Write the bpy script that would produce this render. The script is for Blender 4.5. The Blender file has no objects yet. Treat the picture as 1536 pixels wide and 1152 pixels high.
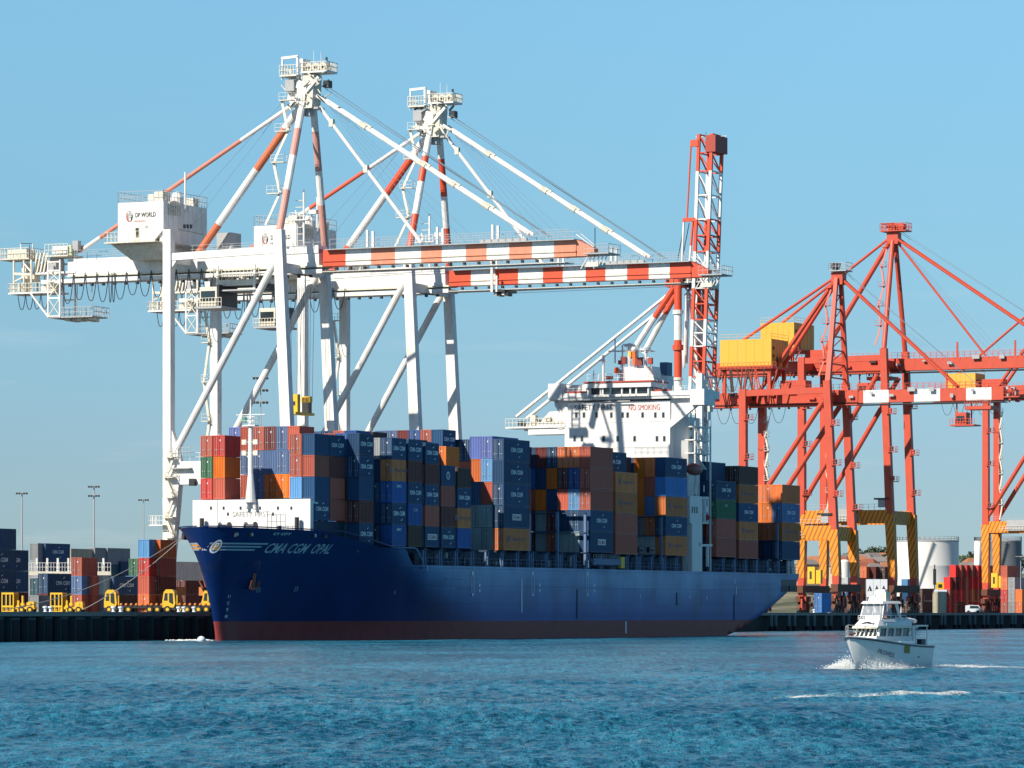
import bpy, math, random
import numpy as np
from mathutils import Vector, Matrix
random.seed(7); np.random.seed(7)
R = math.radians
S = bpy.context.scene
COL = S.collection

# ------------------------------------------------------------------ camera, sky, sun
F = 6370.0            # focal length in pixels of the 1536-pixel-wide photograph
H = 4.84              # eye height above the water
HZ = 921.0            # image row of the horizon
cd = bpy.data.cameras.new('camera'); cam = bpy.data.objects.new('camera', cd); COL.objects.link(cam)
cam.location = (0, 0, H); cam.rotation_euler = (R(90), 0, 0)
cd.sensor_width = 36.0; cd.lens = F / 1536 * 36.0
cd.shift_y = (HZ - 576) / 1536
cd.clip_start = 1.0; cd.clip_end = 60000
S.camera = cam

SUN_AZ = (-0.748, -0.663)          # horizontal direction towards the sun
SUN_EL = R(37.8)
w = bpy.data.worlds.new('World'); S.world = w; w.use_nodes = True
nt = w.node_tree; bg = nt.nodes['Background']
sky = nt.nodes.new('ShaderNodeTexSky'); sky.sky_type = 'NISHITA'; sky.sun_disc = False
sky.sun_elevation = SUN_EL
sky.sun_rotation = math.atan2(SUN_AZ[0], SUN_AZ[1])
sky.air_density = 1.0; sky.dust_density = 0.15; sky.ozone_density = 2.2; sky.altitude = 0
# thin wisps of cloud mixed into the sky near the horizon
tc = nt.nodes.new('ShaderNodeTexCoord'); mp = nt.nodes.new('ShaderNodeMapping')
mp.inputs['Scale'].default_value = (7, 7, 55)
nz = nt.nodes.new('ShaderNodeTexNoise'); nz.inputs['Scale'].default_value = 1.6; nz.inputs['Detail'].default_value = 6
rp = nt.nodes.new('ShaderNodeValToRGB'); rp.color_ramp.elements[0].position = .57; rp.color_ramp.elements[1].position = .86
mul = nt.nodes.new('ShaderNodeMath'); mul.operation = 'MULTIPLY'; mul.inputs[1].default_value = .42
mx = nt.nodes.new('ShaderNodeMix'); mx.data_type = 'RGBA'
L = nt.links.new
L(tc.outputs['Generated'], mp.inputs['Vector']); L(mp.outputs['Vector'], nz.inputs['Vector'])
L(nz.outputs['Fac'], rp.inputs['Fac']); L(rp.outputs['Color'], mul.inputs[0]); L(mul.outputs[0], mx.inputs['Factor'])
hs = nt.nodes.new('ShaderNodeHueSaturation'); hs.inputs['Saturation'].default_value = 1.0
L(sky.outputs['Color'], hs.inputs['Color'])
# clear marine air: a little bluer low down than the model's default haze
sx_ = nt.nodes.new('ShaderNodeSeparateXYZ'); L(tc.outputs['Generated'], sx_.inputs[0])
gr = nt.nodes.new('ShaderNodeValToRGB'); ge_ = gr.color_ramp.elements
ge_[0].position = 0.0; ge_[0].color = (.45, .65, .99, 1); ge_[1].position = 0.6; ge_[1].color = (.24, .42, .62, 1)
for p_, c_ in ((.036, (.49, .69, .99, 1)), (.085, (.575, .86, 1.04, 1)), (.143, (.75, 1.11, 1.22, 1)), (.30, (.42, .74, .98, 1))):
    e_ = gr.color_ramp.elements.new(p_); e_.color = c_
L(sx_.outputs[2], gr.inputs['Fac'])
vm = nt.nodes.new('ShaderNodeVectorMath'); vm.operation = 'MULTIPLY'; L(hs.outputs['Color'], vm.inputs[0]); L(gr.outputs['Color'], vm.inputs[1])
L(vm.outputs[0], mx.inputs[6]); mx.inputs[7].default_value = (8.5, 8.6, 8.8, 1)
cz = nt.nodes.new('ShaderNodeMapRange'); cz.inputs['From Min'].default_value = .05; cz.inputs['From Max'].default_value = .10; cz.inputs['To Min'].default_value = 1; cz.inputs['To Max'].default_value = 0.08
L(sx_.outputs[2], cz.inputs['Value']); cm = nt.nodes.new('ShaderNodeMath'); cm.operation = 'MULTIPLY'; L(mul.outputs[0], cm.inputs[0]); L(cz.outputs[0], cm.inputs[1]); L(cm.outputs[0], mx.inputs['Factor'])
L(mx.outputs[2], bg.inputs['Color'])
bg.inputs['Strength'].default_value = 0.0815

ld = bpy.data.lights.new('sun', 'SUN'); sun = bpy.data.objects.new('sun', ld); COL.objects.link(sun)
ld.energy = 5.0; ld.angle = R(0.5); ld.color = (1.0, 0.92, 0.80)
sdir = Vector((SUN_AZ[0] * math.cos(SUN_EL), SUN_AZ[1] * math.cos(SUN_EL), math.sin(SUN_EL))).normalized()
sun.rotation_euler = sdir.to_track_quat('Z', 'Y').to_euler()
S.view_settings.view_transform = 'Standard'; S.view_settings.look = 'None'
S.view_settings.exposure = 0.3; S.view_settings.gamma = 1.0; S.view_settings.use_curve_mapping = False
S.cycles.max_bounces = 5; S.cycles.glossy_bounces = 3; S.cycles.diffuse_bounces = 3
S.cycles.transparent_max_bounces = 8
S.cycles.use_denoising = True

# ------------------------------------------------------------------ frames and unprojection
TH = R(25.45); CT, ST = math.cos(TH), math.sin(TH)     # quay and ship axis against the view axis
def wp(O, x, y):
    return (O[0] + x * CT + y * ST, O[1] - x * ST + y * CT)
def at_y(O, px, py, y):
    "point seen at (px, py) lying in the local plane y = const of frame O"
    u = (px - 768) / F
    x = (u * (O[1] + y * CT) - O[0] - y * ST) / (CT + u * ST)
    Y = wp(O, x, y)[1]
    return (x, y, H + (HZ - py) / F * Y)
def at_x(O, px, py, x):
    u = (px - 768) / F
    y = (u * (O[1] - x * ST) - O[0] - x * CT) / (ST - u * CT)
    Y = wp(O, x, y)[1]
    return (x, y, H + (HZ - py) / F * Y)
def ground(px, Y):
    return ((px - 768) / F * Y, Y)
def zat(py, Y): return H + (HZ - py) / F * Y

# ------------------------------------------------------------------ materials
def srgb(r, g, b):
    f = lambda c: (c / 12.92 if c <= .04045 else ((c + .055) / 1.055) ** 2.4)
    return (f(r / 255), f(g / 255), f(b / 255), 1)
MATS = {}
def paint(name, col, rough=.55, dirt=.25, scale=.35, metallic=0.0, streak=4.0, dcol=None, rand=0.0, bump=0.0, spec=.5):
    if name in MATS: return MATS[name]
    m = bpy.data.materials.new(name); m.use_nodes = True
    t = m.node_tree; b = t.nodes['Principled BSDF']; l = t.links.new
    b.inputs['Roughness'].default_value = rough; b.inputs['Metallic'].default_value = metallic
    b.inputs['Specular IOR Level'].default_value = spec
    c = t.nodes.new('ShaderNodeTexCoord'); mp = t.nodes.new('ShaderNodeMapping')
    mp.inputs['Scale'].default_value = (scale * streak, scale * streak, scale)
    n = t.nodes.new('ShaderNodeTexNoise'); n.inputs['Scale'].default_value = 1.0; n.inputs['Detail'].default_value = 7; n.inputs['Roughness'].default_value = .65
    r = t.nodes.new('ShaderNodeValToRGB'); r.color_ramp.elements[0].position = .42; r.color_ramp.elements[1].position = .75
    mu = t.nodes.new('ShaderNodeMath'); mu.operation = 'MULTIPLY'; mu.inputs[1].default_value = dirt
    mx = t.nodes.new('ShaderNodeMix'); mx.data_type = 'RGBA'
    l(c.outputs['Object'], mp.inputs['Vector']); l(mp.outputs['Vector'], n.inputs['Vector']); l(n.outputs['Fac'], r.inputs['Fac'])
    l(r.outputs['Color'], mu.inputs[0]); l(mu.outputs[0], mx.inputs['Factor'])
    mx.inputs[6].default_value = col
    mx.inputs[7].default_value = dcol or (col[0] * .35 + .03, col[1] * .33 + .02, col[2] * .3 + .012, 1)
    out = mx.outputs[2]
    if rand:
        oi = t.nodes.new('ShaderNodeObjectInfo'); h = t.nodes.new('ShaderNodeHueSaturation')
        mr = t.nodes.new('ShaderNodeMapRange'); mr.inputs['To Min'].default_value = 1 - rand; mr.inputs['To Max'].default_value = 1 + rand
        l(oi.outputs['Random'], mr.inputs['Value']); l(mr.outputs[0], h.inputs['Value']); l(out, h.inputs['Color']); out = h.outputs['Color']
        ad = t.nodes.new('ShaderNodeVectorMath'); ad.operation = 'ADD'
        cb = t.nodes.new('ShaderNodeMath'); cb.operation = 'MULTIPLY'; cb.inputs[1].default_value = 97.0
        l(oi.outputs['Random'], cb.inputs[0]); l(mp.outputs['Vector'], ad.inputs[0]); l(cb.outputs[0], ad.inputs[1]); l(ad.outputs[0], n.inputs['Vector'])
    l(out, b.inputs['Base Color'])
    if bump:
        n2 = t.nodes.new('ShaderNodeTexNoise'); n2.inputs['Scale'].default_value = 2.2; n2.inputs['Detail'].default_value = 4
        bp = t.nodes.new('ShaderNodeBump'); bp.inputs['Strength'].default_value = bump; bp.inputs['Distance'].default_value = .1
        l(c.outputs['Object'], n2.inputs['Vector']); l(n2.outputs['Fac'], bp.inputs['Height']); l(bp.outputs['Normal'], b.inputs['Normal'])
    MATS[name] = m
    return m
WH = paint('crane_white', (.85, .84, .80, 1), .5, .5, .25, dcol=(.45, .36, .25, 1), streak=3)
WH2 = paint('ship_white', (.80, .79, .76, 1), .5, .3, .3, dcol=(.5, .45, .38, 1))
CREAM = paint('weathered_cream', (.76, .72, .60, 1), .6, .5, .8, dcol=(.35, .25, .13, 1), streak=2)
RST = paint('stripe_red', (.72, .085, .03, 1), .5, .25, .4)
RSF = paint('stripe_red_faded', (.72, .25, .14, 1), .6, .35, .4, dcol=(.7, .42, .32, 1))
RPK = paint('stripe_pink_faded', (.62, .30, .24, 1), .6, .3, .4, dcol=(.7, .45, .4, 1))
RCR = paint('crane_red', (.60, .075, .032, 1), .5, .5, .35, dcol=(.36, .06, .04, 1), streak=2.5)
YEL = paint('machine_yellow', (.83, .50, .02, 1), .5, .22, .5, dcol=(.5, .27, .03, 1))
YPL = paint('house_yellow', (.78, .42, .035, 1), .55, .3, .2, dcol=(.6, .4, .1, 1))
BRN = paint('bogie_brown', (.13, .045, .02, 1), .7, .4, .6)
DRK = paint('dark_steel', (.025, .026, .03, 1), .5, .3, .6, dcol=(.06, .05, .04, 1))
ROP = paint('wire_rope', (.16, .22, .27, 1), .5, .1, 1)
CBL = paint('cable_dark', (.03, .045, .07, 1), .5, .1, 1)
GRY = paint('galvanised', (.42, .43, .43, 1), .5, .3, .6)
GLS = paint('glass_dark', (.02, .03, .035, 1), .08, .05, 1, spec=.8)
BLK = paint('lettering_black', (.02, .02, .025, 1), .5, .05, 1)
LRED = paint('lettering_red', (.45, .05, .03, 1), .5, .05, 1)
LWH = paint('lettering_white', (.72, .76, .80, 1), .5, .1, 1)
LNV = paint('lettering_navy', (.03, .05, .16, 1), .5, .1, 1)
HBL = None

def striped(name, c1, c2, freq, duty=.5):
    m = bpy.data.materials.new(name); m.use_nodes = True
    t = m.node_tree; b = t.nodes['Principled BSDF']; l = t.links.new
    b.inputs['Roughness'].default_value = .55
    c = t.nodes.new('ShaderNodeTexCoord'); s = t.nodes.new('ShaderNodeSeparateXYZ'); l(c.outputs['Object'], s.inputs[0])
    a = t.nodes.new('ShaderNodeMath'); a.operation = 'MULTIPLY_ADD'; a.inputs[1].default_value = 1.55; l(s.outputs[0], a.inputs[0]); 
    k = t.nodes.new('ShaderNodeMath'); k.operation = 'MULTIPLY'; k.inputs[1].default_value = -.7; l(s.outputs[2], k.inputs[0])
    l(k.outputs[0], a.inputs[2])
    a3 = t.nodes.new('ShaderNodeMath'); a3.operation = 'MULTIPLY_ADD'; a3.inputs[1].default_value = 1.0
    l(s.outputs[1], a3.inputs[0]); l(a.outputs[0], a3.inputs[2])
    a2 = t.nodes.new('ShaderNodeMath'); a2.operation = 'MULTIPLY'; a2.inputs[1].default_value = freq; l(a3.outputs[0], a2.inputs[0])
    f = t.nodes.new('ShaderNodeMath'); f.operation = 'FRACT'; l(a2.outputs[0], f.inputs[0])
    g = t.nodes.new('ShaderNodeMath'); g.operation = 'GREATER_THAN'; g.inputs[1].default_value = duty; l(f.outputs[0], g.inputs[0])
    n = t.nodes.new('ShaderNodeTexNoise'); n.inputs['Scale'].default_value = .8; n.inputs['Detail'].default_value = 6
    mx = t.nodes.new('ShaderNodeMix'); mx.data_type = 'RGBA'; l(g.outputs[0], mx.inputs['Factor'])
    mx.inputs[6].default_value = c1; mx.inputs[7].default_value = c2
    mv = t.nodes.new('ShaderNodeMapRange'); mv.inputs['To Min'].default_value = .75; mv.inputs['To Max'].default_value = 1.2; l(n.outputs['Fac'], mv.inputs['Value'])
    h = t.nodes.new('ShaderNodeHueSaturation'); l(mx.outputs[2], h.inputs['Color']); l(mv.outputs[0], h.inputs['Value'])
    l(h.outputs['Color'], b.inputs['Base Color']); return m
STR = striped('hazard_stripes', (.92, .29, .01, 1), (.40, .125, .012, 1), .46, .64)

# ------------------------------------------------------------------ mesh builder
class MB:
    def __init__(s): s.v = []; s.f = []; s.m = []; s.ml = []
    def mi(s, m):
        if m not in s.ml: s.ml.append(m)
        return s.ml.index(m)
    def add(s, vs, fs, m):
        k = len(s.v); i = s.mi(m); s.v += [tuple(v) for v in vs]
        for f in fs: s.f.append(tuple(q + k for q in f)); s.m.append(i)
    def box(s, a, b, m, skip=()):
        x0, y0, z0 = [min(p, q) for p, q in zip(a, b)]; x1, y1, z1 = [max(p, q) for p, q in zip(a, b)]
        s.add([(x0, y0, z0), (x1, y0, z0), (x1, y1, z0), (x0, y1, z0), (x0, y0, z1), (x1, y0, z1), (x1, y1, z1), (x0, y1, z1)],
              [(0, 3, 2, 1), (4, 5, 6, 7), (0, 1, 5, 4), (1, 2, 6, 5), (2, 3, 7, 6), (3, 0, 4, 7)], m)
        return s
    def cbox(s, c, d, m): return s.box([c[i] - d[i] / 2 for i in range(3)], [c[i] + d[i] / 2 for i in range(3)], m)
    def hexa(s, p8, m): s.add(p8, [(0, 3, 2, 1), (4, 5, 6, 7), (0, 1, 5, 4), (1, 2, 6, 5), (2, 3, 7, 6), (3, 0, 4, 7)], m); return s
    def tube(s, p, q, r, m, n=8, r2=None):
        p = Vector(p); q = Vector(q); d = q - p
        if d.length < 1e-6: return s
        d.normalize(); up = Vector((0, 0, 1)) if abs(d.z) < .95 else Vector((1, 0, 0))
        a = d.cross(up).normalized(); b = d.cross(a); r2 = r if r2 is None else r2
        vs = []
        for i in range(n):
            t = 2 * math.pi * (i + .5) / n; e = a * math.cos(t) + b * math.sin(t); vs.append(p + e * r)
        for i in range(n):
            t = 2 * math.pi * (i + .5) / n; e = a * math.cos(t) + b * math.sin(t); vs.append(q + e * r2)
        fs = [(i, (i + 1) % n, n + (i + 1) % n, n + i) for i in range(n)]
        fs += [tuple(range(n - 1, -1, -1)), tuple(range(n, 2 * n))]
        s.add(vs, fs, m); return s
    def band(s, p, q, r, fr, ms, n=8):
        "tube painted in bands: fr = boundaries 0..1, ms = one material per band"
        p = Vector(p); q = Vector(q); fr = [0] + list(fr) + [1]
        for i, m in enumerate(ms): s.tube(p.lerp(q, fr[i]), p.lerp(q, fr[i + 1]), r, m, n)
        return s
    def beam(s, p, q, w, h, m, w2=None, h2=None):
        "rectangular bar, w across (horizontal), h the other way"
        p = Vector(p); q = Vector(q); d = (q - p).normalized()
        if abs(d.z) > .9: a = Vector((1, 0, 0)) - d * d.x; a.normalize(); b = d.cross(a)
        else: a = d.cross(Vector((0, 0, 1))).normalized(); b = a.cross(d)
        w2 = w if w2 is None else w2; h2 = h if h2 is None else h2
        vs = [p - a * w / 2 - b * h / 2, p + a * w / 2 - b * h / 2, p + a * w / 2 + b * h / 2, p - a * w / 2 + b * h / 2,
              q - a * w2 / 2 - b * h2 / 2, q + a * w2 / 2 - b * h2 / 2, q + a * w2 / 2 + b * h2 / 2, q - a * w2 / 2 + b * h2 / 2]
        s.add(vs, [(0, 3, 2, 1), (4, 5, 6, 7), (0, 1, 5, 4), (1, 2, 6, 5), (2, 3, 7, 6), (3, 0, 4, 7)], m); return s
    def prism(s, poly, z0, z1, m):
        n = len(poly); s.add([(x, y, z0) for x, y in poly] + [(x, y, z1) for x, y in poly],
              [tuple(range(n - 1, -1, -1)), tuple(range(n, 2 * n))] + [(i, (i + 1) % n, n + (i + 1) % n, n + i) for i in range(n)], m); return s
    def prism_y(s, poly, y0, y1, m):
        "poly of (x, z) pulled along y"
        n = len(poly); s.add([(x, y0, z) for x, z in poly] + [(x, y1, z) for x, z in poly],
              [tuple(range(n)), tuple(range(2 * n - 1, n - 1, -1))] + [((i + 1) % n, i, n + i, n + (i + 1) % n) for i in range(n)], m); return s
    def prism_x(s, poly, x0, x1, m):
        n = len(poly); s.add([(x0, y, z) for y, z in poly] + [(x1, y, z) for y, z in poly],
              [tuple(range(n - 1, -1, -1)), tuple(range(n, 2 * n))] + [(i, (i + 1) % n, n + (i + 1) % n, n + i) for i in range(n)], m); return s
    def lathe(s, c, prof, m, n=24, axis='z'):
        vs = []; k = len(prof)
        for i in range(n):
            t = 2 * math.pi * i / n
            for r, z in prof: vs.append((c[0] + r * math.cos(t), c[1] + r * math.sin(t), c[2] + z))
        fs = [(i * k + j, ((i + 1) % n) * k + j, ((i + 1) % n) * k + j + 1, i * k + j + 1) for i in range(n) for j in range(k - 1)]
        s.add(vs, fs, m); return s
    def rail(s, pts, h, m, step=2.4, r=.05, close=False):
        pts = [Vector(p) for p in pts]
        if close: pts.append(pts[0])
        for a, b in zip(pts, pts[1:]):
            n = max(1, int((b - a).length / step))
            for i in range(n + 1):
                p = a.lerp(b, i / n); s.tube(p, p + Vector((0, 0, h)), r, m, 4)
            for hh in (h, h * .5): s.tube(a + Vector((0, 0, hh)), b + Vector((0, 0, hh)), r * .9, m, 4)
        return s
    def mesh(s, name, smooth=False):
        me = bpy.data.meshes.new(name); me.from_pydata(s.v, [], s.f)
        for m in s.ml: me.materials.append(m)
        me.polygons.foreach_set('material_index', s.m)
        if smooth: me.polygons.foreach_set('use_smooth', [True] * len(s.f))
        me.update(); return me
    def build(s, name, parent=None, smooth=False, fix=True):
        me = s.mesh(name, smooth)
        if fix and len(s.f) < 60000:
            import bmesh
            bm = bmesh.new(); bm.from_mesh(me); bmesh.ops.recalc_face_normals(bm, faces=bm.faces); bm.to_mesh(me); bm.free()
        o = bpy.data.objects.new(name, me); COL.objects.link(o)
        if parent: o.parent = parent
        return o
def tag(o, label=None, cat=None, group=None, kind=None):
    if label: o['label'] = label
    if cat: o['category'] = cat
    if group: o['group'] = group
    if kind: o['kind'] = kind
    return o
def thing(name, label, cat, loc=(0, 0, 0), rz=0.0, group=None):
    o = bpy.data.objects.new(name, None); COL.objects.link(o); o.location = loc; o.rotation_euler.z = rz
    return tag(o, label, cat, group)
def kids(o): return [c for c in ALLOBJ() if c.parent == o]
def ALLOBJ(): return list(COL.objects)
def copy_tree(o, chmap, parent=None):
    c = o.copy(); COL.objects.link(c)
    if parent: c.parent = parent
    for k in chmap.get(o, []): copy_tree(k, chmap, c)
    return c
def childmap():
    d = {}
    for o in COL.objects:
        if o.parent: d.setdefault(o.parent, []).append(o)
    return d
_txt = {}
def text_mesh(s, key=None, italic=0.0, bold=0.0):
    "flat lettering in the x-z plane facing -y, height of capitals 1, centred"
    k = (s, italic, bold)
    if k in _txt: return _txt[k]
    cu = bpy.data.curves.new('lettering', 'FONT'); cu.body = s; cu.size = 1.4; cu.align_x = 'CENTER'; cu.align_y = 'CENTER'
    cu.resolution_u = 2; cu.shear = italic; cu.offset = bold
    o = bpy.data.objects.new('lettering', cu); COL.objects.link(o)
    dg = bpy.context.evaluated_depsgraph_get(); me = bpy.data.meshes.new_from_object(o.evaluated_get(dg))
    vs = [(v.co.x, v.co.y) for v in me.vertices]; fs = [tuple(p.vertices) for p in me.polygons]
    COL.objects.unlink(o); bpy.data.objects.remove(o)
    x0 = min(v[0] for v in vs); x1 = max(v[0] for v in vs); y0 = min(v[1] for v in vs); y1 = max(v[1] for v in vs)
    vs = [((v[0] - (x0 + x1) / 2), (v[1] - (y0 + y1) / 2)) for v in vs]
    _txt[k] = (vs, fs, x1 - x0, y1 - y0); return _txt[k]
def put_text(mb, s, org, right, up, w, h, m, italic=0.0, bold=0.0):
    "lettering stretched to w by h, centred at org"
    vs, fs, tw, th = text_mesh(s, italic=italic, bold=bold)
    o = Vector(org); r = Vector(right); u = Vector(up)
    mb.add([o + r * (x * w / tw) + u * (y * h / th) for x, y in vs], fs, m)

# ================================================================== water and land
SO = (-53.0, 763.4)          # ship frame: stem at the waterline; local x to port (towards the camera), y aft
def sw(x, y, z=0.0):
    a = wp(SO, x, y); return (a[0], a[1], z)
BOATY = 376.0
def make_water():
    rows = [70.0]
    while rows[-1] < 1700: rows.append(rows[-1] + max(.15, .20 * (rows[-1] / 133) ** 2))
    Y = np.array(rows); us = np.linspace(-.19, .19, 900)
    YY, UU = np.meshgrid(Y, us, indexing='ij'); XX = YY * UU
    rng = np.random.default_rng(3); Z = np.zeros_like(XX)
    for lam0, lam1, n, amp in ((.45, 1.0, 40, .0125), (1.0, 2.4, 34, .022), (2.4, 6, 12, .018), (14, 45, 8, .035)):
        for i in range(n):
            lam = rng.uniform(lam0, lam1); k = 2 * math.pi / lam
            th = rng.normal(math.radians(-62), .85)
            ph = rng.uniform(0, 6.28)
            fade = np.clip(1.0 / (1 + (YY / (150 * lam)) ** 2), 0, 1) if lam < 11 else 1
            p = k * (XX * math.cos(th) + YY * math.sin(th)) + ph
            s = np.sin(p)
            Z += amp * rng.uniform(.5, 1.3) * (s + .25 * np.cos(2 * p)) * fade
    wind = .72 + .45 * np.clip(np.sin(XX * .045 + 1.3 + .8 * np.sin(YY * .031)) * .5 + np.sin(YY * .075 + XX * .018) * .6, -1, 1)
    Z *= wind
    for i in range(12):
        lam = rng.uniform(6, 13); k = 2 * math.pi / lam; th = math.radians(-90) + rng.normal(0, .10)
        cx, cy = rng.uniform(-45, 45), rng.uniform(140, 420); ex, ey = rng.uniform(9, 22), rng.uniform(8, 16)
        Z += .13 * np.exp(-((XX - cx) / ex) ** 2 - ((YY - cy) / ey) ** 2) * np.sin(k * (XX * math.cos(th) + YY * math.sin(th)) + i)
    # wake ridges of the motor boat and of a vessel that has passed closer
    foam = np.zeros_like(XX)
    def streak(x0, y0, x1, y1, wd, st, n0=0.0, wig=0.0):
        dx, dy = x1 - x0, y1 - y0; Ln = math.hypot(dx, dy)
        t = np.clip(((XX - x0) * dx + (YY - y0) * dy) / Ln ** 2, 0, 1)
        w_ = wig * np.sin(t * 19 + x0) * t
        d = ((XX - x0) * dy - (YY - y0) * dx) / Ln + w_
        inside = (((XX - x0) * dx + (YY - y0) * dy) / Ln ** 2 > -.02) & (((XX - x0) * dx + (YY - y0) * dy) / Ln ** 2 < 1.02)
        ww = wd * (n0 + (1 - n0) * np.sqrt(t + .02))
        return np.where(inside, np.exp(-(d / ww) ** 2) * st * np.minimum(1, (1.05 - t) * 3), 0)
    foam += streak(35.5, 383, 78, 391, 3.6, .55, .4, 1.0)
    foam += streak(16.0, 244, 46, 263, 4.2, .34, .5, .8)
    foam += streak(-12.0, 231, 14, 243, 2.8, .30, .6, 1.4)
    foam += streak(-30.0, 232, -10, 230, 2.4, .22, .6, 1.4)
    r2 = np.random.default_rng(8)
    def put(x, y, ln, wd, st):
        nonlocal foam
        m = (np.abs(YY - y) < 6) & (np.abs(XX - x) < ln + 3)
        a_ = r2.normal(.35, .25); dx = (XX[m] - x) * math.cos(a_) + (YY[m] - y) * math.sin(a_); dy = -(XX[m] - x) * math.sin(a_) + (YY[m] - y) * math.cos(a_)
        foam[m] += st * np.exp(-(dx / ln) ** 2 - (dy / wd) ** 2)
    for k in range(78):
        X_ = r2.uniform(15, 47); put(X_, 245 + (X_ - 17) * .60 + r2.normal(0, 1.7), r2.uniform(.5, 2.2), r2.uniform(.3, .9), r2.uniform(.25, .8))
    for k in range(34):
        X_ = 35.2 + r2.uniform(0, 1) ** 1.3 * 22; put(X_, 381.5 + (X_ - 35) * .22 + r2.normal(0, 1.5), r2.uniform(.5, 1.8), r2.uniform(.4, 1.0), r2.uniform(.4, 1.0))
    for k in range(40):
        put(r2.uniform(-28, 30), r2.uniform(140, 330), r2.uniform(.3, 1.2), r2.uniform(.2, .6), r2.uniform(.15, .42))
    Z += .04 * foam * np.sin(XX * 1.3 + YY * .8) + .05 * foam * np.sin(XX * 3.1 - YY * 1.3)
    fo = np.clip(foam, 0, 1.2)
    nr, nc = XX.shape
    v = np.stack([XX, YY, Z], -1).reshape(-1, 3)
    # sheets that carry the water beyond the waves' mesh
    far = [(-20000, 70, -.35), (20000, 70, -.35), (20000, 30000, -.35), (-20000, 30000, -.35), (-20000, -3000, -.35), (20000, -3000, -.35)]
    b = len(v); v = np.concatenate([v, np.array(far)])
    i = np.arange(nr - 1)[:, None] * nc + np.arange(nc - 1)[None, :]
    q = np.stack([i, i + 1, i + 1 + nc, i + nc], -1).reshape(-1, 4)
    q = np.concatenate([q, np.array([[b, b + 1, b + 2, b + 3], [b + 4, b + 5, b + 1, b]])])
    me = bpy.data.meshes.new('water'); me.vertices.add(len(v)); me.vertices.foreach_set('co', v.ravel())
    me.loops.add(q.size); me.loops.foreach_set('vertex_index', q.ravel())
    me.polygons.add(len(q)); me.polygons.foreach_set('loop_start', np.arange(len(q)) * 4); me.polygons.foreach_set('loop_total', np.full(len(q), 4))
    me.polygons.foreach_set('use_smooth', np.ones(len(q), bool)); me.update(calc_edges=True); me.validate()
    at = me.attributes.new('foam', 'FLOAT', 'POINT'); at.data.foreach_set('value', np.concatenate([fo.ravel(), np.zeros(6)]).astype(np.float32))
    o = bpy.data.objects.new('water', me); COL.objects.link(o); o['kind'] = 'structure'
    m = bpy.data.materials.new('sea_water'); m.use_nodes = True; t = m.node_tree; l = t.links.new; B = t.nodes['Principled BSDF']
    B.inputs['Roughness'].default_value = .10; B.inputs['IOR'].default_value = 1.333; B.inputs['Specular IOR Level'].default_value = .38
    ge = t.nodes.new('ShaderNodeNewGeometry')
    mp = t.nodes.new('ShaderNodeMapping'); mp.inputs['Scale'].default_value = (.9, .5, .8); l(ge.outputs['Position'], mp.inputs['Vector'])
    mp.inputs['Rotation'].default_value = (0, 0, R(12))
    n1 = t.nodes.new('ShaderNodeTexNoise'); n1.inputs['Scale'].default_value = 3.4; n1.inputs['Detail'].default_value = 8; n1.inputs['Roughness'].default_value = .62
    l(mp.outputs[0], n1.inputs['Vector'])
    n3 = t.nodes.new('ShaderNodeTexNoise'); n3.inputs['Scale'].default_value = .42; n3.inputs['Detail'].default_value = 5; l(mp.outputs[0], n3.inputs['Vector'])
    b1 = t.nodes.new('ShaderNodeBump'); b1.inputs['Strength'].default_value = 1.0; b1.inputs['Distance'].default_value = .26
    l(n1.outputs['Fac'], b1.inputs['Height'])
    b2 = t.nodes.new('ShaderNodeBump'); b2.inputs['Strength'].default_value = 1.0; b2.inputs['Distance'].default_value = 1.5
    l(n3.outputs['Fac'], b2.inputs['Height']); 
    mp6 = t.nodes.new('ShaderNodeMapping'); mp6.inputs['Scale'].default_value = (.42, .035, 1); l(ge.outputs['Position'], mp6.inputs['Vector'])
    n6 = t.nodes.new('ShaderNodeTexNoise'); n6.inputs['Scale'].default_value = 1; n6.inputs['Detail'].default_value = 6; n6.inputs['Roughness'].default_value = .7; l(mp6.outputs[0], n6.inputs['Vector'])
    b6 = t.nodes.new('ShaderNodeBump'); b6.inputs['Strength'].default_value = 1.0; b6.inputs['Distance'].default_value = 2.2; l(n6.outputs['Fac'], b6.inputs['Height']); l(b6.outputs[0], b2.inputs['Normal'])
    l(b2.outputs[0], b1.inputs['Normal']); l(b1.outputs[0], B.inputs['Normal'])
    # body colour of the water with patches
    n2 = t.nodes.new('ShaderNodeTexNoise'); n2.inputs['Scale'].default_value = .05; n2.inputs['Detail'].default_value = 4
    m2 = t.nodes.new('ShaderNodeMapping'); m2.inputs['Scale'].default_value = (1, .35, 1); l(ge.outputs['Position'], m2.inputs['Vector']); l(m2.outputs[0], n2.inputs['Vector'])
    cr = t.nodes.new('ShaderNodeValToRGB'); e = cr.color_ramp.elements
    e[0].position = .35; e[0].color = (.004, .098, .180, 1); e[1].position = .7; e[1].color = (.045, .29, .43, 1)
    
    m7 = t.nodes.new('ShaderNodeMapping'); m7.inputs['Scale'].default_value = (1.3, .11, 1); l(ge.outputs['Position'], m7.inputs['Vector'])  # fine streaks in the colour stand in for light and dark on far ripples
    n7 = t.nodes.new('ShaderNodeTexNoise'); n7.inputs['Scale'].default_value = 1; n7.inputs['Detail'].default_value = 5; n7.inputs['Roughness'].default_value = .75; l(m7.outputs[0], n7.inputs['Vector'])
    a7 = t.nodes.new('ShaderNodeMath'); a7.operation = 'MULTIPLY_ADD'; a7.inputs[1].default_value = 1.5; a7.inputs[2].default_value = -.75; l(n7.outputs['Fac'], a7.inputs[0])
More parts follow.
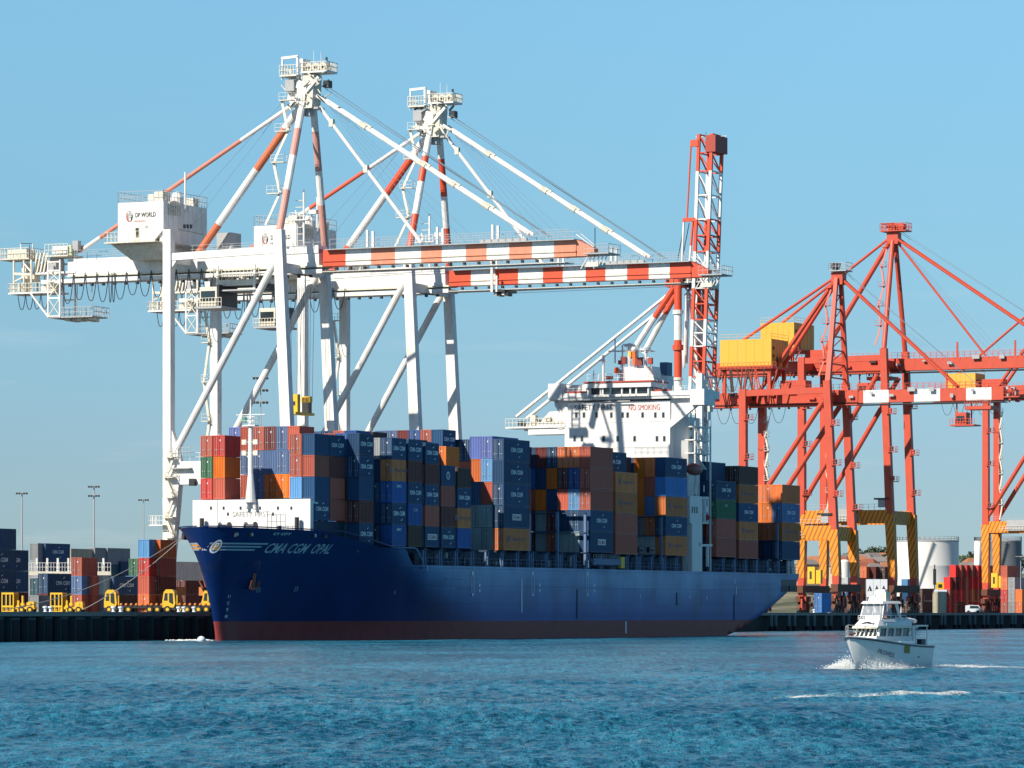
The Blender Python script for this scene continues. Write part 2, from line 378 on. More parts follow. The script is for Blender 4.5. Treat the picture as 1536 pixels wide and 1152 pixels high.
    a8 = t.nodes.new('ShaderNodeMath'); a8.operation = 'ADD'; l(a7.outputs[0], a8.inputs[0]); l(n2.outputs['Fac'], a8.inputs[1]); l(a8.outputs[0], cr.inputs['Fac'])
    fa = t.nodes.new('ShaderNodeAttribute'); fa.attribute_name = 'foam'
    fn = t.nodes.new('ShaderNodeTexNoise'); fn.inputs['Scale'].default_value = 5.5; fn.inputs['Detail'].default_value = 8; fn.inputs['Roughness'].default_value = .7
    l(ge.outputs['Position'], fn.inputs['Vector'])
    ad = t.nodes.new('ShaderNodeMath'); ad.operation = 'MULTIPLY_ADD'; ad.inputs[1].default_value = .56; l(fa.outputs['Fac'], ad.inputs[0]); l(fn.outputs['Fac'], ad.inputs[2])
    fr = t.nodes.new('ShaderNodeValToRGB'); fr.color_ramp.elements[0].position = .68; fr.color_ramp.elements[1].position = .98
    l(ad.outputs[0], fr.inputs['Fac'])
    gt = t.nodes.new('ShaderNodeMath'); gt.operation = 'GREATER_THAN'; gt.inputs[1].default_value = .03; l(fa.outputs['Fac'], gt.inputs[0])
    fm = t.nodes.new('ShaderNodeMath'); fm.operation = 'MULTIPLY'; l(fr.outputs['Color'], fm.inputs[0]); l(gt.outputs[0], fm.inputs[1])
    # aerated turquoise water around the foam
    m4 = t.nodes.new('ShaderNodeMix'); m4.data_type = 'RGBA'; l(cr.outputs['Color'], m4.inputs[6]); m4.inputs[7].default_value = (.16, .40, .46, 1)
    q1 = t.nodes.new('ShaderNodeMath'); q1.operation = 'MULTIPLY'; q1.inputs[1].default_value = .55; q1.use_clamp = True; l(fa.outputs['Fac'], q1.inputs[0]); l(q1.outputs[0], m4.inputs['Factor'])
    m3 = t.nodes.new('ShaderNodeMix'); m3.data_type = 'RGBA'; l(m4.outputs[2], m3.inputs[6]); m3.inputs[7].default_value = (.85, .88, .88, 1); l(fm.outputs[0], m3.inputs['Factor'])
    l(m3.outputs[2], B.inputs['Base Color'])
    rr = t.nodes.new('ShaderNodeMath'); rr.operation = 'MULTIPLY_ADD'; rr.inputs[1].default_value = .6; rr.inputs[2].default_value = .22; l(fm.outputs[0], rr.inputs[0]); l(rr.outputs[0], B.inputs['Roughness'])
    me.materials.append(m)
make_water()

QZ = 5.02
CONC = paint('quay_concrete', (.30, .29, .27, 1), .85, .5, .4, dcol=(.10, .10, .10, 1))
ASPH = paint('yard_asphalt', (.09, .09, .085, 1), .9, .4, .1)
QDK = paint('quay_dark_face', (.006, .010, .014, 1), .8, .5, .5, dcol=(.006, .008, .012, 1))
FEN = paint('fender_rubber', (.05, .085, .09, 1), .7, .4, .6)
EDGE = [wp(SO, -18.5, -420), wp(SO, -18.5, 100), (58.0, 1150.0), (77.0 - .3, 1199.0), (172.3, 1438.0), (172.3 + 95.3 * 3, 1438 + 239 * 3)]
mb = MB()
pl = EDGE + [(6000, 9000), (14000, 26000), (-14000, 26000), (-9000, 3000), (-1500, EDGE[0][1] - 300)]
mb.add([(x, y, QZ) for x, y in pl], [tuple(range(len(pl)))], ASPH)
g = mb.build('ground'); g['kind'] = 'structure'
mb = MB(); mw = MB()
for (x0, y0), (x1, y1) in zip(EDGE, EDGE[1:]):
    d = Vector((x1 - x0, y1 - y0)).normalized(); n = Vector((d.y, -d.x))      # towards the water
    a = Vector((x0, y0)); b = Vector((x1, y1))
    def quad(o0, o1, z0, z1, m, M):
        p = [a + n * o0, b + n * o0, b + n * o1, a + n * o1]
        M.hexa([(q.x, q.y, z0) for q in p] + [(q.x, q.y, z1) for q in p], m)
    quad(-4, .0, 4.45, QZ + .05, CONC, mb)
    quad(-.35, .25, QZ + .05, QZ + .22, CONC, mb)
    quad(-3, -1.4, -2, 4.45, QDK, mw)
w1 = mb.build('quay_deck'); w1['kind'] = 'structure'
w2 = mw.build('quay_retaining_wall'); w2['kind'] = 'structure'
# fenders of the left berth
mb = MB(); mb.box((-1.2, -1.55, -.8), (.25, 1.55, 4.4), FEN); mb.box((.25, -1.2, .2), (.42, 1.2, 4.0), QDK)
for z in (1.0, 2.4, 3.6): mb.tube((-.1, -1.5, z), (-.1, 1.5, z), .42, DRK, 8)
fend = mb.build('quay_fender')
names = 'first second third fourth fifth sixth seventh eighth ninth tenth eleventh twelfth thirteenth fourteenth fifteenth sixteenth seventeenth eighteenth nineteenth twentieth'.split()
def ordn(i):
    if i < 20: return names[i]
    tens = {2: 'twenty', 3: 'thirty', 4: 'forty', 5: 'fifty'}
    i += 1
    return tens[i // 10] + ('-' + names[i % 10 - 1] if i % 10 else 'th')
for i in range(15):
    y = -44 + 5.4 * i
    p = wp(SO, -18.5, y); o = fend if i == 0 else fend.copy()
    if i: COL.objects.link(o)
    o.location = (p[0], p[1], random.uniform(-.25, .2)); o.rotation_euler.z = -TH + random.uniform(-.02, .02); o.scale.y = random.uniform(.8, 1.08)
    tag(o, 'dark rubber fender on the left quay face, %s from the left' % names[i], 'fender', 'fenders along the left quay')
# round piles of the right berth
AR = math.atan2(95.3, 239)
PIL = paint('pile_concrete', (.15, .185, .185, 1), .85, .6, .8, dcol=(.03, .05, .05, 1))
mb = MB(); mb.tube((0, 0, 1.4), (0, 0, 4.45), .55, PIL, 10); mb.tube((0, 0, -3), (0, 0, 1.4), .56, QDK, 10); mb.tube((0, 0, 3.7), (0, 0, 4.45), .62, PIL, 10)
pile = mb.build('wharf_pile'); k = 0
for i in range(40):
    t = -18 + i * 8.6 + (0 if i % 2 else 3.4) + (1.2 if i % 5 == 0 else 0)
    X = 77 + math.sin(AR) * t; Y = 1200 + math.cos(AR) * t
    if (X / Y) > .1225: break
    o = pile if k == 0 else pile.copy()
    if k: COL.objects.link(o)
    o.location = (X + .3, Y - .4, 0)
    tag(o, 'concrete wharf pile under the right quay, %s from the ship stern' % ordn(k), 'pile', 'piles under the right quay'); k += 1

# ================================================================== hills, houses and trees far behind the right berth
HG = bpy.data.materials.new('hill_scrub'); HG.use_nodes = True
t = HG.node_tree; b = t.nodes['Principled BSDF']; b.inputs['Roughness'].default_value = .95
n = t.nodes.new('ShaderNodeTexNoise'); n.inputs['Scale'].default_value = .035; n.inputs['Detail'].default_value = 8
r = t.nodes.new('ShaderNodeValToRGB'); e = r.color_ramp.elements; e[0].position = .35; e[0].color = (.05, .07, .035, 1); e[1].position = .7; e[1].color = (.26, .23, .15, 1)
g_ = t.nodes.new('ShaderNodeNewGeometry'); t.links.new(g_.outputs['Position'], n.inputs['Vector']); t.links.new(n.outputs['Fac'], r.inputs['Fac']); t.links.new(r.outputs['Color'], b.inputs['Base Color'])
def hillz(x, y):
    f = max(0, min(1, (y - 2300) / 500))
    f = f * f * (3 - 2 * f)
    e = 1.0
    if x < 60: e = max(0, (x + 60) / 120)
    return QZ + f * e * (33 + 5 * math.sin(x * .011 + 1) + 3.5 * math.sin(x * .031) + 1.5 * math.sin(x * .09 + y * .01))
v = []; nx, ny = 90, 22
for j in range(ny):
    for i in range(nx):
        x = -100 + i * 12; y = 2280 + j * 42; v.append((x, y, hillz(x, y) - (.3 if j == 0 else 0)))
mb = MB(); mb.add(v, [(j * nx + i, j * nx + i + 1, (j + 1) * nx + i + 1, (j + 1) * nx + i) for j in range(ny - 1) for i in range(nx - 1)], HG)
hl = mb.build('hillside', smooth=True, fix=False); hl['kind'] = 'structure'

LEAF = bpy.data.materials.new('foliage'); LEAF.use_nodes = True
t = LEAF.node_tree; b = t.nodes['Principled BSDF']; b.inputs['Roughness'].default_value = .8
n = t.nodes.new('ShaderNodeTexNoise'); n.inputs['Scale'].default_value = .6
r = t.nodes.new('ShaderNodeValToRGB'); e = r.color_ramp.elements; e[0].position = .35; e[0].color = (.03, .055, .022, 1); e[1].position = .65; e[1].color = (.085, .12, .045, 1)
c = t.nodes.new('ShaderNodeTexCoord'); t.links.new(c.outputs['Object'], n.inputs['Vector']); t.links.new(n.outputs['Fac'], r.inputs['Fac']); t.links.new(r.outputs['Color'], b.inputs['Base Color'])
BARK = paint('bark', (.12, .085, .06, 1), .9, .3, 1)
def crown_mesh(seed, rx, rz, n=420):
    rg = random.Random(seed); mb = MB()
    cl = [(rg.uniform(-.6, .6) * rx, rg.uniform(-.6, .6) * rx, rg.uniform(-.5, .6) * rz, rg.uniform(.28, .5) * rx) for _ in range(9)]
    for i in range(n):
        cx, cy, cz, cr = rg.choice(cl)
        d = Vector((rg.gauss(0, 1), rg.gauss(0, 1), rg.gauss(0, 1))).normalized() * cr * rg.uniform(.5, 1.08)
        p = Vector((cx, cy, cz)) + Vector((d.x, d.y, d.z * rz / rx)); s = rx * rg.uniform(.07, .15)
        a = Vector((rg.gauss(0, 1), rg.gauss(0, 1), rg.gauss(0, 1))).normalized(); bb = a.orthogonal().normalized()
        mb.add([p + a * s, p + bb * s, p - a * s * .8, p - bb * s * .8], [(0, 1, 2, 3)], LEAF)
    return mb
def tree_at(x, y, z, h, rx, seed, label):
    o = thing('tree', label, 'tree', (x, y, z), random.Random(seed).uniform(0, 6), 'trees on the far hillside')
    mb = MB(); mb.tube((0, 0, -1), (0, 0, h * .55), h * .03, BARK, 6, h * .015)
    for k in range(4):
        a = k * 1.6 + seed; mb.tube((0, 0, h * .35), (math.cos(a) * rx * .5, math.sin(a) * rx * .5, h * .7), h * .014, BARK, 5, h * .005)
    mb.build('trunk', o)
    c = crown_mesh(seed, rx, h * .36).build('crown', o, fix=False); c.location = (0, 0, h * .66)
trg = random.Random(11)
tp = [(1292, 822, 22), (1306, 824, 20), (1314, 819, 24), (1321, 817, 24), (1328, 819, 22), (1334, 826, 20), (1271, 829, 16), (1284, 828, 15), (1258, 832, 14), (1299, 832, 16), (1343, 824, 22),
      (1449, 833, 14), (1457, 828, 20), (1463, 824, 24), (1445, 838, 12), (1530, 826, 22), (1246, 834, 14), (1232, 835, 14)]
for i, (px, py, hh) in enumerate(tp):
    Y = 2620 + trg.uniform(-60, 60); X = (px - 768) / F * Y; zt = zat(py, Y); zb = min(hillz(X, Y), zt - hh * .5)
    tree_at(X, Y, zb, zt - zb, (zt - zb) * .42, 40 + i, '%s dark green tree on the far hill, %s counted from the left' % ('tall' if hh > 20 else 'small', ordn(sorted(q[0] for q in tp).index(px))))
HW = [paint('house_wall_%d' % i, c, .8, .3, .5) for i, c in enumerate([(.62, .58, .5, 1), (.55, .45, .33, 1), (.7, .68, .64, 1), (.45, .33, .25, 1)])]
HR = [paint('house_roof_%d' % i, c, .8, .3, .5) for i, c in enumerate([(.28, .09, .05, 1), (.22, .2, .19, 1), (.4, .16, .08, 1)])]
hp = [(1262, 842), (1272, 838), (1280, 834), (1288, 840), (1296, 838), (1303, 845), (1309, 836), (1318, 842), (1327, 836), (1336, 840), (1344, 834), (1277, 848), (1292, 850), (1311, 852), (1330, 850), (1450, 846), (1458, 840), (1466, 846), (1446, 852), (1212, 846), (1224, 841), (1238, 845), (1252, 849)]
for i, (px, py) in enumerate(hp):
    py -= 7 if px < 1400 else 3
    Y = 2380 + (852 - py) * 9 + trg.uniform(-10, 10); X = (px - 768) / F * Y; z = hillz(X, Y) - 1
    zt = zat(py, Y); wd = trg.uniform(9, 15); dp = 9.0; hh = trg.uniform(5, 8); z = zt - hh - 3
    o = thing('house', '', 'house', (X, Y, z), trg.uniform(-.5, .5), 'houses on the far hillside')
    wn = trg.randrange(4); rn = trg.randrange(3)
    mb = MB(); mb.box((-wd / 2, -dp / 2, -6), (wd / 2, dp / 2, hh), HW[wn]); mb.build('wall', o)
    mb = MB(); mb.hexa([(-wd / 2 - .6, -dp / 2 - .6, hh), (wd / 2 + .6, -dp / 2 - .6, hh), (wd / 2 + .6, dp / 2 + .6, hh), (-wd / 2 - .6, dp / 2 + .6, hh),
                        (-wd / 4, -.2, hh + 3), (wd / 4, -.2, hh + 3), (wd / 4, .2, hh + 3), (-wd / 4, .2, hh + 3)], HR[rn]); mb.build('roof', o)
    mb = MB()
    for k in range(3): mb.box((-wd * .35 + k * wd * .28, -dp / 2 - .06, hh * .35), (-wd * .35 + k * wd * .28 + 1.6, -dp / 2 - .02, hh * .75), GLS)
    mb.build('window', o)
    o['label'] = '%s house with %s roof on the far hill, %s counted from the left' % (['cream', 'sandy', 'white', 'brown'][wn], ['red', 'grey', 'terracotta'][rn], ordn(sorted(q[0] for q in hp).index(px)))

# storage tanks
TWH = paint('tank_white', (.78, .77, .72, 1), .5, .2, .08, dcol=(.55, .5, .42, 1), streak=6)
TGR = paint('tank_grey', (.16, .175, .19, 1), .6, .3, .1)
def tank(px0, px1, ytop, Y, m, label, dome=0.0, body=True):
    X0, X1 = (px0 - 768) / F * Y, (px1 - 768) / F * Y; r_ = (X1 - X0) / 2; zt = zat(ytop, Y)
    o = thing('storage_tank', label, 'storage tank', ((X0 + X1) / 2, Y + r_, QZ))
    mb = MB(); hh = zt - QZ
    mb.lathe((0, 0, 0), [(r_, 0), (r_, hh * .33), (r_ * 1.002, hh * .33 + .1), (r_, hh * .33 + .2), (r_, hh * .66), (r_ * 1.002, hh * .66 + .1), (r_, hh * .66 + .2), (r_, hh)], m, 64)
    mb.build('shell', o, smooth=True)
    mb = MB()
    if dome: mb.lathe((0, 0, hh), [(r_ * 1.01, 0)] + [(r_ * math.cos(a), r_ * dome * math.sin(a)) for a in [i * math.pi / 14 for i in range(1, 8)]], m, 48)
    else: mb.lathe((0, 0, hh), [(r_, 0), (r_ * 1.012, 0), (r_ * 1.012, .5), (r_, .5), (0.01, 1.6)], GRY, 64)
    mb.build('roof', o, smooth=bool(dome))
    if not dome:
        mb = MB(); N = 40
        mb.rail([(r_ * math.cos(2 * math.pi * i / N), r_ * math.sin(2 * math.pi * i / N), hh + .4) for i in range(N)], 1.7, GRY, 3, .08, close=True)
        mb.build('railing', o)
        mb = MB()
        for i in range(40):
            a = -2.2 + i * .018; mb.cbox(((r_ + .6) * math.cos(a), (r_ + .6) * math.sin(a), i * hh / 40 + .5), (.9, .9, .12), GRY)
        mb.build('stair', o)
    return o
tank(1347, 1443, 812, 1750, TWH, 'large white cylindrical storage tank behind the red containers')
tank(1476, 1536, 812, 1800, TGR, 'dark grey storage tank behind the right striped crane legs')
tank(1259, 1275, 843, 1650, TWH, 'small white domed tank seen between striped crane legs', dome=.5)
tank(1462, 1478, 812, 2050, TWH, 'narrow white tank edge just left of the right crane legs')

# ================================================================== shipping containers
def cpaint(n, c, **k): return paint('container_' + n, c, rough=.55, dirt=k.get('dirt', .55), scale=.5, streak=2.5, rand=.2, dcol=k.get('dcol'))
CC = {
 'N': ('navy', cpaint('navy', (.009, .070, .175, 1))), 'M': ('maroon', cpaint('maroon', (.17, .032, .028, 1))),
 'R': ('red', cpaint('red', (.60, .045, .03, 1))), 'P': ('faded red', cpaint('faded_red', (.50, .11, .065, 1), dcol=(.3, .10, .07, 1))),
 'O': ('orange', cpaint('orange', (.90, .21, .008, 1))), 'Q': ('salmon orange', cpaint('salmon', (.80, .20, .05, 1))),
 'B': ('blue', cpaint('blue', (.015, .11, .38, 1))), 'L': ('light blue', cpaint('light_blue', (.12, .34, .62, 1))),
 'S': ('slate blue', cpaint('slate', (.11, .20, .40, 1))), 'V': ('violet blue', cpaint('violet_blue', (.13, .19, .50, 1))),
 'G': ('green', cpaint('green', (.035, .17, .075, 1))), 'D': ('dark teal', cpaint('dark_teal', (.02, .10, .13, 1))),
 'W': ('white refrigerated', cpaint('reefer_white', (.62, .66, .66, 1))), 'Y': ('grey', cpaint('grey', (.33, .35, .36, 1))),
 'C': ('cream', cpaint('cream', (.62, .56, .40, 1))), 'K': ('dark brown', cpaint('dark_brown', (.09, .035, .025, 1))),
 'U': ('bright red', cpaint('bright_red', (.78, .035, .03, 1))), 'H': ('brown orange', cpaint('brown_orange', (.72, .22, .06, 1))),
 'T': ('pale green', cpaint('pale_green', (.42, .54, .54, 1), dirt=.6, dcol=(.10, .20, .22, 1))),
 'Z': ('sky blue', cpaint('sky_blue', (.06, .25, .62, 1))),
}
def container_mesh(Ln, ncs):
    mb = MB(); w_, dep = 2.44, .10; fr = .13
    M0 = CC['N'][1]
    def corr(axis, pos, a0, a1, n, out):
        # trapezoid ribs between a0 and a1 along the face
        vs = []; st = (a1 - a0) / n; pts = []
        for i in range(n):
            s0 = a0 + i * st
            pts += [(s0, 0), (s0 + st * .3, 0), (s0 + st * .5, dep), (s0 + st * .8, dep)]
        pts.append((a1, 0))
        for s_, d_ in pts:
            for z in (.045, .955):
                vs.append((pos + out * (d_ - dep), s_, z) if axis == 'x' else (s_, pos + out * (d_ - dep), z))
        fs = [(2 * i, 2 * i + 2, 2 * i + 3, 2 * i + 1) if (axis == 'x') == (out > 0) else (2 * i, 2 * i + 1, 2 * i + 3, 2 * i + 2) for i in range(len(pts) - 1)]
        mb.add(vs, fs, M0)
    hx = w_ / 2
    corr('x', hx - .015, fr, Ln - fr, ncs, 1)
    corr('y', .015, -hx + fr, hx - fr, 6, -1)
    corr('x', -hx + .015, fr, Ln - fr, ncs, -1)
    mb.box((-hx + .03, Ln - .05, .04), (hx - .03, Ln - .02, .96), M0)
    mb.add([(-hx + .03, .03, .985), (hx - .03, .03, .985), (hx - .03, Ln - .03, .985), (-hx + .03, Ln - .03, .985)], [(0, 1, 2, 3)], M0)
    mb.add([(-hx + .03, .03, .03), (hx - .03, .03, .03), (hx - .03, Ln - .03, .03), (-hx + .03, Ln - .03, .03)], [(3, 2, 1, 0)], M0)
    for sx in (-1, 1):
        for y0, y1 in ((0, fr), (Ln - fr, Ln)):
            mb.box((sx * hx - sx * fr, y0, .0), (sx * hx, y1, 1.0), M0)
        for z0, z1 in ((.002, .05), (.955, .998)):
            mb.box((sx * hx - sx * .1, fr, z0), (sx * (hx - .003), Ln - fr, z1), M0)
    for y0, y1 in ((.003, .1), (Ln - .1, Ln - .003)):
        for z0, z1 in ((.002, .05), (.955, .998)):
            mb.box((-hx + fr, y0, z0), (hx - fr, y1, z1), M0)
    return mb.mesh('shipping_container')
ME40 = container_mesh(12.19, 20); ME20 = container_mesh(6.06, 10)
def door_mesh():
    mb = MB(); 
    for x in (-.82, -.42, .42, .82): mb.box((x - .022, -.05, .05), (x + .022, -.01, .95), GRY)
    for x in (-.82, -.42, .42, .82): mb.box((x - .09, -.07, .30), (x + .13, -.05, .33), GRY)
    mb.box((-.02, -.03, .05), (.02, .01, .95), DRK)
    mb.box((.15, -.04, .72), (.33, -.012, .80), LWH)
    return mb.mesh('door')
ME_DOOR = door_mesh()
def reefer_mesh():
    mb = MB()
    mb.box((-1.05, -.03, .52), (1.05, .0, .93), CC['W'][1]); mb.box((-1.05, -.04, .06), (1.05, .0, .48), GRY)
    for x in (-.35,):
        c = [(x + .36 * math.cos(i * .524), .28 + .16 * math.sin(i * .524)) for i in range(12)]
        mb.prism_y(c, -.07, -.041, DRK)
    mb.box((.35, -.08, .12), (.9, -.04, .42), LWH); mb.box((.4, -.09, .2), (.85, -.08, .3), DRK)
    for k in range(7): mb.box((-.95, -.045, .56 + k * .05), (.95, -.03, .575 + k * .05), GRY)
    return mb.mesh('cooling_unit')
ME_REEF = reefer_mesh()
def logo_mesh(kind, Ln):
    mb = MB(); x = 1.24; cy = Ln / 2; up = (0, 0, 1); rt = (0, 1, 0)
    if kind == 'a':      # white lettering between two small sails
        wd = 4.9 if Ln < 8 else 5.6
        put_text(mb, 'CMA CGM', (x, cy, .52), rt, up, wd, .21, LWH, bold=.05)
        for s_, zz, yy in ((1, .76, .1 * wd), (-1, .20, .22 * wd)):
            mb.add([(x, cy + yy - .5, zz), (x, cy + yy + .1, zz + .045), (x, cy + yy + .55, zz + .10), (x, cy + yy, zz - .02)], [(0, 1, 2, 3)], LWH)
    elif kind == 'd':
        mb.add([(x, cy - 2.1, .36), (x, cy + 2.1, .36), (x, cy + 2.1, .64), (x, cy - 2.1, .64)], [(0, 1, 2, 3)], LWH)
        put_text(mb, 'DELMAS', (x + .02, cy, .5), rt, up, 3.7, .2, LRED, bold=.02)
    elif kind == 'h':
        put_text(mb, 'Hapag-Lloyd', (x, cy + .8, .5), rt, up, 5.6, .2, LNV)
        mb.add([(x, cy - 4.1, .38), (x, cy - 3.2, .38), (x, cy - 3.2, .66), (x, cy - 4.1, .66)], [(0, 1, 2, 3)], LNV)
    elif kind == 'e':
        put_text(mb, 'EMC', (x, cy, .78), rt, up, 2.0, .13, LWH, bold=.03)
    elif kind == 'g':
        put_text(mb, 'CAI', (x, cy, .72), rt, up, 1.8, .14, LWH)
    elif kind == 'o':
        c = [(cy + .8 * math.cos(i * .393), .5 + .2 * math.sin(i * .393)) for i in range(16)]; c2 = [(cy + .55 * math.cos(i * .393), .5 + .135 * math.sin(i * .393)) for i in range(16)]
        mb.add([(x, a, b) for a, b in c + c2], [(i, (i + 1) % 16, 16 + (i + 1) % 16, 16 + i) for i in range(16)], LWH)
        put_text(mb, 'G', (x, cy, .5), rt, up, .7, .14, LWH)
    return mb.mesh('lettering')
LOGO = {}
def logo(kind, Ln):
    k = (kind, Ln)
    if k not in LOGO: LOGO[k] = logo_mesh(kind, Ln)
    return LOGO[k]
HASH = random.Random(5)
def put_container(O, x, y, z, code, Ln, h, label, group, rz=None, door=None, sy=1.0):
    "x = centre across, y = front end, in frame O; code = colour letter + optional lettering letter"
    name, m = CC[code[0]]
    o = bpy.data.objects.new('shipping_container', ME40 if Ln > 8 else ME20); COL.objects.link(o)
    p = wp(O, x, y); o.location = (p[0], p[1], z); o.rotation_euler.z = -TH if rz is None else rz; o.scale.z = h; o.scale.y = sy
    o.material_slots[0].link = 'OBJECT'; o.material_slots[0].material = m
    tag(o, label, 'container', group)
    if code[0] == 'W':
        d = bpy.data.objects.new('cooling_unit', ME_REEF); COL.objects.link(d); d.parent = o
    elif (HASH.random() < .6 if door is None else door):
        d = bpy.data.objects.new('door', ME_DOOR); COL.objects.link(d); d.parent = o
    if len(code) > 1:
        l_ = bpy.data.objects.new('lettering', logo(code[1], Ln)); COL.objects.link(l_); l_.parent = o
    return o

# --- the deck cargo: bay -> front, length, outboard edge, row pitch, tier height, base, rows {row: [codes bottom..top]}
def rowsfill(d, rng, n, base='NMBKSNPD'):
    rg = random.Random(n * 31 + len(d))
    for r_ in rng:
        if r_ not in d: d[r_] = [rg.choice(base) for _ in range(n)]
    return d
BAYS = []
def bay(name, l, Ln, pmax, h, base, rows, hr=None, pitch=2.5): BAYS.append(dict(name=name, l=l, L=Ln, p=pmax, h=h, b=base, rows=rows, hr=hr or {}, pitch=pitch))
T20, T40 = 5.85, 12.0
bay('A', 14.6, T20, 12.0, 3.93, 22.0, {0: ['Na', 'S', 'P', 'N'], 1: ['N', 'L', 'P', 'P'], 7: ['M', 'P', 'O', 'R'], 8: ['M', 'R', 'G', 'P']}, pitch=2.66)
BAYS[-1]['rows'][0] = ['Na', 'N', 'P', 'N']; BAYS[-1]['rows'][1] = ['N', 'L', 'P', 'P']
bay('A', 20.7, T20, 12.0, 3.93, 22.0, {0: ['P', 'P', 'M', 'Na']}, pitch=2.66)
bB = {0: ['Na', 'M', 'N', 'Na', 'Na']}; rowsfill(bB, range(1, 5), 5)
bB.update({6: ['N', 'N', 'O', 'S', 'S'], 7: ['N', 'N', 'O', 'S', 'M'], 8: ['N', 'N', 'S', 'S', 'P'], 9: ['N', 'N', 'P', 'S', 'P'], 10: ['N', 'N', 'O', 'O', 'V'], 5: ['N', 'N', 'O', 'S', 'P']})
bay('B', 27.2, T20, 14.6, 4.15, 17.5, bB, hr={r: 4.46 for r in range(5, 11)})
bC = {0: ['B', 'Ne', 'B', 'O', 'D']}; bC[0] = ['B', 'N', 'B', 'O', 'N']; rowsfill(bC, range(1, 13), 5)
bC[1] = ['N', 'N', 'N', 'N', 'Y']; bC[2] = ['N', 'N', 'N', 'N', 'N']
bay('C', 37.5, T20, 16.1, 4.05, 17.5, {**bC, 0: ['Be', 'Na', 'Be', 'Hh', 'Na']}, hr={r: 4.35 for r in range(3, 13)})
bay('C', 44.3, T20, 16.1, 4.05, 17.5, {0: ['K', 'Bg', 'Na', 'M', 'Na'], **rowsfill({}, range(1, 13), 5)}, hr={r: 4.35 for r in range(3, 13)})
bay('D', 51.4, T20, 16.1, 3.97, 17.5, {0: ['Nd', 'P', 'Na', 'M', 'Na'], **rowsfill({}, range(1, 13), 5)}, hr={r: 4.1 for r in range(1, 13)})
bD = {0: ['Na', 'M', 'P', 'No'], 1: ['N', 'M', 'P', 'N', 'Q'], 2: ['N', 'N', 'M', 'N', 'L']}; rowsfill(bD, range(3, 13), 5)
bay('D', 58.2, T20, 16.1, 3.95, 17.5, {**bD, 1: ['N', 'M', 'P', 'N']}, hr={r: 4.1 for r in range(2, 13)})
bay('E', 65.2, T20, 16.1, 3.88, 17.5, {0: ['B', 'Hh', 'Na', 'K'], **rowsfill({}, range(3, 13), 5), 1: ['N', 'M', 'P', 'N', 'O'], 2: ['N', 'N', 'M', 'N', 'Q']}, hr={r: 3.93 for r in range(1, 13)})
bay('E', 72.5, T20, 16.1, 3.93, 17.5, {**rowsfill({}, range(4, 13), 5), 3: ['N', 'M', 'N', 'M', 'M']})
bay('F', 78.9, T20, 16.1, 3.93, 17.5, {**rowsfill({}, range(4, 13), 6), 3: ['N', 'M', 'N', 'M'], 4: ['N', 'N', 'N', 'N', 'N', 'Na'], 5: ['N', 'N', 'N', 'N', 'N', 'P']})
bF = {0: ['Hh', 'Nd', 'Na', 'Na', 'Na'], 1: ['T', 'T', 'P', 'L', 'V'], 2: ['T', 'T', 'S', 'Q', 'V']}
rowsfill(bF, range(3, 13), 5)
bay('G', 85.7, T40, 16.1, 4.39, 17.4, {**bF, 0: ['Hh', 'Nd', 'Na', 'Na', 'Na']}, hr={1: 4.5, 2: 4.5})
bay('H', 99.4, T40, 16.1, 4.36, 17.5, rowsfill({}, range(5, 13), 5))
bay('J', 113.2, T40, 16.1, 4.36, 17.5, rowsfill({}, range(5, 13), 5))
bG = {0: ['Nd', 'Na', 'P', 'P', 'P'], 1: ['T', 'N', 'L', 'B', 'Q'], 2: ['T', 'N', 'P', 'M', 'Q'], 3: ['Q', 'M', 'N', 'O', 'N'], 4: ['T', 'T', 'O', 'N', 'M']}
bay('K', 126.9, 11.4, 16.1, 4.36, 17.5, rowsfill(bG, range(5, 13), 5))
bH = {0: ['P', 'P', 'Hh', 'Hh'], 1: ['N', 'M', 'N', 'P', 'Na']}
bay('L', 139.6, 11.2, 16.1, 4.30, 17.3, rowsfill(bH, range(2, 13), 5))
bay('M', 152.3, 12.2, 16.1, 4.2, 17.4, rowsfill({}, range(3, 13), 5))
bI = {0: ['Hh', 'Na', 'Hh', 'Z', 'Na'], 1: ['W', 'Q', 'S', 'P', 'Q'], 2: ['W', 'Y', 'O', 'O', 'O']}
bI[1] = ['W', 'Q', 'S', 'P', 'Q']
bay('N', 165.8, 11.6, 16.1, 4.2, 17.4, rowsfill(bI, range(3, 13), 5))
bJ = {0: ['P', 'P', 'Gg', 'Na'], 1: ['N', 'M', 'N', 'N', 'N'], 2: ['K', 'K', 'M', 'N', 'K']}
bay('O', 193.9, 11.2, 16.1, 4.2, 17.4, rowsfill(bJ, range(3, 13), 5))
bK = {0: ['P', 'Hh', 'Na', 'Hh', 'K'], 1: ['N', 'M', 'N', 'O', 'M']}
bay('P', 206.9, 11.2, 16.1, 4.13, 17.2, rowsfill(bK, range(2, 13), 5))
bay('Q', 219.5, 11.2, 16.1, 4.2, 17.2, rowsfill({}, range(2, 13), 2))
bL = {0: ['N', 'Kh', 'Na', 'N'], 1: ['N', 'O', 'S', 'Q'], 2: ['M', 'P', 'O', 'O']}
bL[0] = ['N', 'Hh', 'Sa', 'Q']; bL[1] = ['N', 'Q', 'O', 'Q']; bL[2] = ['M', 'Q', 'O', 'Q']
bay('R', 232.6, 11.0, 16.1, 4.3, 17.2, rowsfill(bL, range(3, 13), 4))

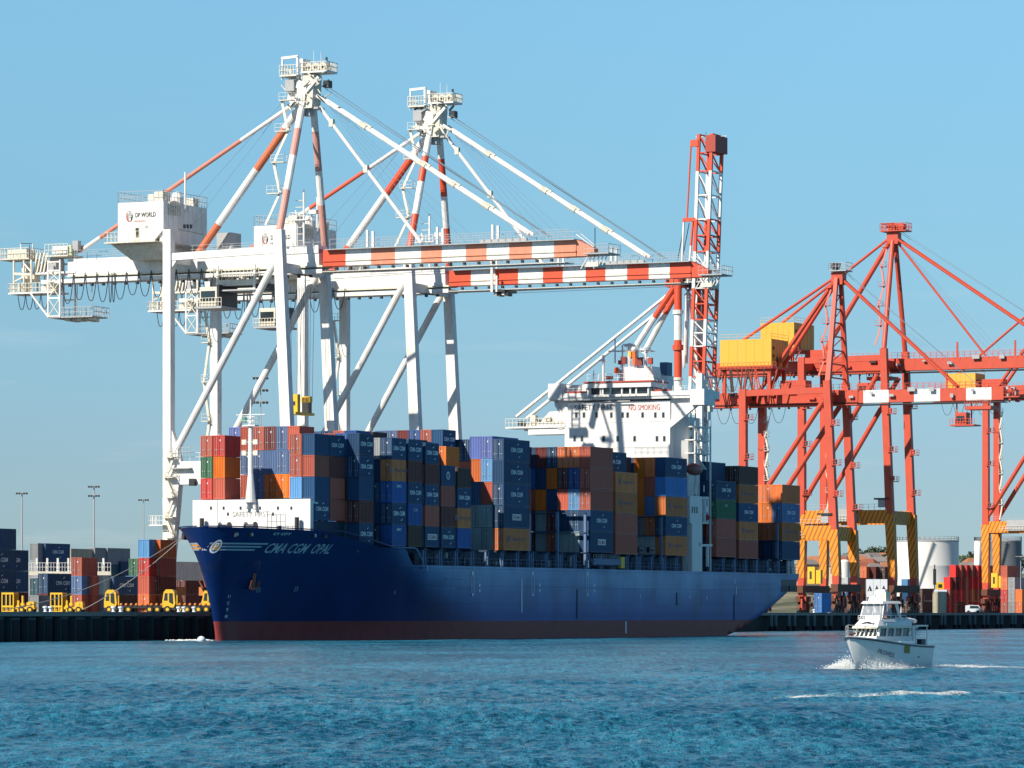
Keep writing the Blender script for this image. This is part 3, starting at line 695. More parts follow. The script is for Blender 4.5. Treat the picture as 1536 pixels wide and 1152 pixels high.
BAYN = names[:20] + ['twenty-first', 'twenty-second', 'twenty-third', 'twenty-fourth']
def load_cargo():
    C = []; bi = -1; last = None
    for bd in BAYS:
        bi += 1
        for r_, codes in sorted(bd['rows'].items()):
            h = bd['hr'].get(r_, bd['h'])
            for k, code in enumerate(codes):
                x1 = bd['p'] - bd['pitch'] * r_; x0 = x1 - 2.44
                z0 = bd['b'] + k * h
                C.append(dict(x=(x0, x1), y=(bd['l'], bd['l'] + bd['L']), z=(z0, z0 + h * .985), code=code, bay=bi, row=r_, tier=k, h=h * .985))
    # which boxes can be seen from the water in front, at the photograph's place and a step to either side
    seen = set()
    W_, H_ = 1536, 360
    order = sorted(range(len(C)), key=lambda i: -(wp(SO, C[i]['x'][1], C[i]['y'][0])[1]))
    for camx in (0.0, -6.0, 6.0):
        buf = -np.ones((H_, W_), int)
        def fillquad(P, idx):
            xs = [p[0] for p in P]; xa, xb = int(max(0, min(xs))), int(min(W_ - 1, max(xs)))
            if xb < xa or max(xs) - min(xs) < 1: return
            # P: bottom-left, bottom-right, top-right, top-left
            for cx in range(xa, xb + 1):
                t = (cx + .5 - P[0][0]) / (P[1][0] - P[0][0] + 1e-9)
                if t < 0 or t > 1: continue
                yb = P[0][1] + t * (P[1][1] - P[0][1]); yt = P[3][1] + t * (P[2][1] - P[3][1])
                a, b = int(max(0, yt - 540)), int(min(H_ - 1, yb - 540)); buf[a:b + 1, cx] = idx
        def pr(x, y, z):
            X, Y = wp(SO, x, y); return (768 + F * (X - camx) / Y + camx * F / 850, HZ - (z - H) * F / Y)
        for i in order:
            c = C[i]; (x0, x1), (y0, y1), (z0, z1) = c['x'], c['y'], c['z']
            fillquad([pr(x1, y0, z0), pr(x1, y1, z0), pr(x1, y1, z1), pr(x1, y0, z1)], i)
            fillquad([pr(x0, y0, z0), pr(x1, y0, z0), pr(x1, y0, z1), pr(x0, y0, z1)], i)
        ids, cnt = np.unique(buf, return_counts=True)
        need = 14 if camx == 0 else 60
        seen |= {int(i) for i, n_ in zip(ids, cnt) if i >= 0 and n_ >= need}
        if camx == 0: main = set(seen); SEENCNT = {int(i): int(n_) for i, n_ in zip(ids, cnt) if i >= 0}
    # boxes that throw shade on the visible fronts stay too
    lo = np.array([[c['x'][0], c['y'][0], c['z'][0]] for c in C]) + .01; hi = np.array([[c['x'][1], c['y'][1], c['z'][1]] for c in C]) - .01
    sl = np.array([sdir.x * CT - sdir.y * ST, sdir.x * ST + sdir.y * CT, sdir.z])
    keep = set(seen)
    for i in list(main):
        c = C[i]
        hits = {}
        for fx in (.1, .5, .9):
            for fz in (.1, .5, .9):
                o = np.array([c['x'][0] + fx * 2.44, c['y'][0] - .05, c['z'][0] + fz * c['h']])
                with np.errstate(divide='ignore', invalid='ignore'):
                    t1 = (lo - o) / sl; t2 = (hi - o) / sl
                tn = np.minimum(t1, t2).max(1); tf = np.maximum(t1, t2).min(1)
                ok = (tn < tf) & (tn > 0)
                if ok.any():
                    cand = [j for j in np.where(ok)[0]]
                    if not any(j in keep for j in cand): keep.add(int(cand[int(np.argmin(tn[cand]))]))
    tiersn = ['bottom', 'second', 'third', 'fourth', 'fifth', 'sixth']
    area = {i: 0 for i in range(len(C))}
    for i, n_ in SEENCNT.items(): area[i] = n_
    single = set(sorted(main, key=lambda i: -area[i])[:212])
    tiersn = ['bottom', 'second', 'third', 'fourth', 'fifth', 'sixth']; rest = MB()
    arr = {}
    for i in sorted(keep):
        c = C[i]; bd = BAYS[c['bay']]; nm = CC[c['code'][0]][0]; lg = bd['L'] > 8; sy = bd['L'] / (12.19 if lg else 6.06)
        cx = (c['x'][0] + c['x'][1]) / 2
        if i in single:
            lab = '%s container%s, %s tier, %s near-side row, %s bay from bow' % (nm, '' if len(c['code']) < 2 else ' with name panel' if c['code'][1] == 'd' else ' with dark lettering' if c['code'][1] == 'h' else ' with white lettering',
                  tiersn[c['tier']], names[c['row']], BAYN[c['bay']])
            put_container(SO, cx, c['y'][0], c['z'][0], c['code'], 12.19 if lg else 6.06, c['h'], lab, 'containers stacked on the ship deck', sy=sy)
        else:
            key = lg
            if key not in arr:
                me = ME40 if lg else ME20; arr[key] = (np.array([v.co[:] for v in me.vertices]), [tuple(p.vertices) for p in me.polygons])
            V, Fs = arr[key]; W_ = V * np.array([1, sy, c['h']]) + np.array([cx, c['y'][0], c['z'][0]])
            rest.add(W_.tolist(), Fs, CC[c['code'][0]][1])
    o = rest.build('deck_cargo_mass', fix=False); o.location = (SO[0], SO[1], 0); o.rotation_euler.z = -TH
    tag(o, 'further containers mostly hidden behind the outer stacks on the ship deck', 'cargo', kind='stuff')
    print('cargo boxes', len(C), 'kept', len(keep), 'seen', len(main))
load_cargo()

# ================================================================== the container ship
def hull_paint():
    m = bpy.data.materials.new('hull_blue_weathered_bow_shade'); m.use_nodes = True; t = m.node_tree; l = t.links.new; B = t.nodes['Principled BSDF']
    B.inputs['Roughness'].default_value = .45; B.inputs['Specular IOR Level'].default_value = .25
    tc = t.nodes.new('ShaderNodeTexCoord'); sp = t.nodes.new('ShaderNodeSeparateXYZ'); l(tc.outputs['Object'], sp.inputs[0])
    # chalky weathering of the flat side, worn away in tall patches where tugs push
    mp = t.nodes.new('ShaderNodeMapping'); mp.inputs['Scale'].default_value = (.01, .012, .42); l(tc.outputs['Object'], mp.inputs['Vector'])
    n1 = t.nodes.new('ShaderNodeTexNoise'); n1.inputs['Scale'].default_value = 1; n1.inputs['Detail'].default_value = 8; n1.inputs['Roughness'].default_value = .7; l(mp.outputs[0], n1.inputs['Vector'])
    mp2 = t.nodes.new('ShaderNodeMapping'); mp2.inputs['Scale'].default_value = (.05, .16, .10); l(tc.outputs['Object'], mp2.inputs['Vector'])
    n2 = t.nodes.new('ShaderNodeTexNoise'); n2.inputs['Scale'].default_value = 1; n2.inputs['Detail'].default_value = 7; l(mp2.outputs[0], n2.inputs['Vector'])
    # sheets: brick-like panels
    br = t.nodes.new('ShaderNodeTexBrick'); br.offset = .3; br.inputs['Scale'].default_value = 1; br.inputs['Brick Width'].default_value = 24; br.inputs['Row Height'].default_value = 3.4
    br.inputs['Mortar Size'].default_value = .04; br.inputs['Color1'].default_value = (.22, .22, .22, 1); br.inputs['Color2'].default_value = (.72, .72, .72, 1); br.inputs['Mortar'].default_value = (.05, .05, .05, 1)
    cb = t.nodes.new('ShaderNodeCombineXYZ'); l(sp.outputs[1], cb.inputs[0]); l(sp.outputs[2], cb.inputs[1]); l(cb.outputs[0], br.inputs['Vector'])
    zf = t.nodes.new('ShaderNodeMapRange'); zf.inputs['From Min'].default_value = 4.5; zf.inputs['From Max'].default_value = 12.5; l(sp.outputs[2], zf.inputs['Value'])
    yf = t.nodes.new('ShaderNodeMapRange'); yf.interpolation_type = 'SMOOTHSTEP'; yf.inputs['From Min'].default_value = 48; yf.inputs['From Max'].default_value = 74; 
    # painted bow shade ends and fading starts on a diagonal, later aft near the waterline
    ya = t.nodes.new('ShaderNodeMath'); ya.operation = 'MULTIPLY_ADD'; ya.inputs[1].default_value = 1.9; l(sp.outputs[2], ya.inputs[0]); l(sp.outputs[1], ya.inputs[2]); 
    yb = t.nodes.new('ShaderNodeMath'); yb.operation = 'SUBTRACT'; yb.inputs[1].default_value = 18; l(ya.outputs[0], yb.inputs[0]); l(yb.outputs[0], yf.inputs['Value'])
    a = t.nodes.new('ShaderNodeMath'); a.operation = 'MULTIPLY'; l(zf.outputs[0], a.inputs[0]); l(yf.outputs[0], a.inputs[1])
    b_ = t.nodes.new('ShaderNodeMath'); b_.operation = 'ADD'; l(n1.outputs['Fac'], b_.inputs[0]); l(br.outputs['Color'], b_.inputs[1])
    c = t.nodes.new('ShaderNodeMath'); c.operation = 'MULTIPLY'; l(a.outputs[0], c.inputs[0]); l(b_.outputs[0], c.inputs[1])
    c2 = t.nodes.new('ShaderNodeMath'); c2.operation = 'MULTIPLY'; c2.inputs[1].default_value = 1.0; c2.use_clamp = True; l(c.outputs[0], c2.inputs[0])
    mx = t.nodes.new('ShaderNodeMix'); mx.data_type = 'RGBA'; l(c2.outputs[0], mx.inputs['Factor']); mb6 = t.nodes.new('ShaderNodeMix'); mb6.data_type = 'RGBA'; l(yf.outputs[0], mb6.inputs['Factor']); mb6.inputs[6].default_value = (.0015, .022, .115, 1); mb6.inputs[7].default_value = (.004, .085, .33, 1); l(mb6.outputs[2], mx.inputs[6]); mx.inputs[7].default_value = (.25, .40, .60, 1)  # base blue darkened towards the bow: shade of the flare painted into the colour
    r2 = t.nodes.new('ShaderNodeMapRange'); r2.inputs['From Min'].default_value = .3; r2.inputs['From Max'].default_value = .8; r2.inputs['To Min'].default_value = .75; r2.inputs['To Max'].default_value = 1.3; l(n2.outputs['Fac'], r2.inputs['Value'])
    h = t.nodes.new('ShaderNodeHueSaturation'); l(mx.outputs[2], h.inputs['Color']); bs = t.nodes.new('ShaderNodeTexBrick'); bs.inputs['Scale'].default_value = 1; bs.inputs['Brick Width'].default_value = 11.5; bs.inputs['Row Height'].default_value = 3.4; bs.inputs['Mortar Size'].default_value = .055; bs.inputs['Mortar Smooth'].default_value = .6
    l(cb.outputs[0], bs.inputs['Vector']); s1 = t.nodes.new('ShaderNodeMath'); s1.operation = 'MULTIPLY_ADD'; s1.inputs[1].default_value = -.38; s1.inputs[2].default_value = 1.0; l(bs.outputs['Fac'], s1.inputs[0])
    s2 = t.nodes.new('ShaderNodeMath'); s2.operation = 'MULTIPLY'; l(r2.outputs[0], s2.inputs[0]); l(s1.outputs[0], s2.inputs[1]); l(s2.outputs[0], h.inputs['Value'])
    # rust runs and tide stains
    mp3 = t.nodes.new('ShaderNodeMapping'); mp3.inputs['Scale'].default_value = (.3, .9, .05); l(tc.outputs['Object'], mp3.inputs['Vector'])
    n4 = t.nodes.new('ShaderNodeTexNoise'); n4.inputs['Scale'].default_value = 1; n4.inputs['Detail'].default_value = 6; l(mp3.outputs[0], n4.inputs['Vector'])
    r4 = t.nodes.new('ShaderNodeValToRGB'); r4.color_ramp.elements[0].position = .62; r4.color_ramp.elements[1].position = .78; l(n4.outputs['Fac'], r4.inputs['Fac'])
    k4 = t.nodes.new('ShaderNodeMath'); k4.operation = 'MULTIPLY'; k4.inputs[1].default_value = .28; l(r4.outputs['Color'], k4.inputs[0])
    m5 = t.nodes.new('ShaderNodeMix'); m5.data_type = 'RGBA'; l(k4.outputs[0], m5.inputs['Factor']); l(h.outputs['Color'], m5.inputs[6]); m5.inputs[7].default_value = (.045, .04, .05, 1)
    l(m5.outputs[2], B.inputs['Base Color']); return m
HBL = hull_paint()
BOOT = paint('boot_topping_red', (.27, .035, .03, 1), .55, .55, .4, dcol=(.06, .02, .025, 1), streak=1.5)
NAVY = paint('deck_navy', (.012, .03, .08, 1), .6, .3, .6)
COAM = paint('hatch_coaming', (.02, .05, .10, 1), .7, .5, .5, dcol=(.01, .012, .02, 1))
POLE = paint('lashing_pole', (.13, .20, .33, 1), .6, .3, .8)
TOPZ = [(-8, 20.5), (0, 20.4), (20, 19.9), (38, 17.25), (47.5, 17.2), (51, 14.07), (243.2, 14.07)]
def ztop(l): return float(np.interp(l, [a for a, _ in TOPZ], [b for _, b in TOPZ]))
def lstem(z): return -6.4 * max(0, z / 20.4) ** 1.25
def hb(l, z):
    "half breadth of the hull at station l, height z"
    zt = ztop(l); ls = lstem(z); lp = max(0.0, l - ls)
    Bd = 16.1 * (1 - (1 - min(lp / 45, 1)) ** 2.4) ** .62
    Bw = 16.1 * (1 - (1 - min(max(0, l - ls * .2) / 80, 1)) ** 2) ** 1.3
    Bw = max(Bw, 1.25 * math.sqrt(min(lp, 2.0) / 2.0))
    g = min(1, max(0, z / zt)) ** 1.7
    B = Bw + (Bd - Bw) * g
    if l < ls + .01: return 0.0
    if l > 200:
        zk = -1.5 + 8.6 * ((l - 200) / 43) ** 1.55
        f = min(1, max(0, (z - zk) / (2.0 + 5.0 * (l - 200) / 43)))
        B *= (1 - (1 - f) ** 2) ** .5 * .97 + .03
    return B
ship = thing('container_ship', 'long blue container ship with red waterline and white bridge, moored and loaded', 'ship', (SO[0], SO[1], 0), -TH)
def DZ(l): return 18.6 if l < 25 else 16.4
def make_hull():
    NL, NZ = 190, 34
    lv = np.concatenate([np.linspace(0, 1, 60) ** 1.5 * 60, np.linspace(60, 195, 60)[1:], np.linspace(195, 243.2, 50)[1:]])
    mb = MB(); zrel = [-.12, -.05, 0]  # below water
    # z levels: fixed steps so that the paint line at 3.5 is a clean edge
    rowsz = [-1.6, -.6, 0, .9, 1.8, 2.7, 3.5] + list(np.linspace(3.5, 14.07, 16)[1:]) + [None] * 5
    for side in (1, -1):
        V = []
        for lt in lv:
            col = []
            zt_prev = None
            for k, z in enumerate(rowsz):
                if z is None:
                    kk = k - (len(rowsz) - 5) + 1
                    z = 14.07 + (ztop(lt) - 14.07) * kk / 5
                ls = lstem(z)
                l_ = ls + (lt - 0) * (243.2 - ls) / 243.2
                zz = z
                if l_ > 200:
                    zk = -1.5 + 8.6 * ((l_ - 200) / 43) ** 1.55
                    zz = max(z, zk)
                col.append((side * hb(l_, zz), l_, zz))
            V.append(col)
        nz = len(rowsz)
        flat = [p for c in V for p in c]; n = len(V)
        fb, fr = [], []
        for i in range(n - 1):
            for j in range(nz - 1):
                q = (i * nz + j, (i + 1) * nz + j, (i + 1) * nz + j + 1, i * nz + j + 1)
                if side < 0: q = q[::-1]
                (fr if rowsz[j + 1] is not None and rowsz[j + 1] <= 3.5 else fb).append(q)
        k0 = len(mb.v); mb.v += flat
        for fs, m in ((fb, HBL), (fr, BOOT)):
            mi = mb.mi(m)
            for f in fs: mb.f.append(tuple(a + k0 for a in f)); mb.m.append(mi)
    # transom
    zs = [7.15] + list(np.linspace(7.6, 14.07, 10))
    pts = [(hb(243.2, z), 243.2, z) for z in zs]; vs = pts + [(-a, b, c) for a, b, c in pts]; n = len(pts)
    mb.add(vs, [(i, n + i, n + i + 1, i + 1) for i in range(n - 1)], HBL)
    hull = mb.build('hull', ship, smooth=True, fix=False)
    es = hull.modifiers.new('split', 'EDGE_SPLIT') ; es.split_angle = R(40)
    # bulb just under the surface, rudder trunk hidden: bulwark cap and decks
    ls_ = [-6.3 + i * .9 for i in range(64)]
    for side in (1, -1):
        mb = MB()
        for a, b in zip(ls_, ls_[1:]):
            za, zb = ztop(a), ztop(b)
            pa, pb = side * hb(a, za), side * hb(b, zb)
            mb.beam((pa, a, za + .05), (pb, b, zb + .05), .35, .2, HBL)
        mb.build('bulwark_rail', ship)
    mb = MB()
    L_ = [-5.5, -4, -2, 0, 3, 7, 12, 20, 30, 40, 50]
    vs = [(hb(a, DZ(a)) - .1, a, DZ(a)) for a in L_] + [(-hb(a, DZ(a)) + .1, a, DZ(a)) for a in reversed(L_)]
    mb.add(vs, [tuple(range(len(vs)))], NAVY)
    mb.box((-15.9, 50, 13.4), (15.9, 243, 13.8), NAVY)
    mb.build('deck', ship)
    return hull
hull = make_hull()
def on_hull(l, z, out=.05, side=1): return (side * (hb(l, z) + out), l, z)
# name on the bow
def hull_text(s, l0, l1, zc, h, m, italic=.25, name='lettering', side=1):
    vs, fs, tw, th = text_mesh(s, italic=italic, bold=.02)
    mb = MB(); mb.add([on_hull((l0 + l1) / 2 + x * (l1 - l0) / tw, zc + y * h / th, .06, side) for x, y in vs], fs, m)
    return mb.build(name, hull, fix=False)
HLET = paint('hull_lettering', (.36, .42, .50, 1), .6, .4, 1.5)
hull_text('CMA CGM  OPAL', 4.8, 20.2, 16.7, 1.8, HLET)
hull_text('CY CITY', 4.2, 7.8, 19.25, .42, LWH, 0)
def hull_strip(l0, l1, z0, z1, m, mb, side=1, out=.06, n=14, sk=0):
    for i in range(n):
        a = l0 + (l1 - l0) * i / n; b = l0 + (l1 - l0) * (i + 1) / n
        q = [on_hull(a, z0, out, side), on_hull(b, z0, out, side), on_hull(b, z1, out, side), on_hull(a, z1, out, side)]
        mb.add(q, [(0, 1, 2, 3)], m)
mb = MB()
for z, e in ((17.45, 4.6), (16.9, 3.6), (16.35, 2.6)):
    hull_strip(-4.9, e, z - .14, z + .14, HLET, mb); hull_strip(-4.9, 4.0, z - .14, z + .14, HLET, mb, side=-1)
for z in (17.15, 16.6): hull_strip(-4.9, -2.2, z - .14, z + .14, paint('emblem_orange', (.75, .33, .05, 1), .5, .2, 1), mb, side=-1)
hull_strip(-4.6, -3.6, 16.3, 17.5, paint('emblem_orange', (.75, .33, .05, 1)), mb)
ring = []
for i in range(28):
    a = 2 * math.pi * i / 28
    for r_ in (.78, 1.0): ring.append(on_hull(-4.1 + .55 * r_ * math.cos(a), 16.9 + 1.2 * r_ * math.sin(a), .09))
mb.add(ring, [(2 * i, (2 * i + 2) % 56, (2 * i + 3) % 56, 2 * i + 1) for i in range(28)], LWH)
vs, fs, tw, th = text_mesh('P', bold=.03); mb.add([on_hull(-4.1 + x * .45 / tw, 16.9 + y * 1.4 / th, .1) for x, y in vs], fs, LWH)
mb.build('emblem', hull, fix=False)
# marks on the flat side
mb = MB()
def mark(px, y0, y1, w_):
    mb = MB()
    x, l, z1 = at_x(SO, px, y0, 16.1); z0 = at_x(SO, px, y1, 16.1)[2]
    mb.add([(16.16, l - w_ / 2, z0), (16.16, l + w_ / 2, z0), (16.16, l + w_ / 2, z1), (16.16, l - w_ / 2, z1)], [(0, 1, 2, 3)], LWH); mb.build('hull_marking', hull)
mark(782.3, 868, 919, .55); mark(938.5, 932, 950, .8)
for px in (709, 799, 881): mark(px - 1.6, 862, 890, .22); mark(px + 1.6, 862, 890, .22); mark(px, 857, 863, .9); mark(px, 890, 894, .8); mark(px + 10, 876, 880, .8); mark(px + 10, 884, 888, .8)
for px, y0, y1 in ((1102, 868, 876), (1104, 880, 892), (960, 892, 897), (1034, 893, 898), (1060, 894, 899)): mark(px, y0, y1, .5)
for px in (711, 802, 884, 1101, 641):
    mark(px, 848 + (px - 641) * .022, 857, .18)
mb = MB()
for l0, l1, z, side in ((7.0, 9.0, 9.0, 1), (8.5, 10, 9.5, 1), (15.5, 17.5, 9.3, 1)):
    pass
vs, fs, tw, th = text_mesh('B', bold=.0)
for l_, z_, s_ in ((8.0, 9.2, 1.0), (16.8, 9.4, 1.0), (44, 8.9, .8)):
    mb.add([on_hull(l_ + x * s_ / tw, z_ + y * s_ * .9 / th, .06) for x, y in vs], fs, paint('faded_mark', (.16, .22, .34, 1), .6, .4, 1.5))
mb.build('thruster_mark', hull, fix=False)
# rubbing ridges / wear edges where the side plating is doubled
mb = MB()
for px, y0, y1 in ((865.5, 884, 928), (1101, 893, 931), (1015, 889, 908)):
    x, l, z1 = at_x(SO, px, y0, 16.1); z0 = at_x(SO, px, y1, 16.1)[2]; mb.box((16.1, l - .25, z0), (16.2, l + .25, z1), NAVY)
for l0, l1, z in ((60, 130, 11.6), (118, 150, 9.9), (150, 235, 11.4), (66, 88, 9.8), (100, 150, 10.2)): mb.box((16.1, l0, z - .06), (16.17, l1, z + .06), HBL)
mb.build('plating_edge', hull)
mb = MB()
for l_, zs_ in ((-.2, (4.4, 5.6, 6.8, 8.0)), (235, (4.6, 5.8, 7.0))):
    for k, z_ in enumerate(zs_):
        vs, fs, tw, th = text_mesh(str(8 + k)); mb.add([on_hull(l_ + 1.0 + x * .6 / tw, z_ + y * .6 / th, .07) for x, y in vs], fs, LWH)
mb.build('draught_mark', hull, fix=False)
# anchors
for side in (1, -1):
    l_ = 4.4; z_ = 11.6; c = on_hull(l_, z_, 0, side)
    mb = MB(); cv = []
    for i in range(13):
        for j in range(9):
            u = (i / 12 - .5) * 2; v_ = (j / 8 - .5) * 2; d = max(0, 1 - u * u - v_ * v_)
            ll = l_ + u * 2.0; zz = z_ + .3 + v_ * 2.6
            cv.append(on_hull(ll, zz, .95 * math.sqrt(d) - .05, side))
    mb.add(cv, [(i * 9 + j, (i + 1) * 9 + j, (i + 1) * 9 + j + 1, i * 9 + j + 1) for i in range(12) for j in range(8)], HBL)
    b = mb.build('anchor_bolster', hull, smooth=True)
    mb = MB(); AN = paint('anchor_rust', (.30, .09, .06, 1), .8, .4, 1)
    o_ = Vector(on_hull(l_, z_, 1.25, side)); dn = Vector((-side * .25, .1, -1)).normalized()
    mb.beam(o_ + Vector((0, 0, .6)), o_ + dn * 2.6, .45, .45, AN)
    for s_ in (-1, 1):
        mb.beam(o_ + dn * 2.4, o_ + dn * 2.2 + Vector((side * .2, s_ * 1.2, .1)), .45, .4, AN); mb.beam(o_ + dn * 2.2 + Vector((side * .2, s_ * 1.2, .1)), o_ + dn * .8 + Vector((side * .35, s_ * 1.5, 0)), .5, .3, AN, .15, .15)
    mb.build('anchor', hull)
# fore deck: breakwater wall, mast, winches
mb = MB(); mb.box((-12.5, 13.0, 18.7), (12.0, 13.5, 25.75), WH2); mb.box((-12.5, 13.5, 24.9), (12.0, 16.0, 25.2), WH2)
for x in np.linspace(-12.3, 11.8, 7): mb.box((x - .15, 13.5, 19), (x + .15, 14.3, 24.9), WH2)
bwk = mb.build('breakwater', ship)
mb = MB()
for px, py in ((316.5, 762), (335.5, 762), (361, 762), (390, 762), (417, 762), (437, 762), (342, 771), (409.5, 771)):
    x, y, z = at_y(SO, px, py, 13.0); mb.cbox((x, 12.96, z), (.36, .1, .55), DRK)
mb.box((at_y(SO, 326.3, 780, 13)[0] - .04, 12.95, 19), (at_y(SO, 326.3, 780, 13)[0] + .04, 13, 25.7), GRY)
mb.build('scuttle', bwk)
mb = MB(); a = at_y(SO, 376, 771, 12.95); put_text(mb, 'SAFETY FIRST', (a[0], 12.93, a[2]), (1, 0, 0), (0, 0, 1), 7.6, .95, paint('lettering_faded', (.38, .38, .34, 1), .6, .2, 1)); mb.build('lettering', bwk)
mb = MB(); mx_, my_, mz_ = at_y(SO, 376, 752, 12.4)
mb.tube((mx_, my_, 25.2), (mx_, my_, 30.5), 1.0, WH2, 12, .5); mb.tube((mx_, my_, 30.5), (mx_, my_, 39.5), .5, WH2, 12, .4); mb.tube((mx_, my_, 39.5), (mx_, my_, 44), .25, WH2, 8, .1)
mb.tube((mx_ - .9, my_, 24), (mx_, my_, 28), .3, WH2); mb.tube((mx_ + .9, my_, 24), (mx_, my_, 28), .3, WH2)
fm = mb.build('foremast', ship)
mb = MB(); mb.cbox((mx_, my_, 39.2), (2.6, 1.6, .25), WH2); mb.rail([(mx_ - 1.3, my_ - .8, 39.3), (mx_ + 1.3, my_ - .8, 39.3), (mx_ + 1.3, my_ + .8, 39.3), (mx_ - 1.3, my_ + .8, 39.3)], 1.5, WH2, 1.0, .06, True)
for s_ in (-1, 1):
    for zz in (36.2, 34.2): mb.cbox((mx_ + s_ * 1.2, my_ - .2, zz), (.9, .5, .9), CREAM); mb.tube((mx_, my_, zz), (mx_ + s_ * 1.2, my_, zz), .12, WH2)
mb.cbox((mx_ - 1.0, my_ - .5, 40.2), (.6, .5, .9), paint('lamp_green', (.05, .3, .2, 1)))
mb.tube((mx_ - 3.0, my_, 41.2), (mx_ + 3.0, my_, 41.2), .1, WH2, 5)
mb.build('mast_platform', fm)
for x, y in ((-3.9, 9.6), (1.5, 9.6)):
    mb = MB(); mb.tube((x - 1, y, 20.6), (x + 1, y, 20.6), .55, DRK, 14); mb.tube((x - 1.1, y, 20.6), (x - .9, y, 20.6), 1.0, GRY, 14); mb.tube((x + .9, y, 20.6), (x + 1.1, y, 20.6), 1.0, DRK, 14); mb.box((x - 1.2, y - .8, 18.6), (x + 1.2, y + .8, 20.0), CREAM); mb.build('mooring_winch', ship)
for x in (-10.5, -8.2, 8.5, 10.3):
    mb = MB(); yy = 8.5 if abs(x) < 9 else 12; mb.tube((x * .95, yy, 18.7), (x * .95, yy, 22.4 if abs(x) > 10 else 20.8), .42, DRK, 8); mb.build('fairlead_post', ship)
mb = MB(); mb.rail([(4.5, 10.5, 20.3), (8.2, 10.5, 20.3)], 2.6, DRK, .9, .05); mb.build('hatch_guard', ship)
for i, (x, l_) in enumerate(((-9.9, 4.5), (-8.0, 1.5))):
    mb = MB(); p = on_hull(l_, 18.9, .0, -1); mb.cbox((p[0], p[1], p[2]), (.5, 1.5, 1.2), DRK); mb.cbox((p[0] - .25, p[1] - .2, p[2]), (.4, .7, .7), LRED); mb.build('fairlead', hull)
for l_ in (-2.2, 0.2, 13.5, 16.2):
    mb = MB(); p = on_hull(l_, 19.1, .0, 1); mb.cbox((p[0], p[1], p[2]), (.4, .9, .9), DRK); mb.cbox((p[0] + .12, p[1], p[2]), (.3, .45, .5), LWH if l_ < 14 else DRK); mb.build('fairlead', hull)
# the passage under the cargo: coaming wall, hatch, lashing poles
mb = MB(); mb.box((-14.4, 50.5, 13.8), (14.2, 178, 17.2), COAM); mb.box((-14.4, 193, 13.8), (14.2, 243, 17.0), COAM)
mb.box((-12, 15, 19.2), (11.6, 27, 21.8), COAM); mb.box((-14, 27, 16.2), (14.2, 50.5, 17.3), COAM)
rg = random.Random(4)
for i in range(90):
    y = 53 + i * 2.05
    if y > 240 or 176 < y < 194: continue
    mb.box((14.2, y, 14 + rg.uniform(0, 1.6)), (14.2 + rg.uniform(.1, .5), y + rg.uniform(.3, 1.3), 14.6 + rg.uniform(.5, 2.3)), rg.choice([COAM, DRK, GRY, NAVY, COAM, DRK]))
hc = mb.build('hatch_coaming', ship)
lp = None
for i in range(32):
    y = 51.2 + i * 6.85 * (.955 if i > 10 else 1) - (0 if i <= 10 else -.045 * 68.5)
    if y > 241 or 178.5 < y < 193: continue
    if lp is None:
        mb = MB(); mb.box((15.45, -.2, 13.8), (15.8, .2, 17.3), POLE); mb.box((15.45, .75, 13.8), (15.8, 1.05, 17.3), POLE); mb.box((14.2, -.3, 16.95), (16.05, 1.15, 17.3), COAM)
        mb.box((15.6, .2, 15.4), (15.7, .75, 15.5), POLE); lp = mb.build('lashing_post', ship); lp.location.y = y
    else:
        o = lp.copy(); COL.objects.link(o); o.location.y = y
mb = MB(); mb.rail([(16.0, 52, 14.07), (16.0, 178, 14.07)], 1.5, POLE, 2.3, .045); mb.rail([(16.0, 193, 14.07), (16.0, 243, 14.07)], 1.5, POLE, 2.3, .045)
mb.build('deck_railing', ship)
# lashing bridges between bays
lb = None
for y in (98.3, 112, 125.7, 151.4, 164.7, 205.4, 218.3, 231.0):
    if lb is None:
        mb = MB(); 
        for k in range(6): x = 15.5 - 6.2 * k; mb.box((x - .25, -.25, 14), (x + .25, .25, 25.5), POLE)
        for z in (17.3, 21.4, 25.4): mb.box((-15.5, -.45, z), (15.7, .45, z + .2), COAM)
        lb = mb.build('lashing_bridge', ship); lb.location.y = y
    else:
        o = lb.copy(); COL.objects.link(o); o.location.y = y
# stowed gangway on the deck edge with yellow end
mb = MB(); a = at_x(SO, 889, 841, 16.3); b = at_x(SO, 934, 843, 16.3)
mb.box((16.1, a[1], a[2] - .8), (16.7, b[1] - 2, a[2] + .5), POLE); mb.rail([(16.5, a[1], a[2] + .5), (16.5, b[1] - 2, a[2] + .5)], .8, GRY, 1.2, .04); mb.box((16.05, b[1] - 1.9, a[2] - 1.4), (16.8, b[1], a[2] + .9), YEL); mb.build('gangway', ship)
# stern: mooring openings and a small frame
mb = MB()
l0 = at_x(SO, 1172.5, 878, 16.1)[1]; l1 = at_x(SO, 1182.5, 878, 16.1)[1]; l2 = at_x(SO, 1184, 878, 16.1)[1]; l3 = at_x(SO, 1194.5, 878, 16.1)[1]
for a, b in ((l0, l1), (l2, l3)):
    mb.box((15.9, a, 9.9), (16.17, b, 12.7), DRK); mb.rail([(16.2, a, 9.9), (16.2, b, 9.9)], 1.3, NAVY, 1.2, .06)
mb.build('mooring_opening', hull)
mb = MB(); a = at_x(SO, 1182, 860, 15.8); b = at_x(SO, 1196, 860, 15.8)
mb.box((15.4, a[1], 14.07), (15.9, a[1] + .7, 18.6), WH2); mb.box((15.4, a[1], 18.2), (15.9, 243, 18.9), LRED); mb.box((15, a[1] + 2.2, 14.07), (15.6, a[1] + 4.4, 17.3), GRY); mb.cbox((15.7, a[1] + 2.7, 14.8), (.5, 1.2, 1.3), CREAM)
mb.build('stern_frame', ship)

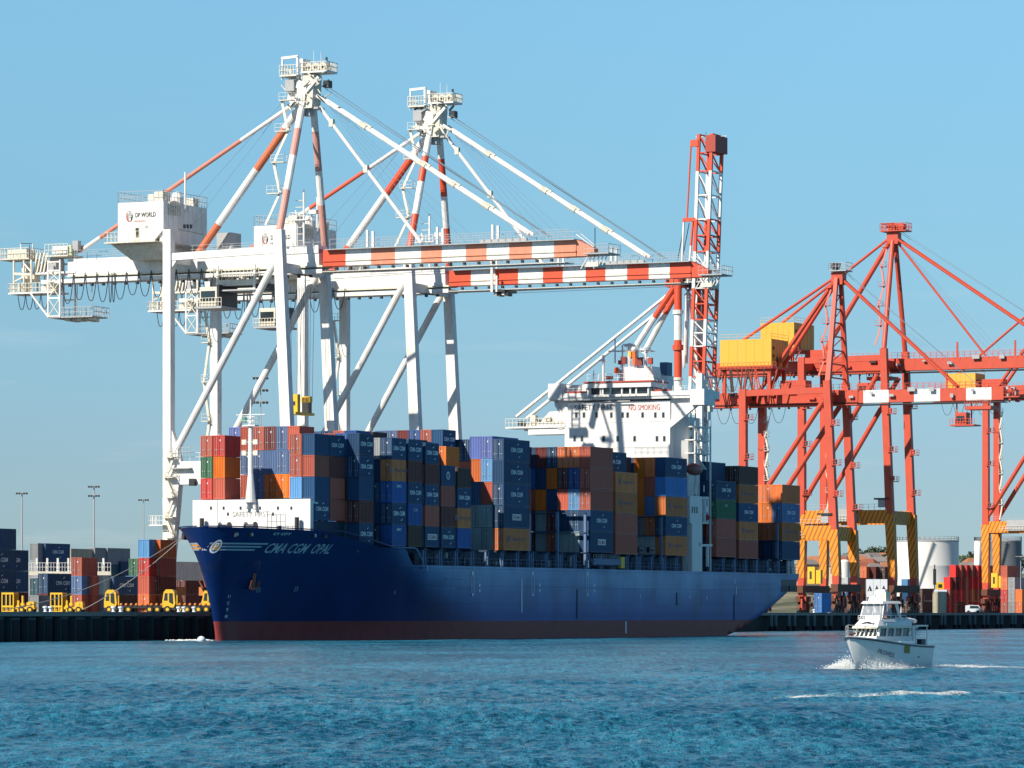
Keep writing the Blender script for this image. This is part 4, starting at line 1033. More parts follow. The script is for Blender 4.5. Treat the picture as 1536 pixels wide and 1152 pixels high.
# accommodation block
s_ = 6.9
def hp_(px, py, y=182.0): return at_y(SO, px, py, y)
hs_ = MB()
zb = hp_(900, 600)[2]; xl = hp_(854, 600)[0]; xr = hp_(1005, 600)[0]
zw0 = hp_(900, 603)[2]                     # underside of the bridge deck
hs_.box((xl, 182, 14), (xr, 192, zw0), WH2)
hs_.prism([(xr, 184.2), (xr + 2.6, 186), (xr + 2.6, 192.5), (xr, 192.5)], 14, zw0 - 3.5, WH2)
house = hs_.build('accommodation_block', ship)
mb = MB()
for x in range(5): 
    z = hp_(900, 640 + 0)[2]
for z in (hp_(900, 634)[2], hp_(900, 672)[2]): mb.box((xl + .05, 181.93, z), (xr - .05, 182, z + .14), WH2)
mb.build('deck_band', house)
zwin = [622.5, 658]
wl = [[864.5, 876, 895, 917, 934, 941.5, 964, 983, 995], [862, 873, 905.5, 926.5, 952, 985.5, 996.5]]
for r_, xs in zip(zwin, wl):
    for px in xs:
        x, y, z = hp_(px, r_); mb = MB(); mb.cbox((x, 181.97, z), (.48, .1, 1.05), GLS); mb.cbox((x, 181.99, z), (.75, .06, 1.35), GRY); mb.build('window', house)
for k, py in enumerate((658, 640, 622)):
    for yy in (187.5, 190):
        z = hp_(1000, py)[2]; mb = MB(); mb.cbox((xr + 2.63, yy, z), (.1, .6, 1.2), GLS); mb.build('window', house)
mb = MB(); a = hp_(890.5, 611); put_text(mb, 'SAFETY FIRST', (a[0], 181.93, a[2]), (1, 0, 0), (0, 0, 1), 9.2, 1.25, BLK)
b = hp_(966.5, 611); put_text(mb, 'NO SMOKING', (b[0], 181.93, b[2]), (1, 0, 0), (0, 0, 1), 7.4, 1.25, LRED); mb.build('lettering', house)
# bridge wings
zd = hp_(900, 596)[2]; zt_ = hp_(900, 589)[2]; wl_, wr_ = hp_(828, 590)[0], hp_(1058, 590)[0]
mb = MB(); mb.box((wl_, 181.2, zd - .6), (wr_, 190, zd), WH2); mb.box((wl_, 181.0, zd), (wr_, 181.2, zt_), WH2); mb.box((wl_, 181.2, zd), (wl_ + .2, 190, zt_ + 0), WH2); mb.box((wr_ - .2, 181.2, zd), (wr_, 190, zt_), WH2)
mb.box((wl_ - .3, 180.6, zd - .4), (wl_ + 3.0, 186.2, hp_(830, 576)[2]), WH2); mb.box((wl_ + 3.0, 182.5, zd), (wl_ + 8.0, 186.4, hp_(830, 578)[2]), WH2)
mb.box((wr_ - 3.0, 180.6, zd - 2.2), (wr_ + .3, 186.2, hp_(830, 592)[2] + .4), WH2)
mb.box((wl_ + 4.2, 180.92, zt_), (wl_ + 9.0, 181.25, zt_ + .35), LRED); mb.box((hp_(981, 590)[0], 180.92, zt_), (hp_(1008, 590)[0], 181.25, zt_ + .35), LRED)
for sx, xa, xb in ((-1, wl_ + .6, xl), (1, wr_ - .8, xr)):
    mb.hexa([(xa, 182, zd - .6 - .9), (xa, 183, zd - 1.5), (xa, 183, zd - .6), (xa, 182, zd - .6), (xb, 182, zd - 7), (xb, 183, zd - 7), (xb, 183, zd - 5.4), (xb, 182, zd - 5.4)], WH2)
    mb.prism_y([(xa, zd - .6), (xb, zd - .6), (xb, zd - 5.6)], 182.4, 182.7, WH2)
mb.box((hp_(910, 600)[0], 180.9, hp_(900, 603.5)[2]), (hp_(948, 600)[0], 181.1, hp_(900, 602)[2]), GRY)
wing = mb.build('bridge_wing', house)
mb = MB(); w0, w1 = hp_(886, 590)[0], hp_(977, 590)[0]; zr = hp_(900, 573)[2]
mb.box((w0, 180.4, zd), (w1, 188.5, hp_(900, 592.5)[2]), WH2); mb.box((w0 + .1, 180.9, zd), (w1 - .1, 188.4, zr - .5), GLS)
for px in (886.5, 889.5, 905, 908.5, 920, 937, 949.5, 958.5, 976.5):
    x = hp_(px, 588)[0]; mb.box((x - .16, 180.4, zd), (x + .16, 180.95, zr - .5), WH2)
for y in (183, 185.5, 188): mb.box((w1 - .2, y, zd), (w1 + .05, y + .3, zr - .4), WH2)
mb.box((w0 - .5, 179.9, zr - 1.4), (w1 + .8, 189, zr - .35), WH2); mb.box((w0 - .7, 179.7, zr - .35), (w1 + 1.0, 189.2, zr), LRED)
wh = mb.build('wheelhouse', house)
mb = MB(); mb.rail([(w0, 180.2, zr), (w1, 180.2, zr), (w1, 188.8, zr)], 1.6, WH2, 1.4, .05)
mb.rail([(wl_ + 3, 181.1, zt_), (w0, 181.1, zt_)], 1.0, WH2, 1.2, .05); mb.rail([(xr + 1, 181.1, zt_), (wr_ - 3, 181.1, zt_)], 1.0, WH2, 1.2, .05); mb.build('railing', wh)
mb = MB(); q = lambda px, py: hp_(px, py, 184.5)
m0, m1 = q(930, 560)[0], q(984, 560)[0]
mb.prism_y([(m0, zr), (m1, zr), (m1 - .6, q(930, 551)[2]), (m0 + 1.0, q(930, 551)[2])], 183.5, 188, WH2)
for px, py0, py1, r_ in ((945.5, 515, 572, .34), (970, 522, 572, .34), (906.5, 533, 572, .28), (924, 508, 545, .16), (935, 518, 572, .18), (958, 520, 560, .18), (892, 556, 572, .1), (899, 560, 572, .1), (981, 556, 572, .12), (996, 570, 592, .1)):
    a = q(px, py0); b = q(px, py1); mb.tube((a[0], 184, b[2]), (a[0], 184, a[2]), r_, WH2, 8)
for px0, px1, py in ((914, 984, 527), (933, 975, 537), (900, 913, 541), (938, 955, 519)):
    a = q(px0, py); b = q(px1, py); mb.tube((a[0], 184, a[2]), (b[0], 184, b[2]), .16, WH2, 6)
mb.rail([(q(936, 527)[0], 183.6, q(936, 529)[2]), (q(978, 527)[0], 183.6, q(978, 529)[2])], 1.2, WH2, 1, .05)
for px, py, r_ in ((929, 558, .7), (987, 574, .5), (1021, 586, .9), (1046, 588, .7)):
    a = q(px, py); mb.lathe((a[0], 184, a[2]), [(.05, -r_)] + [(r_ * math.cos(t), r_ * math.sin(t)) for t in [-1.2 + i * .3 for i in range(9)]] + [(.02, r_)], WH2, 14)
mast = mb.build('radar_mast', wh)
ORG = paint('lifebuoy_orange', (.85, .16, .03, 1), .5, .2, 1)
for px, py, w_, h_, m_ in ((928, 556, .8, 1.3, ORG), (934, 544, .8, .9, LRED), (955, 538, .7, 3.0, ORG), (979, 542, .9, 1.4, LRED), (939, 541, 1.2, 1.6, paint('funnel_red', (.25, .04, .03, 1))), (962, 543, 1.6, 1.8, paint('funnel_red', (.25, .04, .03, 1))), (917, 567, 1.6, .7, ORG), (841, 584, .8, .8, LRED), (949, 532, .6, 1.2, YEL)):
    a = q(px, py); mb = MB(); mb.cbox((a[0], 183.3, a[2]), (w_, .8, h_), m_); mb.tube((a[0], 183.5, a[2] - h_ / 2 - .8), (a[0], 183.5, a[2]), .08, WH2, 5); mb.build('mast_equipment', mast)
for px, py, wd in ((946, 517, 2.8), (970, 524, 2.4)):
    a = q(px, py); mb = MB(); mb.cbox((a[0], 183.6, a[2]), (wd, .3, .3), LWH); mb.tube((a[0], 183.7, a[2] - .8), (a[0], 183.7, a[2]), .15, WH2, 6); mb.build('radar_scanner', mast)
# funnel behind
mb = MB(); a = hp_(987, 592, 196); b = hp_(1001, 543, 196)
mb.box((a[0], 196, 30), (b[0], 199.5, b[2] - 3), WH2); mb.box((a[0] + .3, 196.3, b[2] - 3), (b[0] - .2, 199.2, b[2]), paint('funnel_blue', (.06, .13, .22, 1)))
mb.build('funnel', ship)
# port side tower with lifeboat davits
mb = MB(); l0 = at_x(SO, 1035, 800, 16.1)[1]; l1 = at_x(SO, 1053.5, 800, 16.1)[1]; zt2 = at_x(SO, 1040, 744, 16.1)[2]; zt3 = at_x(SO, 1040, 785, 16.1)[2]
mb.box((13.8, l0, zt3), (16.1, l1, zt2), WH2); mb.box((13.8, l0 + 1.2, 14.07), (16.08, l1, zt3), WH2)
tw_ = mb.build('boarding_tower', ship)
mb = MB()
for k in range(3): yy = l0 + 1.2 + k * 1.3; mb.cbox((16.12, yy, at_x(SO, 1040, 765, 16.1)[2]), (.08, .55, 1.4), DRK)
mb.cbox((16.12, l1 - 1.4, 20), (.08, .9, .8), GRY); mb.build('window', tw_)
mb = MB()
for px, y0, y1 in ((1061, 745, 785), (1061, 820, 850), (1056.5, 745, 785)):
    a = at_x(SO, px, y0, 15.8); b = at_x(SO, px, y1, 15.8); mb.beam((15.8, a[1], b[2]), (15.8, a[1], a[2]), .5, .5, WH2)
for px0, px1, y in ((1053, 1062, 747), (1053, 1062, 784), (1052, 1067, 818)):
    a = at_x(SO, px0, y, 15.8); b = at_x(SO, px1, y, 15.8); mb.beam((15.8, a[1], a[2]), (15.8, b[1], b[2]), .5, .5, WH2)
a = at_x(SO, 1058, 764, 15.8); mb.cbox(a, (.8, 1.2, 1.2), WH2); a = at_x(SO, 1060.5, 776, 15.9); mb.lathe((15.9, a[1], a[2]), [(.5, -.6), (.8, 0), (.5, .6)], LRED, 12)
for px0, y0, px1, y1 in ((1041, 741, 1046, 716), (1047, 722, 1043, 741), (1037, 744, 1036, 735), (1044, 744, 1046, 730), (1056, 738, 1056, 728)):
    a = at_x(SO, px0, y0, 15.5); b = at_x(SO, px1, y1, 15.5); mb.tube(a, b, .16, WH2, 6)
mb.build('boat_davit', ship)
mb = MB(); LBR = paint('lifeboat_red', (.28, .06, .05, 1), .5, .3, .8)
a = at_x(SO, 1033, 703, 15.6); b = at_x(SO, 1055, 703, 15.6); n = 14; ys = np.linspace(a[1], b[1], n); prof = []
vs = []; 
for i, y in enumerate(ys):
    t = abs(2 * i / (n - 1) - 1); r_ = (1 - t ** 3.2) * 1.0 + .08
    for j in range(12):
        an = j * math.pi / 6; vs.append((15.2 + 1.1 * r_ * math.cos(an), y, a[2] + 1.25 * r_ * math.sin(an) * (1 if math.sin(an) > 0 else 1.0)))
mb.add(vs, [(i * 12 + j, i * 12 + (j + 1) % 12, (i + 1) * 12 + (j + 1) % 12, (i + 1) * 12 + j) for i in range(n - 1) for j in range(12)], LBR)
mb.build('lifeboat', ship, smooth=True)
# stair and platform clutter at the port side of the house
mb = MB()
for py in (640, 660, 680):
    a = at_x(SO, 1026, py, 13.5); b = at_x(SO, 1049, py, 13.5); mb.box((xr + 2.6, 184, a[2]), (15.2, 193, a[2] + .25), WH2); mb.rail([(15.2, 184, a[2] + .2), (15.2, 193, a[2] + .2)], 1.5, WH2, 1.5, .06)
    mb.beam((14.6, 185, a[2]), (14.6, 191, a[2] - 3.2), .7, .15, WH2)
for yy in (184.2, 192.8): mb.box((14.9, yy, 14), (15.2, yy + .3, at_x(SO, 1026, 636, 13.5)[2]), WH2)
mb.build('side_gallery', house)
# mooring lines from the bow to the left quay
ROPE = paint('mooring_rope', (.35, .33, .30, 1), .9, .3, 2)
def rope(pa, pb, sag, r_, label, n=24):
    pa = Vector(pa); pb = Vector(pb); mb = MB(); pts = []
    for i in range(n + 1):
        t = i / n; p = pa.lerp(pb, t); p.z -= sag * 4 * t * (1 - t); pts.append(p)
    for a, b in zip(pts, pts[1:]): mb.tube(a, b, r_, ROPE, 5)
    o = mb.build('mooring_line'); tag(o, label, 'rope', 'bow mooring lines'); return o
b1 = sw(-19.6, -34, QZ + .5); b2 = sw(-19.6, -10, QZ + .5)
rope(sw(-10.2, 5.2, 18.9), sw(-19.6, -40, QZ + .6), 2.2, .08, 'long grey mooring line sagging from the bow to the far left quay')
rope(sw(-8.0, 2.0, 18.9), sw(-19.6, -14, QZ + .6), 1.0, .08, 'shorter grey mooring line from the bow to the quay near the crane')
# small white buoy by the stem
mb = MB(); mb.lathe((0, 0, 0), [(.02, -.6)] + [(.75 * math.cos(t), .65 * math.sin(t)) for t in [-1 + i * .28 for i in range(10)]] + [(.02, .68)], LWH, 16)
p = ground(304.5, 761); o = mb.build('mooring_buoy', smooth=True); o.location = (p[0], p[1] - 4, .25); tag(o, 'small white float on the water just left of the ship stem', 'buoy')

# ================================================================== ship-to-shore cranes
def stair_flights(mb, p, q, n, m, w_=1.6):
    "zigzag ladders with railed landings climbing from p to q"
    p = Vector(p); q = Vector(q)
    for i in range(n):
        a = p.lerp(q, i / n); b = p.lerp(q, (i + 1) / n); off = Vector((w_ * (.9 if i % 2 else -.9), 0, 0))
        mb.beam(a + off, b - off, .5, .12, m); mb.beam(a + off + Vector((0, .5, 1)), b - off + Vector((0, .5, 1)), .08, .08, m)
        c = b - Vector((0, 0, 0)); mb.cbox(c, (w_ * 2.2, 1.4, .18), m)
        mb.rail([c + Vector((-w_ * 1.1, -.7, 0)), c + Vector((w_ * 1.1, -.7, 0)), c + Vector((w_ * 1.1, .7, 0))], 1.5, m, 1.1, .05)
def loops(mb, x0, x1, y, z, n, dep, m, r=.09, jitter=0):
    for i in range(n):
        a = x0 + (x1 - x0) * i / n; b = x0 + (x1 - x0) * (i + 1) / n; prev = None; d_ = dep * (1 - jitter * ((i * 37) % 10) / 10)
        for k in range(13):
            t = k / 12; u = 2 * t - 1
            # hanging cable: steep sides, round bottom
            zz = z - d_ * (1 - abs(u) ** 2.6); xx = a + (b - a) * (t + .0)
            p = (xx, y, zz)
            if prev: mb.tube(prev, p, r, m, 5)
            prev = p
def bogie_set(mb, x, y0, y1, m, m2):
    "wheels and balance beams under a sill between y0 and y1"
    for yy in (y0, y1):
        mb.beam((x, yy - 4.6, QZ + 4.4), (x, yy + 4.6, QZ + 4.4), 1.5, 1.7, m)
        for s_ in (-1, 1):
            mb.prism_x([(yy + s_ * 2.4 - 2.0, QZ + 1.5), (yy + s_ * 2.4 + 2.0, QZ + 1.5), (yy + s_ * 2.4 + .6, QZ + 3.6), (yy + s_ * 2.4 - .6, QZ + 3.6)], x - .6, x + .6, m)
            for w_ in (-1.2, 1.2):
                c = (x, yy + s_ * 2.4 + w_, QZ + 1.0)
                mb.tube((x - .45, c[1], c[2]), (x + .45, c[1], c[2]), .85, m2, 12); mb.tube((x + .45, c[1], c[2]), (x + .6, c[1], c[2]), .4, LRED, 8)
def boom_cable_ticks(mb, x0, x1, y, z, m, st=2.3):
    n = int((x1 - x0) / st)
    for i in range(n): x = x0 + (x1 - x0) * i / n; mb.cbox((x, y, z), (.4, .8, .5), m)

def white_crane(O, label, redm, pinkm, strut_pink, trolley_x, cab_x, spreader, key):
    OR = (-42.8, 834.7)            # the frame the measurements were taken in
    c = thing('gantry_crane', label, 'crane', (O[0], O[1], 0), -TH, 'white gantry cranes over the ship')
    LS, G = 19.0, -28.4; ZT = 75.8
    # legs
    def leg(name, x0, y, z0, x1, z1, w0, d0, w1, d1, m=WH):
        mb = MB(); mb.beam((x0, y, z0), (x1, y, z1), w0, d0, m, w1, d1)
        for z in np.arange(z0 + 8, z1 - 2, 11.5):
            t = (z - z0) / (z1 - z0); x = x0 + (x1 - x0) * t; mb.cbox((x, y, z), (w0 + (w1 - w0) * t + .04, d0 + (d1 - d0) * t + .04, .16), m)
        return mb.build(name, c)
    wl0 = leg('leg', 0, 0, 9, -3.4, 80.5, 2.5, 1.9, 1.9, 1.7); wl1 = leg('leg', 0, LS, 9, -3.4, 73.5, 2.5, 1.9, 1.9, 1.7)
    ll0 = leg('leg', G, 0, 33, G, 81.5, 1.75, 1.8, 1.75, 1.8); ll1 = leg('leg', G, LS, 33, G, 73.4, 1.75, 1.8, 1.75, 1.8)
    for y in (0, LS):
        mb = MB(); mb.hexa([(G - .9, y - .9, 12), (G + .9, y - .9, 12), (G + .9, y + .9, 12), (G - .9, y + .9, 12), (G - .9, y - .9, 33), (G + 3.0, y - .9, 33), (G + 3.0, y + .9, 33), (G - .9, y + .9, 33)], WH)
        mb.prism_y([(G + .9, 30.5), (G + 4.6, 30.5), (G + .9, 42)], y - .6, y + .6, WH)
        mb.build('lower_leg', c)
    # portal and sill beams
    mb = MB()
    for y in (0, LS): mb.box((G + .9, y - .85, 30.6), (-1.2, y + .85, 35.2), WH)
    mb.rail([(G + 1, -.8, 35.2), (-1.5, -.8, 35.2)], 1.7, WH, 2, .05)
    mb.build('portal_beam', c)
    for x in (G, 0): mb = MB(); mb.box((x - .95, -1.2, 11.6), (x + .95, LS + 1.2, 15.3), WH); mb.build('sill_beam', c)
    mb = MB(); mb.box((G - .7, 1, ZT - 1), (G + .7, LS - 1, ZT + 1), WH); mb.box((-4.2, 1, ZT - 3.5), (-2.8, LS - 1, ZT - 1.7), WH)
    for y in (0, LS): mb.beam((G + .8, y, ZT + .2), (-4.2, y, ZT + .8), 1.1, 1.45, WH)
    for s_ in (0, LS): mb.prism_y([(G + .8, ZT - .6), (G + 2.0, ZT - .6), (G + .8, ZT - 2.2)], s_ - .5, s_ + .5, WH)
    mb.build('tie_beam', c)
    for y in (0, LS):
        mb = MB(); b = at_y(OR, 262, 680, 0); t = at_y(OR, 411, 396, 0)
        mb.tube((b[0], y, b[2]), (t[0], y, t[2]), .72, WH, 12); mb.build('diagonal_brace', c)
    # travel gear
    for x in (G, 0):
        mb = MB(); bogie_set(mb, x, 1.0, LS - 1, paint('bogie_orange', (.62, .22, .05, 1), .6, .5, 1), DRK)
        for y in (0, LS): mb.hexa([(x - 1.2, y - 1.2, 8), (x + 1.2, y - 1.2, 8), (x + 1.2, y + 1.2, 8), (x - 1.2, y + 1.2, 8), (x - .7, y - .9, 12), (x + .7, y - .9, 12), (x + .7, y + .9, 12), (x - .7, y + .9, 12)], YPL)
        mb.build('bogie', c)
    ym = LS / 2
    # girder (landside, fixed) and boom (waterside, hinged)
    gx0 = at_y(OR, 58, 400, ym)[0]; hx = at_y(OR, 491, 400, ym)[0]; bx1 = at_y(OR, 869, 380, ym)[0]
    mb = MB(); mb.box((gx0 + 8, ym - 1.7, 73.9), (hx - 1, ym + 1.7, 77.2), WH); mb.box((gx0 + 8, ym - 2.1, 73.55), (hx, ym + 2.1, 73.9), CREAM)
    mb.box((gx0 + 2, ym - 2.3, 72.3), (hx, ym + 2.3, 73.1), WH); boom_cable_ticks(mb, gx0 + 6, hx, ym - 2, 71.8, DRK, 2.6)
    mb.box((hx - 9, ym - 1.9, 76.4), (hx - 1, ym + 1.9, 77.9), WH)
    mb.rail([(gx0 + 10, ym - 2.2, 77.2), (hx - 2, ym - 2.2, 77.2)], 1.7, GRY, 2.2, .05); mb.rail([(gx0 + 8, ym + 2.2, 77.2), (hx - 2, ym + 2.2, 77.2)], 1.7, GRY, 2.2, .05)
    mb.build('girder', c)
    bounds = [490, 524, 562, 598, 637, 668, 704, 735, 769, 803, 836, 869]
    bxs = [at_y(OR, p, 380, ym)[0] for p in bounds]
    mb = MB()
    for i in range(11):
        m = redm if i % 2 == 0 or i == 1 and False else WH
        if i == 0: m = RST
        if i == 1: m = redm if False else WH
        mb.box((bxs[i] + .01, ym - 1.55, 73.7), (bxs[i + 1], ym + 1.55, 77.0), m)
        mb.box((bxs[i] + .01, ym - 1.75, 74.55), (bxs[i + 1], ym + 1.75, 74.85), CREAM if m is WH else m)
    mb.box((bxs[0], ym - 2.2, 72.5), (bx1 - 2, ym + 2.2, 72.62), CREAM); boom_cable_ticks(mb, bxs[0], bx1 - 2, ym - 1.6, 73.1, DRK, 3.0)
    mb.rail([(bxs[0] + 2, ym - 2.4, 77.0), (bx1 - 1, ym - 2.4, 77.0)], 1.9, GRY, 1.5, .055); mb.rail([(bxs[0] + 2, ym + 2.4, 77.0), (bx1 - 1, ym + 2.4, 77.0)], 1.9, GRY, 1.5, .055)
    mb.box((bxs[0] + 1, ym - 2.6, 76.8), (bx1, ym - 1.6, 76.98), GRY)
    for x in (hx + 9.6, hx + 25, hx + 37): mb.beam((x, ym - 1.2, 77), (x, ym - 1.2, 80.5), .45, .45, WH); mb.beam((x, ym + 1.2, 77), (x, ym + 1.2, 80.5), .45, .45, WH)
    for x in (bxs[8] + 1, ): mb.beam((x - 7, ym - 1.9, 77.3), (x + 3, ym - 1.9, 77.3), .5, .6, GRY)
    for zz in (72.1, 71.7): mb.tube((bxs[2], ym - 1.9, zz), (bx1 - 3, ym - 1.9, zz + .2), .06, CBL, 4)
    boom = mb.build('boom', c)
    # boom tip
    mb = MB(); mb.hexa([(bx1, ym - 1.4, 73.7), (bx1 + 3.6, ym - 1.0, 73.7), (bx1 + 3.6, ym + 1.0, 73.7), (bx1, ym + 1.4, 73.7), (bx1, ym - 1.4, 76.9), (bx1 + 3.6, ym - 1, 75.2), (bx1 + 3.6, ym + 1, 75.2), (bx1, ym + 1.4, 76.9)], redm)
    mb.cbox((bx1 + 4.8, ym, 74.0), (5.2, 5.6, .25), GRY)
    mb.rail([(bx1 + 2.2, ym - 2.8, 74.1), (bx1 + 7.4, ym - 2.8, 74.1), (bx1 + 7.4, ym + 2.8, 74.1), (bx1 + 2.2, ym + 2.8, 74.1)], 1.7, GRY, 1.0, .06)
    for k in range(6): mb.tube((bx1 + 2.6 + k * .8, ym - 1.5, 74 - .3), (bx1 + 1.0 + k * .9, ym - 1.5, 71.2 + .3 * (k % 3)), .12, WH, 5)
    mb.cbox((bx1 + 3.5, ym, 72.0), (2.5, 3.5, .9), CREAM); mb.tube((bx1 + 4, ym - 1.5, 74.1), (bx1 + 4, ym - 1.5, 79.0), .09, DRK, 5); mb.tube((bx1 + 1, ym - 1.5, 78.0), (bx1 + 4, ym - 1.5, 75.6), .07, WH, 5)
    mb.tube((bx1, ym - 1.4, 77.9), (bx1 + 3.6, ym - 1.4, 75.4), .09, WH, 5)
    mb.build('boom_tip_platform', boom)
    # machinery house
    hx0, hx1 = at_y(OR, 177, 330, 1.0)[0], at_y(OR, 245, 330, 1.0)[0]
    zt, zf = at_y(OR, 211, 303, 1.0)[2], at_y(OR, 211, 363, 1.0)[2]
    mb = MB(); mb.prism_y([(hx0, zf), (hx1 - 2.4, zf), (hx1, zf + 2.4), (hx1, zt), (hx0, zt)], 1.0, 18.6, WH)
    mb.box((hx1 - 1.2, 1.6, zf - 1.6), (hx1 - .1, 18.4, zf + 2.4), WH)
    for k in range(1, 9): mb.box((hx1, 1 + k * 1.95, zf + 3), (hx1 + .06, 1.06 + k * 1.95, zt), WH)
    mb.box((hx0 + 1, 1.5, zf - 1.3), (hx1, 18, zf), CREAM)
    for z in (zf - .25,): mb.box((hx0 - 2.0, -1.2, z), (hx1 - .6, 19.4, z + .25), CREAM)
    mb.hexa([(hx0 + 2, 3, zf - 3.4), (hx1, 3, zf - 3.4), (hx1, 16, zf - 3.4), (hx0 + 2, 16, zf - 3.4), (hx0 - 1.5, 1, zf - .3), (hx1, 1, zf - .3), (hx1, 18, zf - .3), (hx0 - 1.5, 18, zf - .3)], CREAM)
    house = mb.build('machinery_house', c)
    mb = MB(); mb.rail([(hx0 - 2, -1.2, zf), (hx1 - 1, -1.2, zf)], 2.0, CREAM, .8, .06); mb.rail([(hx0 - 2, -1.2, zf), (hx0 - 2, 19, zf)], 2.0, CREAM, 1.5, .06)
    mb.rail([(hx0, 1, zt), (hx1, 1, zt), (hx1, 18.6, zt), (hx0, 18.6, zt)], 2.2, GRY, 1.1, .06, True); mb.build('railing', house)
    for x, y, w_, d_, h_ in ((hx0 + 7.4, 4.5, 3.4, 3.0, 1.7), (hx1 - 2.0, 4, 2, 3, 2.1), (hx1 - 2, 10, 1.4, 1.4, 1.5), (hx1 - 1.5, 15.5, 1.6, 2.4, 1.8), (hx0 + 3, 12, 2.5, 2.5, 1.8)): mb = MB(); mb.box((x - w_ / 2, y - d_ / 2, zt), (x + w_ / 2, y + d_ / 2, zt + h_), CREAM); mb.build('roof_unit', house)
    mb = MB(); mb.lathe((hx1 - 1.2, 8.5, zt), [(1.3, 0), (1.3, 1.4), (.7, 2.4), (.05, 2.6)], WH, 12)
    mb.build('roof_vent', house)
    dx = hx0 + 3.0; mb = MB(); mb.cbox((dx + 1.4, .96, zf + 1.6), (1.5, .1, 3.0), CREAM); mb.cbox((dx + 1.5, .9, zf + 1.9), (.7, .1, 1.9), DRK); mb.cbox((hx0 + 6.6, .95, zf + 3.0), (.5, .1, .5), GRY); mb.build('door', house)
    # shade side: small ventilation openings and conduit
    mb = MB()
    for k in range(3): mb.cbox((hx1 + .05, 9.4 + k * 1.3, zt - 4.4 + .1 * k), (.08, .8, .8), DRK)
    mb.tube((hx1 + .08, 7, zt - 5.2), (hx1 + .08, 17, zt - 5.4), .08, GRY, 5)
    mb.rail([(hx1 + .2, 3, zf + 5.4), (hx1 + .2, 7.5, zf + 5.4)], 2.6, CREAM, .9, .12)
    mb.build('vent', house)
    mb = MB(); lx, lz = at_y(OR, 234, 323, 1.0)[0], at_y(OR, 218, 322, 1.0)[2]
    put_text(mb, 'DP WORLD', (at_y(OR, 218.5, 322, 1)[0], .93, lz), (1, 0, 0), (0, 0, 1), 4.7, .95, BLK, bold=.015)
    put_text(mb, 'AUSTRALIA' if False else 'FREMANTLE', (at_y(OR, 210, 331, 1)[0], .93, lz - 1.25), (1, 0, 0), (0, 0, 1), 2.6, .38, LRED)
    ox, oz = at_y(OR, 194.3, 324.5, 1)[0], at_y(OR, 194, 324.5, 1)[2]
    def arc(a0, a1, r0, r1, m, sq=1.45):
        v = []; n = 14
        for i in range(n + 1):
            a = a0 + (a1 - a0) * i / n; wv = math.sin(math.pi * i / n)
            v += [(ox + (r1 - (r1 - r0) * wv) * .86 * math.cos(a), .93, oz + (r1 - (r1 - r0) * wv) * math.sin(a) * 1.3), (ox + r1 * .86 * math.cos(a), .93, oz + r1 * math.sin(a) * 1.3)]
        mb.add(v, [(2 * i, 2 * i + 2, 2 * i + 3, 2 * i + 1) for i in range(n)], m)
    arc(2.2, 5.0, .45, .88, LRED); arc(-1.4, .5, .5, .88, BLK); arc(.9, 2.1, .6, .88, GRY)
    for k in (-.25, .15, .5): mb.beam((ox - .55, .93, oz + k - .1), (ox + .5, .93, oz + k + .15), .03, .16, GRY)
    mb.build('lettering', house)
    # electrical platform to the right of the house
    mb = MB(); px0 = hx1 + .6
    a = at_y(OR, 345, 372, ym); mb.cbox(((px0 + a[0]) / 2, ym + 4, zf - 2.6), (abs(a[0] - px0), 6, .3), CREAM); mb.rail([(px0, ym + 1, zf - 2.5), (a[0], ym + 1, zf - 2.5), (a[0], ym + 7, zf - 2.5)], 1.8, GRY, 1.4, .06)
    mb.box((a[0] - 4.2, ym + 2, zf - 2.4), (a[0] - .8, ym + 6, zf + 2.2), GRY); mb.build('electrical_platform', c)
    # tower frame: struts meeting at the mast head
    head = (-2.2, ym, 107.5)
    def strut(name, p, q, r, px_bands, ms):
        mb = MB(); mb.band(p, q, r, px_bands, ms, 12); return mb.build(name, c)
    pk = strut_pink
    strut('tower_strut', (-4.0, ym, 105.5), (G + 2.0, ym - 1, 77.4), .78, (.14, .42, .80), (WH, pk[0], WH, pk[0]))
    strut('tower_strut', (-2.6, ym - 1.5, 105.5), (-3.4, .3, 80.5), .75, (.18, .40, .68), (WH, pk[1], WH, pk[1]))
    strut('tower_strut', (-1.6, ym + 1.5, 105.5), (-3.2, LS, 78), .72, (.16, .44, .68), (WH, pk[1], WH, pk[1]))
    be = at_y(OR, 126, 373, ym)
    strut('backstay', (-5.0, ym, 106.5), (be[0], ym, be[2]), .42, (.25, .63 if key == 1 else .55, .80, .92), (WH, pk[2], WH, pk[2], WH))
    mb = MB(); a = at_y(OR, 278, 262, ym - 2); mb.tube((a[0], ym - 2, a[2] + .5), (a[0], ym - 2, zt - 1), .25, WH, 6); mb.build('stay_post', c)
    # forestays
    f1 = at_y(OR, 797, 352, ym); f2 = at_y(OR, 632, 364, ym)
    for s_ in (-1.1, 1.1):
        mb = MB(); p = Vector((.5, ym + s_, 107.6)); q = Vector((f1[0], ym + s_, f1[2])); mb.tube(p, q, .36, WH, 8)
        for t in (.22, .5, .64, .80): c_ = p.lerp(q, t); d_ = (q - p).normalized(); mb.tube(c_ - d_ * .9, c_ + d_ * .9, .52, CREAM, 8)
        mb.build('forestay', c)
    mb = MB(); mb.tube((0.6, ym, 105.5), (f2[0], ym, f2[2]), .38, WH, 8)
    for t in (.12, .46): p = Vector((.6, ym, 105.5)).lerp(Vector((f2[0], ym, f2[2])), t); mb.cbox(p, (.9, .9, 1.5), CREAM)
    mb.build('forestay', c)
    mb = MB()
    for s_, dz in ((-.8, 2.2), (.8, 1.8), (0, 1.3)): mb.tube((1.8, ym + s_, 107.8 + dz), (f1[0] + 4, ym + s_, 77.8), .07, ROP, 5)
